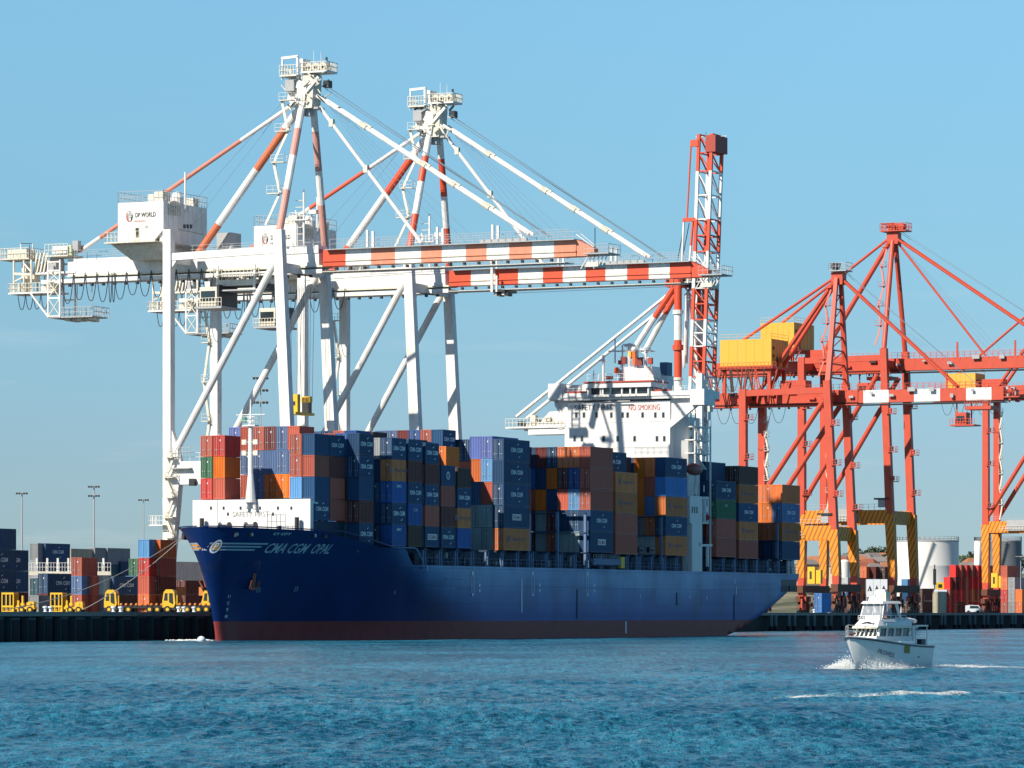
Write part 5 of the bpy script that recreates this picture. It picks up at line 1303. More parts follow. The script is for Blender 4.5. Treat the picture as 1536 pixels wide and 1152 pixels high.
    for k in range(5): mb.tube((1.2, ym + .3 * k, 107.5), (f2[0] + 2 + k * 2.6, ym, 77.4), .035, ROP, 4)
    for k in range(2): mb.tube((-5.5, ym + k, 109), (G - 6 + 5 * k, ym, 82), .04, ROP, 4)
    mb.build('hoist_rope', c)
    # mast head
    mb = MB()
    mb.hexa([(-3.8, ym - 1.8, 105.2), (-.2, ym - 1.8, 105.2), (-.2, ym + 1.8, 105.2), (-3.8, ym + 1.8, 105.2), (-4.0, ym - 1.7, 111.9), (.2, ym - 1.7, 111.9), (.2, ym + 1.7, 111.9), (-4.0, ym + 1.7, 111.9)], CREAM)
    mb.prism_y([(-6.0, 107.2), (-4.2, 105.2), (-3.8, 109.2), (-5.8, 109.0)], ym - 1.3, ym + 1.3, WH); mb.prism_y([(-3.4, 106.4), (-1.8, 105.6), (-1.2, 110.2), (-3.0, 110.8)], ym - 2.2, ym - 1.7, WH)
    mb.cbox((-4.9, ym - .6, 111.7), (3.8, 5.0, .3), CREAM); mb.cbox((.4, ym, 112.3), (6.0, 4.4, .4), WH)
    mb.rail([(-6.8, ym - 3.1, 111.8), (-3.0, ym - 3.1, 111.8)], 2.0, CREAM, .6, .08); mb.rail([(-6.8, ym - 3.1, 111.8), (-6.8, ym + 2.0, 111.8)], 2.0, CREAM, .9, .07)
    mb.rail([(-2.6, ym - 2.3, 112.5), (3.4, ym - 2.3, 112.5), (3.4, ym + 2.2, 112.5), (-2.6, ym + 2.2, 112.5)], 1.7, CREAM, .55, .08, True)
    mb.beam((-6.6, ym - 2.2, 111), (-6.6, ym - 2.2, 115.4), .3, .3, WH); mb.beam((-3.2, ym - 2.2, 111), (-3.2, ym - 2.2, 115.5), .4, .4, WH); mb.beam((-6.8, ym - 2.2, 115.3), (-3.0, ym - 2.2, 115.5), .4, .5, WH)
    mb.box((-2.7, ym - 2.2, 112.5), (-2.0, ym + 1, 115.0), WH); mb.cbox((-4.9, ym - 1.5, 109.8), (2.0, 2, 2.2), GRY)
    rg = random.Random(key)
    for x in (-1.2, .4, 2.0): mb.tube((x, ym - 1.4, 113.3), (x, ym + 1.2, 113.3), .85, CREAM, 12); mb.tube((x, ym - 1.5, 113.3), (x, ym - 1.4, 113.3), .35, DRK, 8)
    for k_ in range(26):
        q_ = Vector((rg.uniform(-6, 3), ym - 2.0 + rg.uniform(-.4, .3), rg.uniform(106.0, 112.5))); mb.beam(q_, q_ + Vector((rg.uniform(-1.6, 1.6), rg.uniform(-.3, .3), rg.uniform(-1.6, 1.6))), rg.uniform(.15, .5), rg.uniform(.15, .4), rg.choice([CREAM, WH, GRY, DRK, CREAM]))
    mb.beam((-2.8, ym - 2, 107.0), (1.4, ym - 2, 111.2), .35, .55, WH); mb.tube((3.2, ym - 2, 111.6), (3.2, ym - 2, 114.9), .07, DRK, 4); mb.cbox((3.2, ym - 2, 114.6), (.35, .3, .8), DRK)
    mb.tube((-.2, ym - 1, 113), (-.2, ym - 1, 116.6), .045, WH, 4); mb.tube((1.4, ym - 1, 113), (1.4, ym - 1, 116.2), .045, WH, 4)
    mb.cbox((2.4, ym, 109.9), (1.2, 1.6, 1.4), DRK); mb.cbox((-2.0, ym, 104.6), (1.6, 1.6, 1.6), GRY); mb.cbox((.2, ym, 105.2), (1.5, 2.8, .4), GRY)
    mb.build('mast_head', c)
    # ladders up the tower strut and the leg
    mb = MB(); a = at_y(OR, 408, 330, 3); b = at_y(OR, 436, 150, 6); stair_flights(mb, (a[0], 2.4, a[2] - 1), (b[0] - 1, ym - 3.2, b[2]), 4, CREAM, 1.3); mb.build('tower_ladder', c); mb = MB()
    a = at_y(OR, 455, 330, LS); mb.beam((a[0] - .6, LS - 2, 78), (a[0] - .6, LS - 2, 86), .3, .3, WH); mb.beam((a[0] + 1.2, LS - 2, 78), (a[0] + 1.2, LS - 2, 90), .3, .3, WH)
    mb.cbox((a[0] + .2, LS - 2, 84), (4.4, 1.4, .2), WH); mb.rail([(a[0] - 1.8, LS - 2.6, 84), (a[0] + 2.3, LS - 2.6, 84)], 1.5, WH, .8, .06)
    for k in range(8): mb.cbox((a[0] + .2, LS - 2, 78.5 + k * 1.35), (1.8, .3, .12), CREAM)
    mb.cbox((a[0] + 3.4, LS - 2, 85.5), (1.6, 1.2, .8), WH); mb.beam((a[0] + 2, LS - 2, 84.1), (a[0] + 3.4, LS - 2, 85.3), .2, .2, WH)
    mb.build('light_tower', c)
    mb = MB(); stair_flights(mb, (G + 1.2, -1.8, 16), (G + 1.2, -1.8, 36), 5, CREAM, 1.0)
    mb.cbox((G - 1.6, -.8, 22.5), (3.2, 3.2, .25), WH); mb.rail([(G - 3.2, -2.4, 22.6), (G, -2.4, 22.6)], 1.8, WH, .8, .06); mb.rail([(G - 3.2, -2.4, 22.6), (G - 3.2, .8, 22.6)], 1.8, WH, .8, .06)
    mb.cbox((G + 3.6, -1.2, 33.8), (4.5, 1.5, .25), GRY); mb.rail([(G + 1.2, -2, 36.2), (G + 6.0, -2, 36.2)], 1.7, GRY, .8, .06); mb.cbox((G + 6.2, -1.2, 31), (1.2, 1.2, 1.4), DRK)
    mb.build('leg_stair', c)
    mb = MB(); stair_flights(mb, (G - 1.5, LS - 1.2, 36), (G - 1.5, LS - 1.2, 68), 4, CREAM, .7); mb.build('leg_stair', c)
    # landside end of the girder: platforms, lattice and hanging service deck
    def X(px): return at_y(OR, px, 400, ym)[0]
    def Z(py): return at_y(OR, 80, py, ym)[2]
    mb = MB()
    mb.box((X(8), ym - 3, Z(389)), (X(55), ym + 3, Z(387)), CREAM); mb.rail([(X(8), ym - 3, Z(388)), (X(55), ym - 3, Z(388)), (X(55), ym + 3, Z(388))], 2.2, CREAM, .8, .07); mb.rail([(X(8), ym - 3, Z(388)), (X(8), ym + 3, Z(388))], 2.2, CREAM, .9, .07)
    mb.cbox((X(32), ym, Z(380)), (4.6, 3.4, 1.9), CREAM); mb.tube((X(31), ym, Z(387)), (X(31), ym, Z(363)), .12, WH, 5); mb.beam((X(31), ym, Z(363)), (X(49), ym, Z(364)), .14, .14, DRK); mb.tube((X(49), ym, Z(364)), (X(49), ym, Z(374)), .12, WH, 5)
    mb.tube((X(10), ym - 2.8, Z(388)), (X(10), ym - 2.8, Z(362)), .07, DRK, 4); mb.tube((X(55), ym - 2.8, Z(388)), (X(55), ym - 2.8, Z(368)), .07, DRK, 4)
    mb.cbox((X(40), ym, Z(375)), (1.4, 1.4, .9), DRK)
    mb.hexa([(X(55), ym - 1.5, Z(411)), (X(90), ym - 1.6, Z(411)), (X(90), ym + 1.6, Z(411)), (X(55), ym + 1.5, Z(411)), (X(55), ym - 1.2, Z(401)), (X(90), ym - 1.6, Z(384)), (X(90), ym + 1.6, Z(384)), (X(55), ym + 1.2, Z(401))], GRY)
    mb.box((X(56), ym - 1.9, Z(412)), (X(120), ym + 1.9, Z(409)), WH)
    for px in (58, 63, 68, 73): mb.beam((X(px), ym - 1.9, Z(409)), (X(px + 5), ym - 1.7, Z(380)), .3, .3, CREAM)
    mb.box((X(79), ym - 3, Z(387)), (X(113), ym + 3, Z(385)), CREAM); mb.rail([(X(79), ym - 3, Z(386)), (X(113), ym - 3, Z(386))], 2.4, CREAM, .9, .08); mb.cbox((X(95), ym, Z(376)), (3.6, 3, 1.5), WH); mb.box((X(105), ym - 1, Z(386)), (X(111), ym + 1, Z(369)), paint('cabinet_green', (.5, .56, .38, 1), .6, .3, 1)); mb.cbox((X(119), ym - 1, Z(371)), (1.3, 1.3, 2.0), GRY)
    mb.beam((X(117), ym, Z(378)), (X(126), ym, Z(373)), .6, .9, redm)
    mb.build('end_platform', c)
    mb = MB()
    mb.box((X(24), ym - 3, Z(441)), (X(92), ym + 3, Z(438.5)), WH); mb.rail([(X(24), ym - 3, Z(439)), (X(92), ym - 3, Z(439))], 1.9, CREAM, .8, .07); mb.rail([(X(24), ym - 3, Z(439)), (X(24), ym + 3, Z(439))], 1.9, CREAM, .8, .07)
    for px in (31, 46, 57): mb.beam((X(px), ym - 2.6, Z(438)), (X(px), ym - 2.6, Z(390)), .32, .32, CREAM); mb.beam((X(px), ym + 2.6, Z(438)), (X(px), ym + 2.6, Z(390)), .3, .3, CREAM)
    mb.beam((X(46), ym - 2.6, Z(395)), (X(57), ym - 2.6, Z(408)), .3, .3, WH); mb.beam((X(31), ym - 2.6, Z(422)), (X(57), ym - 2.6, Z(410)), .25, .25, CREAM); mb.beam((X(31), ym - 2.6, Z(410)), (X(57), ym - 2.6, Z(412)), .3, .5, CREAM)
    for px, py, w_, h_ in ((40, 400, 1.0, 1.8), (41, 416, 1.4, 1.6), (52, 415, 1.2, 1.8), (36, 430, 1.6, 1.6), (82, 432, 3.0, 1.4), (72, 434, 2.0, 1.2)): mb.cbox((X(px), ym, Z(py)), (w_, 2.2, h_), CREAM)
    mb.tube((X(57), ym - 3, Z(440)), (X(84), ym - 3, Z(477)), .22, WH, 8)
    for px in (84, 101.5): 
        for dy in (-3, 3): mb.beam((X(px), ym + dy, Z(478)), (X(px), ym + dy, Z(392)), .3, .3, WH)
    for py in (395, 408, 424, 449, 476): 
        for dy in (-3, 3): mb.beam((X(84), ym + dy, Z(py)), (X(101.5), ym + dy, Z(py)), .28, .28, WH)
    for py0, py1 in ((424, 408), (449, 424), (476, 449)): mb.beam((X(84), ym - 3, Z(py0)), (X(101.5), ym - 3, Z(py1)), .16, .16, CREAM); mb.beam((X(101.5), ym - 3, Z(py0)), (X(84), ym - 3, Z(py1)), .16, .16, CREAM)
    mb.box((X(84), ym - 3, Z(479)), (X(150), ym + 3, Z(477)), GRY); mb.rail([(X(101), ym - 3, Z(478)), (X(152), ym - 3, Z(478)), (X(152), ym + 3, Z(478))], 2.0, GRY, .9, .08); mb.rail([(X(84), ym + 3, Z(478)), (X(152), ym + 3, Z(478))], 2.0, GRY, 1.2, .07)
    for k in range(7): mb.cbox((X(108 + k * 6), ym - 1 + (k % 3), Z(481)), (1.1, 2, .6 + .3 * (k % 2)), CREAM)
    for px in (116, 138): mb.tube((X(px), ym, Z(478)), (X(px), ym, Z(412)), .08, GRY, 5)
    mb.build('service_deck', c)
    mb = MB()
    loops(mb, X(37), X(83), ym - 2.6, Z(441), 4, 3.2, CBL); mb.build('festoon_cable', c); mb = MB(); loops(mb, X(102), X(172), ym - 2.4, Z(412), 4, 6.2, CBL, jitter=.15)
    loops(mb, X(172), X(182), ym - 2.4, Z(414), 2, 6.0, CBL); loops(mb, X(180), X(330), ym - 2.4, Z(413), 8, 5.6, CBL, jitter=.2)
    mb.build('festoon_cable', c)
    # trolley with operator's cab and hoist ropes
    tx = trolley_x; mb = MB()
    if key == 2:
        mb.box((tx - 1.6, ym - 3, 72.0), (tx + 1.4, ym + 3, 72.5), DRK); mb.beam((tx - 1.5, ym - 3, 72), (tx - 1.5, ym - 3, 77.4), .5, .4, WH); mb.beam((tx - .4, ym - 3, 72), (tx - .4, ym - 3, 75.4), .4, .4, WH)
        for k in range(4): mb.cbox((tx - 1 + k * .9, ym - 1.5, 71.7 - .2 * (k % 2)), (.6, 2, .7), DRK if k % 2 else CREAM)
    else:
        mb.box((tx - 4.5, ym - 3.2, 70.4), (tx + 4.5, ym + 3.2, 71.6), CREAM); mb.rail([(tx - 5.5, ym - 3.6, 71.6), (tx + 5.5, ym - 3.6, 71.6)], 2.2, CREAM, .8, .08)
        for k in range(6): mb.cbox((tx - 3.8 + k * 1.5, ym - 1.5 + (k % 3) * 1.3, 72.4), (.9, 1.5, 1.3), CREAM if k % 2 else DRK)
        for x in (tx - 4.2, tx + 4.2): mb.beam((x, ym - 3, 68.6), (x, ym - 3, 74.5), .5, .5, WH)
        mb.box((tx - 5.6, ym - 3.8, 69.3), (tx + 5.6, ym + 3.4, 69.6), GRY); mb.box((tx + 4, ym - 3.0, 69.6), (tx + 7.5, ym + 3, 70.6), DRK)
    tr = mb.build('trolley', c)
    cx = cab_x; mb = MB(); mb.box((cx - 1.9, ym - 4.6, 66.4), (cx + 2.0, ym - .8, 70.2), CREAM); mb.box((cx + 2.0, ym - 4.6, 66.0), (cx + 2.5, ym + 3.0, 70.6), DRK)
    mb.box((cx - 3.2, ym - 4.9, 65.9), (cx + 3.2, ym + 3.2, 66.3), GRY); mb.rail([(cx - 3.2, ym - 4.9, 66.3), (cx + 3.2, ym - 4.9, 66.3)], 1.7, CREAM, .7, .07); mb.box((cx - 1.6, ym - 4.68, 67.4), (cx + 1.6, ym - 4.6, 69.4), GLS)
    mb.build('operator_cab', tr)
    if spreader:
        sx, sz = spreader; mb = MB()
        for k in (-1.2, -.6, .6, 1.2):
            for dy in (-2.6, 2.6): mb.tube((sx + k * 1.4, ym + dy, 70), (sx + k, ym + dy, sz + 2.6), .045, CBL, 4)
        mb.build('hoist_rope', tr)
        mb = MB(); mb.box((sx - 1.0, ym - 4, sz), (sx + 1.0, ym + 4, sz + .5), YEL); mb.box((sx - 1.0, ym - 3.2, sz + .5), (sx + 1.0, ym - 2.0, sz + 4.0), YEL); mb.box((sx - .8, ym + 2.0, sz + .5), (sx + .8, ym + 3.2, sz + 3.6), DRK); mb.box((sx - 1, ym + 2.0, sz + 2.6), (sx + .9, ym + 3.2, sz + 3.8), YEL)
        mb.box((sx - 1.0, ym - 3.25, sz + 1.8), (sx + .5, ym - 3.2, sz + 2.6), DRK)
        mb.build('spreader', tr)
    return c
O1 = (-42.8, 834.7)
t2 = 56.4; O2 = (O1[0] + ST * t2, O1[1] + CT * t2)
sx1 = at_y(O1, 451, 600, 9.5)
cr1 = white_crane(O1, 'white gantry crane nearest the bow, tallest mast, faded orange and white boom', RSF, RSF, (paint('strut_orange_red', (.66, .17, .07, 1), .5, .2, .5), RPK, paint('stay_faded_red', (.68, .25, .17, 1), .5, .3, .5)), at_y(O1, 365, 400, 9.5)[0], at_y(O1, 329, 440, 9.5)[0], (sx1[0], sx1[2] - 3.0), 1)
cr2 = white_crane(O2, 'white gantry crane second from the bow, bright red and white striped boom', RST, RST, (RST, RST, paint('stay_red', (.72, .12, .06, 1), .5, .2, .5)), at_y(O2, 757, 430, 9.5)[0] + 0, at_y(O2, 416, 460, 9.5)[0], None, 2)

# small third white crane with its boom folded up
def raised_crane():
    O = (45.6, 1020.6)
    c = thing('raised_boom_crane', 'red and white striped crane with its boom raised behind the ship bridge', 'crane', (O[0], O[1], 0), -TH)
    ym = 6.0
    P = lambda px, py, y=ym: Vector(at_y(O, 1050 if px == 1 else px, py, y))
    mb = MB(); a = P(852, 640, 0)
    mb.box((a.x - .6, -.6, 8), (a.x + .6, .6, P(852, 640, 0).z), WH); mb.build('leg', c)
    for px, y in ((1050, 0), (1056, 10)):
        a = P(px, 690, y); b = P(px, 560, y); mb = MB(); mb.box((a.x - .8, y - .7, 8), (a.x + .8, y + .7, b.z), WH); mb.build('leg', c)
    # girder stub on the land side with tidy clutter
    a = P(766, 640); b = P(1052, 612); mb = MB(); mb.box((a.x + 6, ym - 2.6, a.z - 2.2), (b.x, ym + 2.6, a.z + .8), WH); mb.box((a.x, ym - 3, a.z - .6), (a.x + 16, ym + 3, a.z - .2), WH)
    mb.rail([(a.x, ym - 3, a.z - .2), (a.x + 16, ym - 3, a.z - .2)], 2.0, CREAM, 1.0, .08)
    for k in range(12): mb.cbox((a.x + 4 + k * 1.2, ym - 2 + (k % 3), a.z + .6 + (k % 4) * .5 - 1.5 * (k % 2)), (1.4, 1.6, 1.1 + .5 * (k % 3)), CREAM if k % 4 else DRK)
    mb.hexa([(a.x + 9, ym - 2, a.z + .8), (a.x + 22, ym - 2, a.z + .8), (a.x + 22, ym + 2, a.z + .8), (a.x + 9, ym + 2, a.z + .8), (a.x + 11, ym - 1, a.z + 3.4), (a.x + 20, ym - 1, a.z + 3.8), (a.x + 20, ym + 1, a.z + 3.8), (a.x + 11, ym + 1, a.z + 3.4)], CREAM)
    mb.build('girder', c)
    # mast: two tubes painted in bands
    top = P(1016, 428); z0 = P(1016, 690).z
    pts = [P(1016, y).z for y in (405, 471, 512, 568, 690)]
    for k, px in enumerate((1017, 1048)):
        y = 2 if k == 0 else 10
        x = P(px, 500, y).x; mb = MB(); zs = pts; ms = (RST, WH, RST, WH)
        for i in range(4): mb.tube((x, y, zs[i]), (x, y, zs[i + 1] if i < 3 else 20), .95 if k == 0 else .6, ms[i], 12)
        if k == 0: mb.tube((x, y, P(1, 518).z), (x, y, P(1, 526).z), 1.35, RST, 12); mb.tube((x, y, P(1, 466).z), (x, y, P(1, 472).z), 1.3, WH, 12); mb.tube((x, y, P(1, 568).z), (x, y, P(1, 571).z), 1.2, CREAM, 12)
        mb.build('mast_tube', c)
    mb = MB(); a = P(1004, 413); b = P(1030, 398); mb.box((a.x, ym - 2.5, P(1, 430).z), (b.x, ym + 2.5, P(1, 395).z), RST); mb.box((b.x, ym - 2, P(1, 420).z), (P(1042, 400).x, ym + 2, P(1, 412).z), RST)
    pa, pb = P(1020, 420), P(1066, 420)
    mb.box((pa.x + 1, ym - 3.2, P(1, 425).z), (pb.x, ym + 3.2, P(1, 423).z), GRY); mb.rail([(pa.x + 1, ym - 3.2, P(1, 424).z), (pb.x, ym - 3.2, P(1, 424).z), (pb.x, ym + 3.2, P(1, 424).z)], 2.0, CREAM, .9, .07)
    rg = random.Random(9)
    for k in range(22):
        q = P(rg.uniform(1022, 1062), rg.uniform(408, 446)); e = q + Vector((rg.uniform(-2.5, 2.5), rg.uniform(-1, 1), rg.uniform(-2.4, 2.4))); mb.beam(q, e, .35, .3, rg.choice([CREAM, WH, GRY, CREAM, DRK]))
    mb.cbox(P(1047, 427), (4.2, 4, 1.4), DRK); mb.build('mast_head', c)
    for px0, py0, px1, py1, m0, fr, y in ((1013, 428, 946, 532, RST, .46, ym - 2.5), (1014, 440, 966, 530, RST, .34, ym + 1.5)):
        mb = MB(); mb.band(P(px0, py0, y), P(px1, py1, y), .75, (fr,), (RST, WH), 10); mb.build('tower_strut', c)
    for px0, py0, px1, py1, y in ((1012, 434, 775, 625, ym - 2), (1014, 446, 790, 628, ym + 2)):
        mb = MB(); mb.tube(P(px0, py0, y), P(px1, py1, y), .42, WH, 8); mb.build('backstay', c)
    # folded links hanging between mast and boom
    mb = MB()
    for px0, py0, px1, py1 in ((1018, 440, 1026, 552), (1030, 440, 1026, 552), (1033, 450, 1030, 545), (1034, 440, 1052, 600), (1046, 440, 1038, 520), (1040, 520, 1048, 610)): mb.tube(P(px0, py0), P(px1, py1), .3, WH, 6)
    mb.build('folded_link', c)
    # raised boom: four chords, lacing, bands
    bands = [(203, 258, RST), (258, 330, WH), (330, 378, RST), (378, 433, WH), (433, 480, RST), (480, 520, WH), (520, 565, RST), (565, 612, WH)]
    def bx(side, py):      # chord position on the picture at row py
        t = (py - 203) / 409.0
        return (1074 - 23 * t) if side == 0 else (1090 - 22 * t)
    fr = MB(); yy = (ym - 3.2, ym + 3.2)
    chords = [(0, yy[0]), (1, yy[0] + 0.0), (0, yy[1]), (1, yy[1])]
    def C(s_, y, py):      # the boom leans slightly over the water; chords in a 3 m by 6 m box
        t = (py - 203) / 409.0
        z = P(1070, py).z; x = at_y(O, 1066 - 14 * t, py, ym)[0] + (s_ - .5) * 3.4
        return Vector((x, y, z))
    for s_, y in chords:
        mb = MB()
        for a, b, m in bands:
            mb.beam(C(s_, y, a), C(s_, y, b), .75, .75, m)
        mb.build('boom_chord', c)
    mb = MB(); k = 0
    for a, b, m in bands:
        n = 2
        for i in range(n):
            r0 = a + (b - a) * i / n; r1 = a + (b - a) * (i + 1) / n
            for s_ in (0, 1): mb.beam(C(s_, yy[0], r0), C(s_, yy[1], r1), .28, .28, m); mb.beam(C(s_, yy[1], r0), C(s_, yy[0], r0), .3, .3, m)
            for y in yy: mb.beam(C(0, y, r0), C(1, y, r1), .25, .25, m); mb.beam(C(0, y, r1), C(1, y, r1), .3, .3, m)
    mb.build('boom_lacing', c)
    mb = MB(); q = C(1, ym, 217); mb.box((q.x - 1.4, ym - 3.8, P(1, 231).z), (q.x + 1.2, ym + 3.8, P(1, 206).z), paint('boom_tip_maroon', (.42, .06, .035, 1), .6, .3, .8)); q = C(0, ym, 210); mb.box((q.x - 2, ym - 3.8, P(1, 222).z), (q.x, ym - 3, P(1, 212).z), RST)
    mb.tube((q.x - 2.2, ym, P(1, 205).z), (q.x + 6, ym, P(1, 206).z), .07, WH, 4); mb.tube((q.x + .5, ym, P(1, 206).z), (q.x + .5, ym, P(1, 199).z), .07, DRK, 4); mb.build('boom_tip', c)
    mb = MB()
    q = C(0, yy[0], 330); mb.beam(q + Vector((-3.4, 0, 0)), q, .8, .9, RST)
    for dx in (-3.2, -.8): mb.band(q + Vector((dx, 0, -.3)), C(0, yy[0], 425) + Vector((dx * .75 - 1, 0, 0)), .3, (.4,), (WH if dx < -2 else RST, WH), 6)
    for dx in (-1.8, -3): mb.tube(C(0, yy[0], 335) + Vector((dx, 0, 0)), C(0, yy[0], 430) + Vector((dx - 2.6, 0, 0)), .12, CBL, 5)
    for dx in (-2.0,): mb.tube(C(0, yy[0], 212) + Vector((dx, 0, 0)), C(0, yy[0], 330) + Vector((dx - .4, 0, 0)), .22, RST, 6); 
    mb.build('boom_outrigger', c)
    mb = MB(); rg = random.Random(3)
    for k in range(16):
        q = P(rg.uniform(1034, 1062), rg.uniform(590, 640), 2); mb.cbox(q, (rg.uniform(.6, 2), 2, rg.uniform(.6, 2.2)), rg.choice([WH, CREAM, GRY, RST]))
    for py in (600, 625, 650): q0 = P(1030, py, 1); q1 = P(1060, py, 1); mb.rail([q0, q1], 1.8, WH, .9, .07)
    mb.build('hinge_platform', c)
raised_crane()

# red cranes of the further berth
def red_crane(O, OR, gz, apz, bands, label, G, LS, house, boom_x, gird_x, legbase, portal, ax, strutdown, braces, tall, strip_z):
    c = thing('red_gantry_crane', label, 'crane', (O[0], O[1], 0), -TH, 'red gantry cranes on the right berth'); ym = LS / 2
    zs = strip_z
    for x, y in ((G, 0), (G, LS), (0, 0), (0, LS)):
        top = gz + (3.0 if x == 0 else 1.0); lean = -3.0 if x == 0 else 0
        def xx(z): return x + lean * (z - 12) / (top - 12)
        mb = MB(); mb.beam((xx(zs), y, zs), (xx(top), y, top), 2.3, 2.1, RCR, 2.1, 1.9); l_ = mb.build('leg', c)
        mb = MB(); mb.beam((x, y, 16), (xx(zs), y, zs), 2.2, 2.4, STR, 2.9, 2.3)
        mb.beam((x, y, 9.5), (x, y, 16), 1.6, 2.0, RCR, 2.2, 2.4); mb.build('striped_foot', l_)
    mb = MB()
    for y in (0, LS): mb.box((G + 1.4, y - 1.05, zs - 2.9), (-1.4, y + 1.05, zs + 1.2), STR)
    mb.box((G + .6, .9, zs - 3.2), (G + 2.2, LS - .9, zs + .9), STR)
    mb.box((-2.2, .9, zs - 3.2), (-.6, LS - .9, zs + .9), STR)
    mb.build('portal_beam', c)
    mb = MB(); mb.rail([(G + 2, -1.0, zs + 1.2), (-2, -1.0, zs + 1.2)], 1.8, GRY, 1.8, .06); mb.box((G * .72, -2.2, zs - 2.2), (G * .38, -1.2, zs + 1.6), GRY); mb.rail([(G * .8, -2.4, zs - 2.4), (G * .34, -2.4, zs - 2.4)], 1.8, CREAM, 1.0, .07)
    mb.cbox((-3.4, 0, zs + 4.6), (4.6, 3, .5), DRK); mb.cbox((-3.4, 0, zs + 3.2), (2.2, 2, 2.4), GRY); mb.build('walkway', c)
    for x in (G, 0):
        mb = MB(); mb.box((x - 1.1, -2.0, 11.4), (x + 1.1, LS + 2.0, 13.6), BRN)
        bogie_set(mb, x, 1, LS - 1, BRN, DRK)
        rg = random.Random(int(x) + 77)
        for k in range(18): yk = rg.uniform(-5, LS + 5); mb.cbox((x + 1.3, yk, QZ + rg.uniform(.8, 5)), (.5, .8, rg.uniform(.8, 3)), rg.choice([RCR, BRN, RCR, DRK, LRED]))
        mb.build('bogie', c)
    mb = MB(); mb.box((G + 2.2, -.9, 14.2), (G + 4.6, 1.5, 19.4), YEL); mb.box((G + 2.9, -.95, 15.6), (G + 3.6, -.9, 18), DRK); mb.box((G + 4.9, -.6, 14.2), (G + 6.4, 1.2, 18.4), YEL); mb.build('cable_reel', c)
    # girder and boom
    g0, g1, b1 = gird_x; mb = MB(); mb.box((g0, ym - 1.9, gz - 3.6), (g1, ym + 1.9, gz + .3), RCR); mb.box((g0, ym - 2.3, gz - 4.1), (g1, ym + 2.3, gz - 3.75), RCR)
    boom_cable_ticks(mb, g0 + 2, g1, ym - 2, gz - 4.6, DRK, 3); mb.rail([(g0, ym - 2.4, gz + .3), (g1, ym - 2.4, gz + .3)], 1.8, RCR, 1.8, .06); mb.build('girder', c)
    mb = MB(); xs = [g1] + [at_y(OR, p, 595, ym)[0] for p in bands] + [b1]
    for i in range(len(xs) - 1):
        mb.box((xs[i] + .02, ym - 1.7, gz - 3.5), (xs[i + 1], ym + 1.7, gz + .2), WH if i % 2 else RCR)
    mb.box((g1, ym - 2.2, gz - 4.2), (b1, ym + 2.2, gz - 3.9), DRK); mb.rail([(g1, ym - 2.3, gz + .2), (b1, ym - 2.3, gz + .2)], 1.8, RCR, 1.8, .06); mb.rail([(g1, ym + 2.3, gz + .2), (b1, ym + 2.3, gz + .2)], 1.8, RCR, 1.8, .06)
    for k in (.3, .6): xk = g1 + (b1 - g1) * k; mb.beam((xk, ym, gz), (xk, ym, gz + 5), .5, .5, RCR)
    bm = mb.build('boom', c)
    mb = MB(); rg = random.Random(8)
    for k in range(12): mb.cbox((b1 + rg.uniform(0, 4), ym + rg.uniform(-2, 2), gz - rg.uniform(0, 4)), (rg.uniform(.5, 1.5), 1.5, rg.uniform(.5, 1.5)), rg.choice([RCR, DRK, RCR, GRY]))
    mb.rail([(b1, ym - 2.4, gz - 2.6), (b1 + 5, ym - 2.4, gz - 2.6)], 1.8, RCR, .9, .07); mb.box((b1, ym - 2.4, gz - 2.9), (b1 + 5, ym + 2.4, gz - 2.6), RCR); mb.build('boom_tip_platform', bm)
    # upper cross ties
    mb = MB()
    for y in (0, LS): mb.beam((G + 1, y, gz - .2), (-3.6, y, gz + .2), 1.3, 1.8, RCR)
    mb.box((G - .9, 1, gz - 2.8), (G + .9, LS - 1, gz - .5), RCR); mb.box((-4.2, 1, gz - 2.8), (-2.4, LS - 1, gz - .5), RCR); mb.build('tie_beam', c)
    for y in (0, LS):
        for (x0, z0, x1, z1) in braces: mb = MB(); mb.tube((x0, y, z0), (x1, y, z1), .8, RCR, 10); mb.build('diagonal_brace', c)
    # machinery house
    h0, h1, z0, z1, ya, yb = house; mb = MB(); mb.box((h0, ya, z0), (h1, yb, z1), YPL); mb.box((h0 - .4, ya - .5, z0 - .7), (h1 + .4, yb + .5, z0), RCR)
    for k in range(1, 6): mb.box((h1, ya + (yb - ya) * k / 6, z0), (h1 + .07, ya + (yb - ya) * k / 6 + .12, z1), YPL); mb.box((h0 + (h1 - h0) * k / 6, ya - .06, z0), (h0 + (h1 - h0) * k / 6 + .1, ya, z1), YPL)
    for x, y in ((h0 + 1, ya + 1), (h1 - 1, ya + 1), (h1 - 1, yb - 1)): mb.box((x - .5, y - .5, gz), (x + .5, y + .5, z0 - .7), RCR)
    ho = mb.build('machinery_house', c)
    mb = MB(); mb.box((h1 + .08, ya + 1.2, z1 - 3.2), (h1 + .12, ya + 2.4, z1 - 2.2), DRK); mb.box((h1 + .08, ya + 1.2, z1 - 5.4), (h1 + .12, ya + 2.0, z1 - 4.6), DRK); mb.box((h1 + .08, ya + 4, z0), (h1 + .12, ya + 5.2, z0 + 3), DRK); mb.build('vent', ho)
    mb = MB(); mb.rail([(h0, ya, z1), (h1, ya, z1), (h1, yb, z1)], 1.6, YPL, 2.4, .06); mb.rail([(h0 - 2, ya - 1.2, z0 - .7), (h1 + 2, ya - 1.2, z0 - .7)], 1.8, RCR, 1.2, .07); mb.build('railing', ho)
    mb = MB(); rg = random.Random(12)
    for k in range(26):
        x = rg.uniform(h0 - 3, h1 + 1); mb.beam((x, ya - .5, gz + .3), (x + rg.uniform(-2, 2), ya - .5, z0 - .7), .3, .3, rg.choice([RCR, DRK, RCR, BRN]))
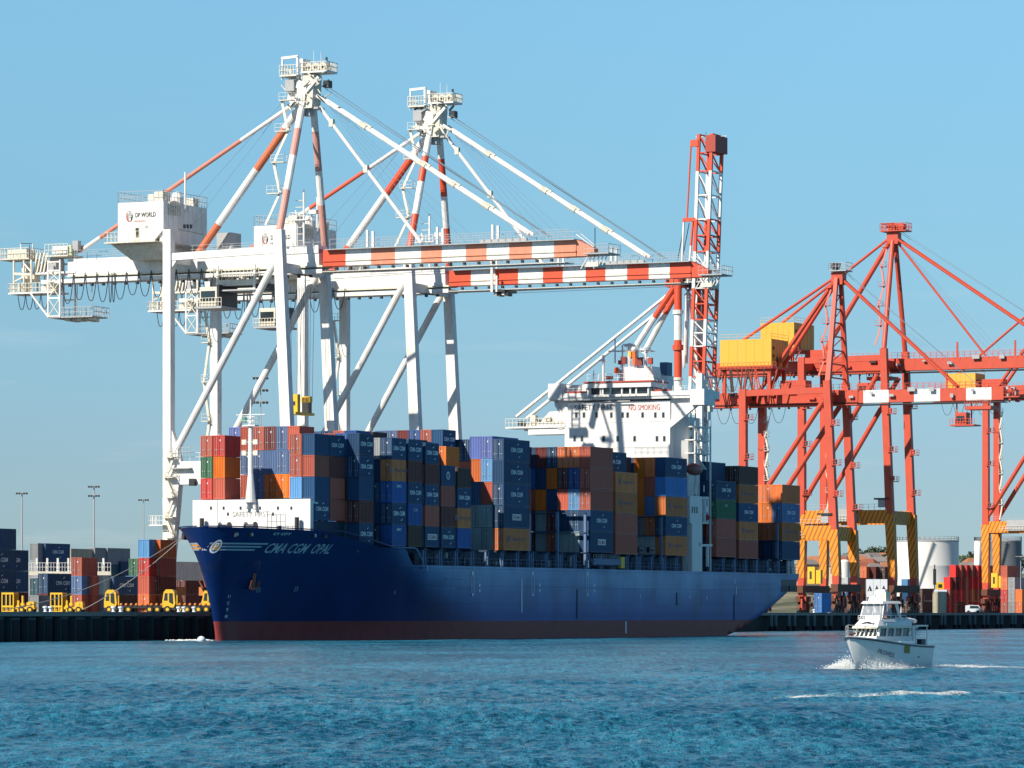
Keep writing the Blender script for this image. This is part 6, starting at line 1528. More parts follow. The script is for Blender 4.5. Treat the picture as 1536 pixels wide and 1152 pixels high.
    mb.box((h1 + 1, ym - 2.4, gz + .2), (h1 + 9, ym + 2.6, gz + 3.6), RCR); mb.build('machinery_frame', c)
    # tower
    top = Vector((ax, ym, apz))
    if tall:
        for q, n_ in (((G + 2, ym - .5, gz + .2), 'tower_strut'), ((-3, .2, gz + 3), 'tower_strut'), ((-3, LS - .2, gz + 3), 'tower_strut')):
            mb = MB(); mb.tube(top + Vector(((-1.3 if q[0] < -5 else 0), (-1.2 if q[1] < 1 else 1.2 if q[1] > LS - 1 else 0), -2.0)), q, .8, RCR, 10); mb.build(n_, c)
    else:
        for y0, y1 in ((.2, ym - 1.8), (LS - .2, ym + 1.8)):
            mb = MB(); mb.beam((-2.8, y0, gz + 2.5), (ax, y1, apz - 1), 1.5, 1.5, RCR, 1.1, 1.1); mb.build('tower_strut', c)
        for dy in (-1.0, 1.0): mb = MB(); mb.tube(top + Vector((-1, dy, -2)), (G + 3, ym + dy * 3, gz + .2), .62, RCR, 8); mb.build('tower_strut', c)
        mb = MB()
        for k in range(7): za = gz + 4 + (apz - gz - 6) * k / 7; t = k / 7; mb.beam((ax - .5, .2 + (ym - 2) * t, za), (ax - .5, LS - .2 - (ym - 2) * t, za), .4, .4, RCR); mb.tube((ax - .5, .4 + (ym - 2) * t, za), (ax - .5, LS - .4 - (ym - 2) * t - 1, za + (apz - gz - 6) / 7), .16, RCR, 5)
        mb.build('tower_lacing', c)
    mb = MB(); mb.cbox(top + Vector((0, 0, -1.2)), (3.6, 3.2, 3.6), RCR); mb.cbox(top + Vector((.6, 0, 1)), (8.4 if tall else 5.4, 5.4, .35), RCR if tall else GRY)
    w2 = 4.2 if tall else 2.7
    mb.rail([top + Vector((.6 - w2, -2.7, 1.2)), top + Vector((.6 + w2, -2.7, 1.2)), top + Vector((.6 + w2, 2.7, 1.2)), top + Vector((.6 - w2, 2.7, 1.2))], 2.2, RCR if tall else GRY, .9, .08, True)
    for k in range(3 if tall else 1): mb.tube(top + Vector((-1 + k * 1.8, -1.2, 2.4)), top + Vector((-1 + k * 1.8, 1.2, 2.4)), 1.1, RCR if tall else DRK, 10)
    if tall: mb.beam(top + Vector((-3, -2.2, 1)), top + Vector((-3, -2.2, 3.4)), .35, .35, RCR); mb.beam(top + Vector((-3, -2.2, 3.2)), top + Vector((.6, -2.2, 3.3)), .35, .35, RCR); mb.beam(top + Vector((.6, -2.2, 1)), top + Vector((.6, -2.2, 3.4)), .3, .3, RCR)
    else: mb.tube(top, top + Vector((0, 0, 3.0)), .15, DRK, 5); mb.cbox(top + Vector((0, 0, 2.9)), (1.0, .8, 1.0), DRK)
    mb.build('mast_head', c)
    for dy in (-1.2, 1.2) if tall else (-.6, .6):
        mb = MB(); mb.tube(top + Vector((1, dy, -1.2)), (strutdown[0], ym + dy, gz + .6), .45, RCR, 8); mb.build('forestay', c)
    if len(strutdown) > 1: mb = MB(); mb.tube(top + Vector((.8, 0, -2)), (strutdown[1], ym, gz + .6), .34, RCR, 8); mb.build('forestay', c)
    mb = MB(); mb.tube(top + Vector((-1.5, 0, -1)), (h0 + (h1 - h0) * .25, ym, z1 if tall or True else gz), .42, RCR, 8); mb.build('backstay', c)
    mb = MB()
    for k, dz in ((0, 1.2), (1, .4)): mb.tube(top + Vector((2, k - .5, dz)), (strutdown[0] + 6, ym, gz + 1.2), .07, ROP, 4)
    for k in range(3): mb.tube(top + Vector((1, 0, -2)), (strutdown[-1] + 2 + 2 * k, ym, gz + 1), .04, ROP, 4)
    mb.build('hoist_rope', c)
    mb = MB(); stair_flights(mb, (-5, -.4, gz + 4), (ax - 2, ym - 2.5, apz - 4), 5, RCR, .8); mb.build('tower_ladder', c)
    mb = MB(); stair_flights(mb, (G + 2.0, LS - 1.5, zs + 2), (G + 2.0, LS - 1.5, gz - 8), 7, CREAM, .55); mb.build('leg_stair', c)
    rg = random.Random(31)
    for x, y in ((G, 0), (0, 0), (0, LS)):
        for k in range(3):
            z_ = zs + 8 + k * 12 + rg.uniform(-2, 2); lx = x - (3.0 * (z_ - 12) / (gz + 3 - 12) if x == 0 else 0)
            mb = MB(); mb.cbox((lx + 1.8, y - .5, z_), (2.6, 2.2, .2), RCR); mb.rail([(lx + .8, y - 1.6, z_), (lx + 3.1, y - 1.6, z_), (lx + 3.1, y + .6, z_)], 1.6, RCR, .8, .07); mb.cbox((lx + 1.6, y - .6, z_ + 1), (.8, .8, 1.4), rg.choice([DRK, GRY, RCR])); mb.build('leg_landing', c)
    mb = MB()
    for k in range(14): x_ = g0 + 3 + (b1 - g0 - 6) * k / 14; mb.cbox((x_, ym - 2.5, gz - 1.4 + rg.uniform(-.8, 1.6)), (rg.uniform(.6, 2.4), .5, rg.uniform(.4, 1.2)), rg.choice([RCR, DRK, GRY, BRN]))
    mb.tube((g0 + 2, ym - 2.1, gz - 3.3), (g1, ym - 2.1, gz - 3.3), .16, BRN, 5); mb.build('cable_tray', c)
    # trolley, cab, festoon
    tx = boom_x; mb = MB(); mb.box((tx - 4, ym - 3.2, gz - 6.2), (tx + 4, ym + 3.2, gz - 5.2), RCR); mb.rail([(tx - 4, ym - 3.3, gz - 5.2), (tx + 4, ym - 3.3, gz - 5.2)], 1.8, RCR, .8, .08); tr = mb.build('trolley', c)
    mb = MB(); mb.box((tx - 7, ym - 3, gz - 10.5), (tx - 3.6, ym + .4, gz - 7), RCR); mb.box((tx - 6.6, ym - 3.1, gz - 9.6), (tx - 4.2, ym - 3, gz - 8), GLS); mb.box((tx - 8.5, ym - 3.4, gz - 10.9), (tx - 1, ym + 2.6, gz - 10.5), RCR); mb.rail([(tx - 8.5, ym - 3.4, gz - 10.5), (tx - 1, ym - 3.4, gz - 10.5)], 1.7, RCR, .8, .08)
    for x in (tx - 7.5, tx - 3): mb.beam((x, ym, gz - 10.5), (x, ym, gz - 4), .35, .35, RCR)
    mb.build('operator_cab', tr)
    mb = MB(); loops(mb, g0 + 4, g0 + 26, ym - 2.6, gz - 4.4, 5, 4.5, CBL, .08); mb.build('festoon_cable', c)
    return c
# nearest red crane (its boom carries three white bands)
OA = (95.3, 1246.0); LSA = 15.0; GA = -29.6; ymA = 7.5
gzA = at_y(OA, 1250, 588, ymA)[2]
q = lambda px, py, y=ymA, O=OA: at_y(O, px, py, y)
hA = (q(1080, 510, .5)[0], q(1157, 510, .5)[0], q(1120, 550, .5)[2], q(1120, 509, .5)[2], .5, 14.0)
red_crane(OA, OA, gzA, q(1258, 412)[2], (1298, 1336, 1374, 1412 - 0, 1451, 1490)[:0] or (1298, 1336, 1374, 1413, 1452, 1490), 'shorter red gantry crane beside the ship stern, pale yellow house, white bands on its boom', GA, LSA, hA, 42.0,
          (q(1062, 595)[0], q(1290, 595)[0], q(1508, 595)[0]), None, None, q(1258, 412)[0], (q(1437, 588)[0],),
          [(q(1120, 779, 0)[0], q(1120, 779, 0)[2], q(1236, 600, 0)[0], q(1236, 600, 0)[2])], False, 29.6)
OB = (116.6, 1299.7); LSB = 19.0; ymB = 9.5
q2 = lambda px, py, y=ymB: at_y(OB, px, py, y)
gzB = q2(1300, 541)[2]
hB = (q2(1141, 490, .5)[0], q2(1191, 490, .5)[0], q2(1170, 538, .5)[2] + 3, q2(1170, 484, .5)[2], .5, 17.5)
red_crane(OB, OB, gzB, q2(1340, 352)[2], (), 'tallest red gantry crane in the middle of the right berth, bright yellow house', -29.9, LSB, hB, -7.0,
          (q2(1075, 545)[0], q2(1350, 545)[0], q2(1640, 545)[0]), None, None, q2(1341, 352)[0], (q2(1600, 540)[0], q2(1478, 540)[0]),
          [(q2(1206, 752, 0)[0], q2(1206, 752, 0)[2], q2(1316, 562, 0)[0], q2(1316, 562, 0)[2])], True, q2(1300, 771, 0)[2])
OC = (195.8, 1498.5); LSC = 12.0; ymC = 6.0
q3 = lambda px, py, y=ymC: at_y(OC, px, py, y)
gzC = q3(1500, 584)[2]
hC = (q3(1418, 560, .5)[0], q3(1463, 560, .5)[0], q3(1440, 583, .5)[2], q3(1440, 560, .5)[2], .5, 11)
red_crane(OC, OC, gzC, q3(1640, 400)[2], (), 'red gantry crane cut off by the right edge of the picture', -30.0, LSC, hC, -8.0,
          (q3(1400, 595)[0], q3(1640, 595)[0], q3(1800, 595)[0]), None, None, q3(1625, 400)[0], (q3(1760, 590)[0],),
          [(q3(1482, 775, 0)[0], q3(1482, 775, 0)[2], q3(1590, 600, 0)[0], q3(1590, 600, 0)[2])], False, q3(1500, 787, 0)[2])

# ================================================================== yard containers
def yard(px, Y, rows, group, Ln=12.19, h=3.77, pos='', lab=''):
    "a stack: front lower-left corner seen at px, at distance Y; rows = codes bottom..top"
    X = (px - 768) / F * Y
    x = X + 1.22 * CT; y = Y - 1.22 * ST
    for k, code in enumerate(rows):
        if code is None: continue
        nm = CC[code[0]][0]
        put_container((x, y), 0, 0, QZ + .02 + k * h * 1.005, code, Ln, h, '%s container%s, %s of the stack %s' % (nm, ' with white lettering' if len(code) > 1 else '', ['bottom', 'second', 'third', 'fourth', 'fifth'][k] if len(rows) > 1 else 'single one', lab), group)
GL = 'containers stacked on the left yard'; GR = 'containers stacked on the right yard'
yard(-38, 880, ['M', 'Na', 'Na', 'N'], GL, h=4.39, lab='cut by the left picture edge')
yard(-19, 885, ['M', 'Na', 'Na'], GL, h=4.39, lab='beside the left picture edge')
yard(43, 905, ['Y'], GL, 6.06, lab='between the two yellow box cabs')
yard(57, 912, ['M', 'Na'], GL, h=4.25, lab='behind the left yellow box cab')
yard(107, 852, ['P', 'S', 'P'], GL, 6.06, h=3.7, lab='left of three behind the right yellow box cab')
yard(123, 854, ['P', 'P'], GL, 12.19, h=3.7, lab='middle of three behind the right yellow box cab')
yard(139, 856, ['Y', 'T'], GL, 12.19, h=3.7, lab='right of three behind the right yellow box cab')
yard(155.5, 858, ['K', 'Na'], GL, 9.9, h=3.7, lab='behind the yellow rounded cab')
yard(45, 1120, ['N', 'D', 'Y', 'Y'], GL, 12.19, h=4.6, lab='with the pale front behind the white railing')
yard(57, 1122, ['N', 'N', 'N', 'Na'], GL, 12.19, h=4.6, lab='behind the white railing')
yard(95, 1160, ['C', 'C', 'C', 'C'], GL, 12.19, h=4.4, lab='of cream boxes')
yard(131, 1170, ['N', 'D', 'D', 'Y'], GL, 12.19, h=4.5, lab='of dull boxes right of the cream ones')
yard(150, 1175, ['N', 'D', 'D', 'Y'], GL, 12.19, h=4.5, lab='of dull boxes before the low navy ones')
yard(170, 1180, ['N', 'D', 'N'], GL, 12.19, h=4.8, lab='low and navy left of the green container')
yard(193, 962, [None, None, 'G'], GL, 6.06, h=4.1, lab='on the shelter left of the red stack')
yard(188, 960, ['Y', 'S'], GL, 6.06, h=4.2, lab='under the green container')
yard(207, 812, ['Q', 'P', 'R', 'L'], GL, 6.06, h=3.5, lab='topped by light blue beside the crane leg')
yard(224, 814, ['P', 'M', 'P', 'Q'], GL, 6.06, h=3.5, lab='topped by orange beside the crane leg')
yard(263, 890, ['M', 'M'], GL, 6.06, h=3.9, lab='right of the crane leg under the bow')
yard(278, 898, ['M', 'K'], GL, 6.06, h=3.9, lab='almost under the bow flare')
# right yard
yard(1407.0, 1560, ['P', 'U'], GR, 12.19, h=4.45, lab='first red column counted from the left')
yard(1415.5, 1562, ['U', 'P', 'U'], GR, 12.19, h=4.45, lab='second red column counted from the left')
yard(1424.0, 1564, ['P', 'U', 'M', 'U'], GR, 12.19, h=4.45, lab='third red column counted from the left')
yard(1432.5, 1566, ['M', 'U', 'R', 'P'], GR, 12.19, h=4.45, lab='fourth red column counted from the left')
yard(1441.0, 1568, ['P', 'P', 'P', 'U'], GR, 12.19, h=4.45, lab='fifth red column counted from the left')
yard(1449.5, 1570, ['R', 'Q', 'U', 'P'], GR, 12.19, h=4.45, lab='sixth red column counted from the left')
yard(1458.0, 1572, ['U', 'P', 'U', 'U'], GR, 12.19, h=4.45, lab='seventh red column counted from the left')
yard(1466.5, 1574, ['P', 'R', 'P', 'P'], GR, 12.19, h=4.45, lab='eighth red column counted from the left')
yard(1399, 1356, ['C'], GR, 6.06, h=7.0, lab='thin pale one left of the red stacks')
yard(1501, 1500, ['P', 'R', 'Q', 'P'], GR, 12.19, h=4.2, lab='inside the striped portal on the left')
yard(1512, 1490, ['Y', 'Y', 'Y'], GR, 12.19, h=4.2, lab='grey inside the striped portal')
yard(1523, 1480, ['Q', 'Q'], GR, 12.19, h=4.2, lab='orange at the right picture edge')
yard(1251, 1560, ['M', 'Y', 'C'], GR, 12.19, h=4.0, lab='far behind the first striped leg')
yard(1262, 1500, ['K', 'N', 'W'], GR, 12.19, h=4.2, lab='behind the second striped leg')
yard(1277, 1500, ['M', 'Q', 'P'], GR, 12.19, h=4.2, lab='brown and orange behind the second striped leg')
yard(1290, 1530, ['K', 'K', 'M', 'Q'], GR, 12.19, h=4.2, lab='topped by orange left of the white cabinets')
yard(1304, 1532, ['K', 'M', 'N', 'M'], GR, 12.19, h=4.2, lab='topped by maroon behind the white cabinets')
yard(1318, 1534, ['K', 'M', 'K', 'K'], GR, 12.19, h=4.2, lab='dark brown behind the white cabinets')
yard(1352, 1560, ['K', 'N', 'L'], GR, 12.19, h=4.2, lab='blue topped in front of the white tank')
yard(1374, 1500, ['K', 'K'], GR, 12.19, h=4.4, lab='dark brown in front of the white tank')
# bright blue box standing on the quay edge
X, Y = ground(1220, 1228); yb = put_container((X + 1.3, Y), 0, 0, QZ + .25, 'Z', 6.06, 5.6, 'bright blue tall box on the edge of the right quay by the stern', 'x', sy=1.25); del yb['group']

# ================================================================== yard machines and furniture
TYR = paint('tyre', (.02, .02, .02, 1), .8, .2, 2)
def wheel(mb, x, y, z, r_=.62, w_=.45):
    mb.tube((x, y - w_ / 2, z), (x, y + w_ / 2, z), r_, TYR, 16); mb.tube((x, y - w_ / 2 - .03, z), (x, y - w_ / 2, z), r_ * .5, YEL, 10)
def box_cab(px, Y, label):
    X, Y = ground(px, Y); o = thing('straddle_cab_truck', label, 'yard truck', (X, Y, QZ + .05), -TH * .55, 'yellow box cab yard trucks')
    mb = MB(); w_, h_ = 2.5, 3.9
    for x in (0, .85, 1.65, w_ - .2): mb.box((x, -.1, 0), (x + .2, .1, h_), YEL)
    for z in (0, 1.05, h_ - .35): mb.box((0, -.12, z), (w_, .1, z + .35), YEL)
    mb.box((.1, .1, .35), (w_ - .1, .3, 1.1), YEL); mb.box((0, .1, h_ - .3), (w_, 2.4, h_), YEL); mb.box((0, 2.3, 0), (w_, 2.5, h_), YEL); mb.box((0, .1, 0), (.1, 2.4, 1.2), YEL); mb.box((w_ - .1, .1, 0), (w_, 2.4, 1.2), YEL)
    cb = mb.build('cab', o)
    mb = MB(); mb.box((.15, .3, 1.3), (w_ - .15, .36, h_ - .4), GLS); mb.build('window', cb)
    mb = MB()
    for x, h2 in ((3.1, 2.4), (4.0, 3.3), (5.0, 2.0), (5.8, 1.9)): mb.box((x, .2, .2), (x + .3, .7, h2), YEL); mb.tube((x + .15, .1, h2 * .5), (x + .15, .9, h2 * .5), .35, YEL, 10)
    mb.box((2.5, .2, .7), (6.6, 1.9, 1.1), YEL); mb.cbox((5.9, .8, 1.6), (1.2, 1.2, 1.1), YEL); mb.build('chassis', o)
    for x in (1.0, 4.0, 5.7):
        mb = MB(); wheel(mb, x, .3, .6); wheel(mb, x, 2.0, .6); mb.build('wheel', o)
    return o
box_cab(2.5, 818, 'yellow open-framed cab machine on the quay at the far left edge')
box_cab(75.5, 822, 'yellow open-framed cab machine on the left quay in front of the red fronted containers')
def round_cab(px, Y, label, tail=9.0):
    X, Y = ground(px, Y); o = thing('terminal_tractor', label, 'yard tractor', (X, Y, QZ + .05), -TH * .4, 'yellow tractors with rounded cabs on the left quay')
    mb = MB(); y0, y1 = 0, 2.3
    mb.prism_y([(0, 1.0), (2.2, 1.0), (2.5, 1.7), (2.3, 3.9), (1.9, 4.4), (.7, 4.4), (.25, 3.9), (.0, 2.2)], y0, y1, YEL)
    mb.prism_y([(.15, .5), (2.6, .5), (2.5, 1.0), (.1, 1.0)], y0 + .1, y1 - .1, DRK)
    cb = mb.build('cab', o)
    mb = MB(); mb.prism_y([(.3, 2.3), (1.0, 2.3), (1.0, 3.7), (.5, 3.7)], -.05, 0, GLS); mb.prism_y([(1.3, 2.0), (2.1, 1.6), (2.0, 3.7), (1.3, 3.7)], -.05, 0, GLS); mb.box((2.3, .3, 2.2), (2.5, 2, 3.6), GLS); mb.build('window', cb)
    mb = MB(); mb.box((2.5, .3, .9), (2.5 + tail, 2.1, 1.4), DRK)
    mb.tube((2.8, .3, 1.4), (2.8, .3, 3.3), .12, YEL, 6)
    for k in range(int(tail / 1.0)): mb.lathe((3.3 + k * 1.0, .3, 1.55), [(.05, -.3), (.28, -.1), (.28, .12), (.05, .3)], paint('twistlock_orange', (.7, .25, .06, 1)), 8)
    mb.build('trailer_bed', o)
    for x in (1.0, 3.4, 4.8, tail, tail + 1.5):
        mb = MB(); wheel(mb, x, .1, .65, .65); wheel(mb, x, 2.2, .65, .65); mb.build('wheel', o)
    return o
round_cab(156, 812, 'yellow rounded cab tractor with dark trailer, left of the other rounded ones')
round_cab(243.5, 800, 'yellow rounded cab tractor with dark trailer below the white crane leg', 7.0)
round_cab(303, 806, 'yellow rounded cab tractor partly hidden by the ship stem', 6.0)
# white railing and pale platform behind the left stacks
for px0, px1, Y, lab in ((43, 110, 1090, 'white railed platform behind the yard containers, longer left part'), (143, 166, 1092, 'white railed platform behind the yard containers, short right part')):
    X0, X1 = (px0 - 768) / F * Y, (px1 - 768) / F * Y; o = thing('railed_platform', lab, 'platform', (X0, Y, QZ))
    mb = MB(); zt = zat(857, Y) - QZ; mb.box((0, 0, zt - 1.0), (X1 - X0, 3, zt), CREAM)
    for k in range(5): mb.box(((X1 - X0) * k / 4 - .2, 1, 0), ((X1 - X0) * k / 4 + .2, 1.6, zt - 1), GRY)
    mb.build('deck', o)
    mb = MB(); mb.rail([(0, 0, zt), (X1 - X0, 0, zt)], 2.2, WH, .7, .07)
    for x in np.arange(2, X1 - X0, 2.7): mb.box((x - .25, .5, zt), (x + .25, 1.0, zt + 3.4), WH)
    mb.build('railing', o)
# light masts
def light_mast(px, ytop, Y, label, heads=2, r_=.22):
    X, Y = ground(px, Y); zt = zat(ytop, Y); o = thing('light_mast', label, 'light mast', (X, Y, QZ), 0, 'tall light masts of the terminal')
    mb = MB(); mb.tube((0, 0, 0), (0, 0, zt - QZ), r_ * 1.7, GRY, 10, r_); mb.build('pole', o)
    mb = MB(); z = zt - QZ
    for k in range(heads):
        zz = z - k * 3.2; mb.cbox((0, 0, zz), (3.6, 1.2, .3), GRY)
        for x in (-1.7, -.8, .8, 1.7): mb.cbox((x, -.6, zz - .3), (.7, .5, .6), DRK)
    mb.build('lamp_head', o)
light_mast(33, 739, 1480, 'tall grey light mast furthest left against the sky', 1)
light_mast(141, 729, 1480, 'tall grey light mast with two lamp rings, middle of the left three', 2)
light_mast(215.5, 749, 1650, 'slim grey light mast just left of the white crane leg', 1, .16)
light_mast(391, 566, 1120, 'thin light mast rising between the first white crane legs', 3, .12)
light_mast(1531, 835, 1480, 'low grey lamp post in front of the dark tank at the right', 1, .1)
# quay details
bo = None
for i, (px, Y) in enumerate(((68, 742), (76, 744), (170, 766), (181, 768), (268, 784), (276, 786), (291, 790), (1221, 1223), (1243, 1243), (1303, 1290))):
    X, Y = ground(px, Y - 1)
    if bo is None:
        mb = MB(); mb.lathe((0, 0, 0), [(.55, 0), (.5, .15), (.32, .3), (.32, .7), (.55, .85), (.55, 1.1), (.05, 1.2)], LWH, 12); bo = mb.build('bollard', smooth=False); o = bo
    else: o = bo.copy(); COL.objects.link(o)
    # place on the quay edge
    if i < 7: a = at_x(SO, px, 918, -19.0); w_ = sw(a[0], a[1]); o.location = (w_[0], w_[1], QZ + .05)
    else:
        u = (px - 768) / F; t = (u * 1200.6 - 76.2) / (math.sin(AR) - u * math.cos(AR)); o.location = (76.2 + math.sin(AR) * t, 1200.6 + math.cos(AR) * t, QZ + .05)
    o.scale = (.85, .85, 1.0)
    tag(o, 'white bollard on the %s quay edge, %s from the left' % ('left' if i < 7 else 'right', names[i if i < 7 else i - 7]), 'bollard', 'white bollards on the quay edge')
# white switch cabinets and other small things on the right berth
X, Y = ground(1299, 1440); o = thing('switch_cabinet', 'row of white cabinets with dark arrow marks behind the motor boat', 'cabinet', (X, Y, QZ), -.05)
mb = MB(); mb.box((0, 0, 5.5), (7.2, 2, 11.6), LWH)
for k in range(4): mb.box((.1 + k * 2.3, .2, 0), (.5 + k * 2.3, 1.8, 5.5), GRY)
mb.build('body', o)
mb = MB()
for k in range(3):
    x = 1.3 + k * 2.35; mb.add([(x - .8, -.03, 7.6), (x + .8, -.03, 7.6), (x, -.03, 9.6)], [(0, 1, 2)], BLK); mb.add([(x - .35, -.05, 7.6), (x + .1, -.05, 7.6), (x - .1, -.05, 8.5)], [(0, 1, 2)], LWH); mb.box((k * 2.4 - .03, -.05, 5.5), (k * 2.4 + .05, 0, 11.6), GRY)
mb.build('arrow_mark', o)
X, Y = ground(1402, 1480); o = thing('signal_post', 'black and yellow signal post left of the red container stacks', 'signal', (X, Y, QZ))
mb = MB(); mb.tube((0, 0, 0), (0, 0, 17), .22, DRK, 8); mb.box((-.5, -.4, 10), (.5, .4, 15.5), DRK); mb.build('post', o); mb = MB(); mb.box((.5, -.5, 8.5), (3.2, .5, 10.8), YEL); mb.box((1.2, -.6, 9), (2.5, -.5, 10.2), DRK); mb.box((-.2, -.6, 7.5), (4.2, .6, 8.3), LWH); mb.build('signal_arm', o)
for px, Y, lab in ((1456, 1352, 'small white van parked before the red container stacks'), ):
    X, Y = ground(px - 8, Y); o = thing('parked_van', lab, 'van', (X, Y, QZ), -.1)
    mb = MB(); mb.prism_y([(0, .5), (4.9, .5), (4.9, 1.7), (4.2, 2.6), (1.2, 2.7), (0, 2.5)], 0, 1.9, LWH); b = mb.build('body', o)
    mb = MB(); mb.prism_y([(1.4, 1.6), (4.5, 1.6), (4.0, 2.4), (1.5, 2.45)], -.04, 0, GLS); mb.build('window', b)
    for x in (1, 3.9): mb = MB(); mb.tube((x, -.05, .5), (x, .3, .5), .5, TYR, 14); mb.tube((x, 1.6, .5), (x, 1.95, .5), .5, TYR, 14); mb.build('wheel', o)

# ================================================================== motor boat with its wake
BX, BY = ground(1290, 374)
def boat():
    Lb, Wb = 11.4, 1.85
    al = math.atan2(-.80, -.60)                 # heading, towards the camera and left
    ox = (1272 - 768) / F * 371; oy = 371.0
    b = thing('motor_boat', 'white flybridge motor boat running left across the harbour, two people on top', 'boat', (ox, oy, 0), al)
    BW = paint('boat_white', (.80, .80, .77, 1), .3, .12, .6); BD = paint('boat_dark_trim', (.02, .03, .05, 1), .4, .1, 1)
    k_ = 1.42     # heights
    # local: bow at x=0, stern at x=-Lb ; +x forward, y to the boat's left
    def half(t, z):         # t 0 bow .. 1 stern, z 0 water .. 1 sheer
        d = Wb * (1 - (1 - min(t / .42, 1)) ** 2.2) ** .75; w = Wb * .84 * (1 - (1 - min(max(t - .06, 0) / .5, 1)) ** 1.8) ** 1.1
        return w + (d - w) * z ** .8
    def sheer(t): return k_ * (1.45 + .62 * (1 - t) ** 1.6 - .0 * t)
    n, m = 30, 10; mb = MB()
    for side in (1, -1):
        V = []
        for i in range(n + 1):
            t = i / n
            for j in range(m + 1):
                z = j / m; rake = (1 - z) * 1.35 * (1 - t) ** 3
                V.append((-t * Lb - rake, side * half(t, z), z * sheer(t) + (z - 1) * .35))
        fs = []
        for i in range(n):
            for j in range(m):
                q = (i * (m + 1) + j, (i + 1) * (m + 1) + j, (i + 1) * (m + 1) + j + 1, i * (m + 1) + j + 1); fs.append(q if side < 0 else q[::-1])
        mb.add(V, fs, BW)
    st = [(half(1, j / m), j / m * sheer(1)) for j in range(m + 1)]
    mb.add([(-Lb, y, z) for y, z in st] + [(-Lb, -y, z) for y, z in st], [(j, j + 1, m + 2 + j, m + 1 + j) for j in range(m)], BW)
    hull_ = mb.build('hull', b, smooth=True, fix=True); es = hull_.modifiers.new('split', 'EDGE_SPLIT'); es.split_angle = R(35)
    mb = MB(); V = [(-i / n * Lb, half(i / n, 1) - .02, sheer(i / n) - .05) for i in range(n + 1)] + [(-i / n * Lb, -half(i / n, 1) + .02, sheer(i / n) - .05) for i in range(n, -1, -1)]
    mb.add(V, [tuple(range(len(V)))], BW); mb.build('deck', b)
    mb = MB()
    for side in (1, -1):
        for i in range(n):
            a = (-i / n * Lb, side * (half(i / n, .97) + .03), sheer(i / n) - .16); c = (-(i + 1) / n * Lb, side * (half((i + 1) / n, .97) + .03), sheer((i + 1) / n) - .16)
            mb.beam(a, c, .07, .13, BD)
    mb.build('rubbing_strake', hull_)
    # name on the side and square plate
    mb = MB(); side = 1
    def onb(t, z, out=.04): return (-t * Lb - (1 - z) * 1.35 * (1 - t) ** 3, (half(t, z) + out), z * sheer(t) + (z - 1) * .35)
    vs, fs, tw, th = text_mesh('PROWESS', italic=.2)
    mb.add([onb(.30 + x / tw * .20 + .02, .60 + y / th * .15 - .10 * (x / tw)) for x, y in vs], fs, paint('name_grey', (.12, .12, .13, 1)))
    mb.build('lettering', hull_, fix=False)
    mb = MB(); q = [onb(t, z) for t, z in ((.56, .66), (.64, .66), (.64, .93), (.56, .93))]; mb.add(q, [(0, 1, 2, 3)], paint('plate_olive', (.30, .22, .03, 1))); mb.build('registration_plate', hull_)
    mb = MB(); mb.cbox(onb(.78, .55, .02), (.18, .06, .12), BD); mb.build('exhaust_port', hull_)
    # cabin with wrap-around windows
    z0 = sheer(.3) - .1; z1 = z0 + .42; z2 = z0 + 1.12
    def ring(x0, x1, w0, w1, z): return [(x0, -w0, z), (x0 - .0, w0, z), (x1, w1, z), (x1, -w1, z)]
    mb = MB()
    def frus(r0, r1, m_): mb.hexa([r0[3], r0[0], r0[1], r0[2], r1[3], r1[0], r1[1], r1[2]], m_)
    frus(ring(-2.5, -8.0, 1.2, 1.5, z0), ring(-2.9, -8.0, 1.2, 1.5, z1), BW); frus(ring(-2.5 - .45, -8.0, 1.17, 1.45, z1), ring(-3.5, -8.0, 1.1, 1.4, z2), GLS)
    frus(ring(-2.7, -9.0, 1.3, 1.62, z2), ring(-2.8, -9.0, 1.3, 1.62, z2 + .18), paint('boat_cream', (.72, .70, .52, 1), .4, .1, 1))
    frus(ring(-2.9, -8.2, 1.25, 1.5, z2 + .18), ring(-3.6, -8.2, 1.0, 1.45, z2 + .8), BW)
    for i in range(6):
        y = -1.12 + i * .448; mb.beam((-2.93, y, z1 - .03), (-3.47, y * .95, z2 + .03), .13, .13, BW)
    for sd in (-1, 1):
        for i in range(5):
            x = -3.2 - i * 1.15; w0 = 1.17 + .28 * i / 4.6; mb.beam((x + .1, sd * (w0 + .03), z1), (x - .15, sd * (w0 - .03), z2), .14, .2, BW)
    cabn = mb.build('cabin', b)
    # leaping fish silhouette on the coaming
    mb = MB(); fx = -3.28; 
    P = [(.75, .12), (.35, .32), (-.1, .36), (-.5, .22), (-.75, .10), (-1.0, .28), (-.95, 0), (-1.0, -.16), (-.72, .02), (-.3, .04), (.1, .12), (.3, .06), (.8, .0)]
    zc = z2 + .48; mb.add([(-2.9 - .7 * ((zc + p[1] * .6 - .1 - z2 - .18) / .62) + .05, -p[0] * .75, zc + p[1] * .6 - .1) for p in P], [tuple(range(len(P)))], BD); mb.build('fish_emblem', cabn)
    # fly bridge: windscreen, posts, hard top, seats
    zf = z2 + .8
    mb = MB(); mb.box((-7.6, -1.35, z2 + .3), (-4.2, 1.35, z2 + .45), BW)
    mb.rail([(-3.5, -1.15, zf - .1), (-3.5, 1.15, zf - .1)], .42, BW, .5, .03); mb.rail([(-3.5, 1.15, zf - .1), (-7.4, 1.4, zf - .1)], .42, BW, .7, .03); mb.rail([(-3.5, -1.15, zf - .1), (-7.4, -1.4, zf - .1)], .42, BW, .7, .03)
    mb.box((-4.9, -1.0, z2 + .4), (-4.3, .6, zf + .35), BW); mb.cbox((-6.6, 0, zf - .3), (.7, 2.0, .7), BW)
    zt = zf + 1.38
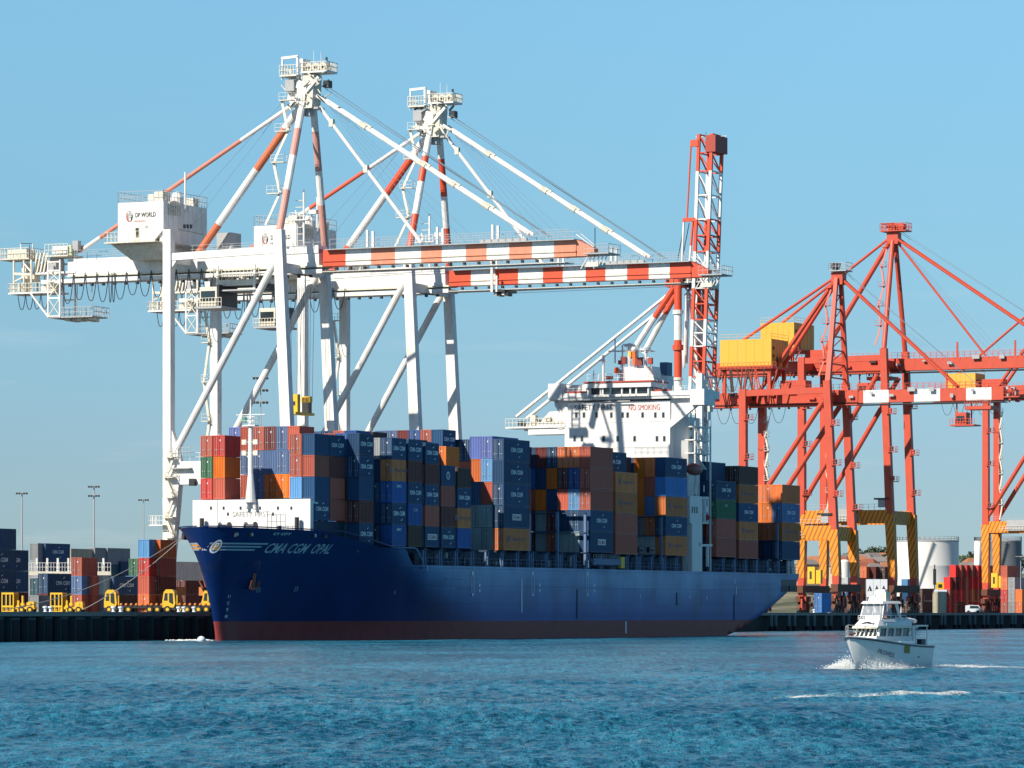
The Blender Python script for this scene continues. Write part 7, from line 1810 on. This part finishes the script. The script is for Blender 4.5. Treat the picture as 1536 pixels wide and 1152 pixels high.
    for y in (-1.15, 1.15): mb.beam((-3.75, y, zf - .1), (-4.3, y * .9, zt), .09, .09, BW); mb.beam((-6.9, y * 1.12, zf - .4), (-6.2, y * .95, zt), .2, .2, BW)
    mb.beam((-4.0, 0, zf + .3), (-4.3, 0, zt), .05, .05, BW)
    fb = mb.build('flybridge', b)
    mb = MB(); mb.hexa([(-6.8, -1.3, zt), (-3.9, -1.15, zt), (-3.9, 1.15, zt), (-6.8, 1.3, zt), (-6.7, -1.15, zt + .22), (-4.1, -1.0, zt + .22), (-4.1, 1.0, zt + .22), (-6.7, 1.15, zt + .22)], BW); mb.build('hard_top', fb)
    mb = MB(); CLR = bpy.data.materials.new('clear_screen'); CLR.use_nodes = True; cbn = CLR.node_tree.nodes['Principled BSDF']; cbn.inputs['Base Color'].default_value = (.55, .58, .62, 1); cbn.inputs['Alpha'].default_value = .45; cbn.inputs['Roughness'].default_value = .1
    mb.add([(-3.82, -1.1, zf + .25), (-3.82, 1.1, zf + .25), (-4.28, 1.0, zt - .02), (-4.28, -1.0, zt - .02)], [(0, 1, 2, 3)], CLR)
    for s_ in (-1, 1): mb.add([(-3.85, s_ * 1.15, zf + .25), (-5.4, s_ * 1.2, zf + .25), (-5.2, s_ * 1.1, zt - .02), (-4.3, s_ * 1.02, zt - .02)], [(0, 1, 2, 3)], CLR)
    mb.build('windscreen', fb)
    mb = MB()
    for y in (-.55, .1): mb.lathe((-5.0, y, zt + .22), [(.42, 0), (.42, .18), (.3, .38), (.05, .48)], BW, 12)
    mb.box((-5.6, .5, zt + .2), (-4.8, .9, zt + 1.0), paint('boat_cream', (.72, .70, .52, 1))); mb.beam((-5.2, -.9, zt + .2), (-5.0, -.3, zt + .8), .09, .09, BW); mb.beam((-5.2, .9, zt + .2), (-5.0, .3, zt + .9), .09, .09, BW); mb.beam((-5, -.35, zt + 1.05), (-5, .35, zt + .9), .09, .25, BW)
    mb.box((-5.3, -.15, zt + .7), (-4.9, .75, zt + 1.25), BW); mb.tube((-5.2, .2, zt + 1.4), (-5.2, .2, zt + 1.6), .03, BW, 4); mb.tube((-5.6, -.7, zt + .2), (-5.6, -.7, zt + 1.3), .03, BW, 4)
    mb.build('radar_dome', fb)
    # cockpit: dark doorway, awning frame, tender, bait box, rails
    mb = MB(); mb.box((-8.05, -1.1, z0 + .1), (-8.0, 1.1, z2), BD); mb.box((-9.4, 1.35, z2 + .1), (-8.0, 1.5, z2 + .2), BW); mb.build('doorway', cabn)
    mb = MB(); mb.box((-11.0, -1.5, z2 + .15), (-8.9, 1.5, z2 + .28), BW)
    for x in (-9.0, -10.9):
        for y in (-1.4, 1.4): mb.beam((x, y, sheer(.9)), (x, y, z2 + .15), .06, .06, BW)
    mb.beam((-8.3, 1.55, z0), (-8.3, 1.55, z2 + .2), .22, .22, BW)
    mb.build('cockpit_awning', b)
    mb = MB(); c0 = Vector((-9.3, .2, z2 + .7))
    for i in range(20):
        a0, a1 = i / 20 * 2 * math.pi, (i + 1) / 20 * 2 * math.pi; mb.tube(c0 + Vector((1.15 * math.cos(a0), .6 * math.sin(a0), .1 * math.cos(a0))), c0 + Vector((1.15 * math.cos(a1), .6 * math.sin(a1), .1 * math.cos(a1))), .2, BW, 8)
    mb.box((-10.2, -.3, z2 + .5), (-8.4, .7, z2 + .62), GRY); mb.beam((-9.0, .2, z2 + .2), (-9.0, .2, z2 + .8), .15, .3, BW); mb.build('inflatable_tender', b)
    mb = MB(); mb.box((-10.3, 1.15, sheer(.95)), (-9.6, 1.65, sheer(.95) + .55), BD); mb.build('bait_box', b)
    mb = MB(); pts = [(-.1, 0, sheer(0)), (-1.2, 1.0, sheer(.1)), (-2.4, 1.45, sheer(.2))]; mb.rail(pts, .95, GRY, .7, .035); pts = [(-.1, 0, sheer(0)), (-1.2, -1.0, sheer(.1)), (-2.4, -1.45, sheer(.2)), (-3.6, -1.65, sheer(.3))]; mb.rail(pts, .95, GRY, .7, .035)
    mb.tube((-.1, 0, sheer(0) + .05), (-1.2, 0, sheer(.1) + .35), .09, paint('anchor_rust', (.30, .09, .06, 1)), 6); mb.build('bow_rail', b)
    return b, zf, al, (ox, oy)
bt, zfly, bal, bo_ = boat()
def person(parent_loc, al, x, y, z, shirt, trouser, label, sit=False, lean=0.0):
    "one skinned figure; heights in scene units"
    k = 1.42
    SKIN = paint('skin', (.52, .30, .20, 1), .6, .1, 2)
    ca, sa = math.cos(al), math.sin(al); loc = (parent_loc[0] + x * ca - y * sa, parent_loc[1] + x * sa + y * ca, z)
    J = {'pel': (0, 0, .92), 'ch': (.03 + lean, 0, 1.32), 'nk': (.04 + lean, 0, 1.50), 'hd': (.06 + lean, 0, 1.60), 'tp': (.06 + lean, 0, 1.76),
         'ls': (.03 + lean, .19, 1.42), 'le': (.10 + lean, .25, 1.16), 'lh': (.36 + lean, .18, 1.12), 'rs': (.03 + lean, -.19, 1.42), 're': (.10 + lean, -.25, 1.16), 'rh': (.36 + lean, -.18, 1.12),
         'lp': (0, .10, .88), 'lk': (.04, .11, .48), 'la': (-.02, .11, .07), 'lt': (.16, .12, .03), 'rp': (0, -.10, .88), 'rk': (.04, -.11, .48), 'ra': (-.02, -.11, .07), 'rt': (.16, -.12, .03)}
    Rr = dict(pel=.15, ch=.17, nk=.06, hd=.095, tp=.075, ls=.075, le=.05, lh=.035, rs=.075, re=.05, rh=.035, lp=.10, lk=.07, la=.045, lt=.035, rp=.10, rk=.07, ra=.045, rt=.035)
    E = ['pel-ch', 'ch-nk', 'nk-hd', 'hd-tp', 'ch-ls', 'ls-le', 'le-lh', 'ch-rs', 'rs-re', 're-rh', 'pel-lp', 'lp-lk', 'lk-la', 'la-lt', 'pel-rp', 'rp-rk', 'rk-ra', 'ra-rt']
    ks = list(J); me = bpy.data.meshes.new('person'); me.from_pydata([(J[q][0], J[q][1], J[q][2] * k) for q in ks], [tuple(ks.index(s) for s in e.split('-')) for e in E], [])
    o = bpy.data.objects.new('person', me); COL.objects.link(o); sk = o.modifiers.new('skin', 'SKIN'); sk.use_smooth_shade = True; sb = o.modifiers.new('sub', 'SUBSURF'); sb.levels = 1; sb.render_levels = 1
    for i, q in enumerate(ks): me.skin_vertices[0].data[i].radius = (Rr[q], Rr[q] * 1.15)
    me.skin_vertices[0].data[0].use_root = True
    dg = bpy.context.evaluated_depsgraph_get(); m2 = bpy.data.meshes.new_from_object(o.evaluated_get(dg)); o.modifiers.clear(); o.data = m2
    for m_ in (SKIN, shirt, trouser): m2.materials.append(m_)
    if len(m2.materials) > 3:
        m2.materials.clear()
        for m_ in (SKIN, shirt, trouser): m2.materials.append(m_)
    for p in m2.polygons:
        c = p.center; zz = c.z / k
        p.material_index = 2 if zz < .95 else 1 if zz < 1.47 and not (c.x > .25 + lean) else 0
        p.use_smooth = True
    o.location = loc; o.rotation_euler.z = al; o.scale = (.82, .82, .82)
    tag(o, label, 'person')
    mb = MB(); mb.lathe((.045 + lean, 0, 1.66 * k), [(.105, -.06), (.11, 0), (.10, .10), (.06, .17), (.01, .19)], paint('hair_dark', (.05, .03, .02, 1), .8, .1, 3), 12)
    h_ = mb.build('hair', o, smooth=True)
    return o
person(bo_, bal, -5.35, .55, zfly - 1.0, paint('shirt_orange', (.85, .25, .06, 1), .8, .1, 2), paint('trousers_dark', (.03, .04, .07, 1), .8, .1, 2), 'person in an orange shirt standing on the flybridge of the motor boat')
person(bo_, bal, -5.45, -.35, zfly - 1.0, paint('shirt_white', (.7, .7, .68, 1), .8, .1, 2), paint('trousers_dark', (.03, .04, .07, 1)), 'person in a pale shirt steering behind the windscreen of the motor boat')

# spray at the bow and along the side of the boat: clumps of small droplets and foam
FOAM = paint('sea_foam', (.86, .88, .86, 1), .8, .05, 3)
def spray():
    rg = random.Random(21); mb = MB(); ca, sa = math.cos(bal), math.sin(bal)
    def blob(p, s):
        ax = [Vector((rg.gauss(0, 1), rg.gauss(0, 1), rg.gauss(0, 1))).normalized() * s * rg.uniform(.6, 1.3) for _ in range(3)]
        v = [p + ax[0], p - ax[0], p + ax[1], p - ax[1], p + ax[2] * .7, p - ax[2] * .7]
        mb.add(v, [(0, 2, 4), (2, 1, 4), (1, 3, 4), (3, 0, 4), (2, 0, 5), (1, 2, 5), (3, 1, 5), (0, 3, 5)], FOAM)
    def world(x, y, z): return Vector((bo_[0] + x * ca - y * sa, bo_[1] + x * sa + y * ca, z))
    for side in (1, -1):
        for i in range(5200):
            t = rg.random() ** (1.0 if side > 0 else 1.6)
            x = .3 - 1.3 - t * 10.0; w0 = 1.75 * (1 - (1 - min(t / .45, 1)) ** 2) ** .6
            out = abs(rg.gauss(0, 1)) * (.22 + .55 * (1 - t) * (1.6 if side < 0 else .8)); hgt = abs(rg.gauss(0, 1)) * (.16 + .34 * math.exp(-((t - .1) / .14) ** 2) + .20 * math.exp(-((t - .42) / .12) ** 2)) * max(.25, 1 - out * .4)
            blob(world(x, side * (w0 + out + .05), max(.02, hgt)), rg.uniform(.012, .05))
    for i in range(8500):      # bow wave thrown to the boat's right: seen on the left of the picture
        t = rg.random(); x = -.9 - t * 2.6; out = .2 + t * 3.4 + rg.gauss(0, .3); hgt = abs(rg.gauss(0, 1)) * .42 * (1 - .75 * t)
        blob(world(x + .5, -out, max(.02, hgt)), rg.uniform(.012, .05))
    for i in range(4500):      # turbulent wash behind the stern
        t = rg.random(); blob(world(-11.4 - t * 9, rg.gauss(0, 1.0 + t), abs(rg.gauss(0, .09)) + .02), rg.uniform(.012, .045))
    o = mb.build('bow_spray', fix=False); o['kind'] = 'stuff'; tag(o, 'white spray and foam around the running motor boat', 'spray')
spray()
# a little wash at the ship's stem and along the quay foot
mb = MB(); rg = random.Random(2)
for i in range(500):
    t = rg.random(); p = Vector(sw(-1.5 - 9 * t * rg.random(), -.5 + rg.gauss(0, .6), .05 + abs(rg.gauss(0, .05)))); s = rg.uniform(.05, .16)
    mb.add([p + Vector((s * 2, 0, 0)), p + Vector((0, s, .0)), p - Vector((s * 2, 0, 0)), p - Vector((0, s, 0)), p + Vector((0, 0, s)), p - Vector((0, 0, s))], [(0, 1, 4), (1, 2, 4), (2, 3, 4), (3, 0, 4), (1, 0, 5), (2, 1, 5), (3, 2, 5), (0, 3, 5)], FOAM)
o = mb.build('stem_foam', fix=False); o['kind'] = 'stuff'; tag(o, 'thin line of foam at the ship stem', 'foam')
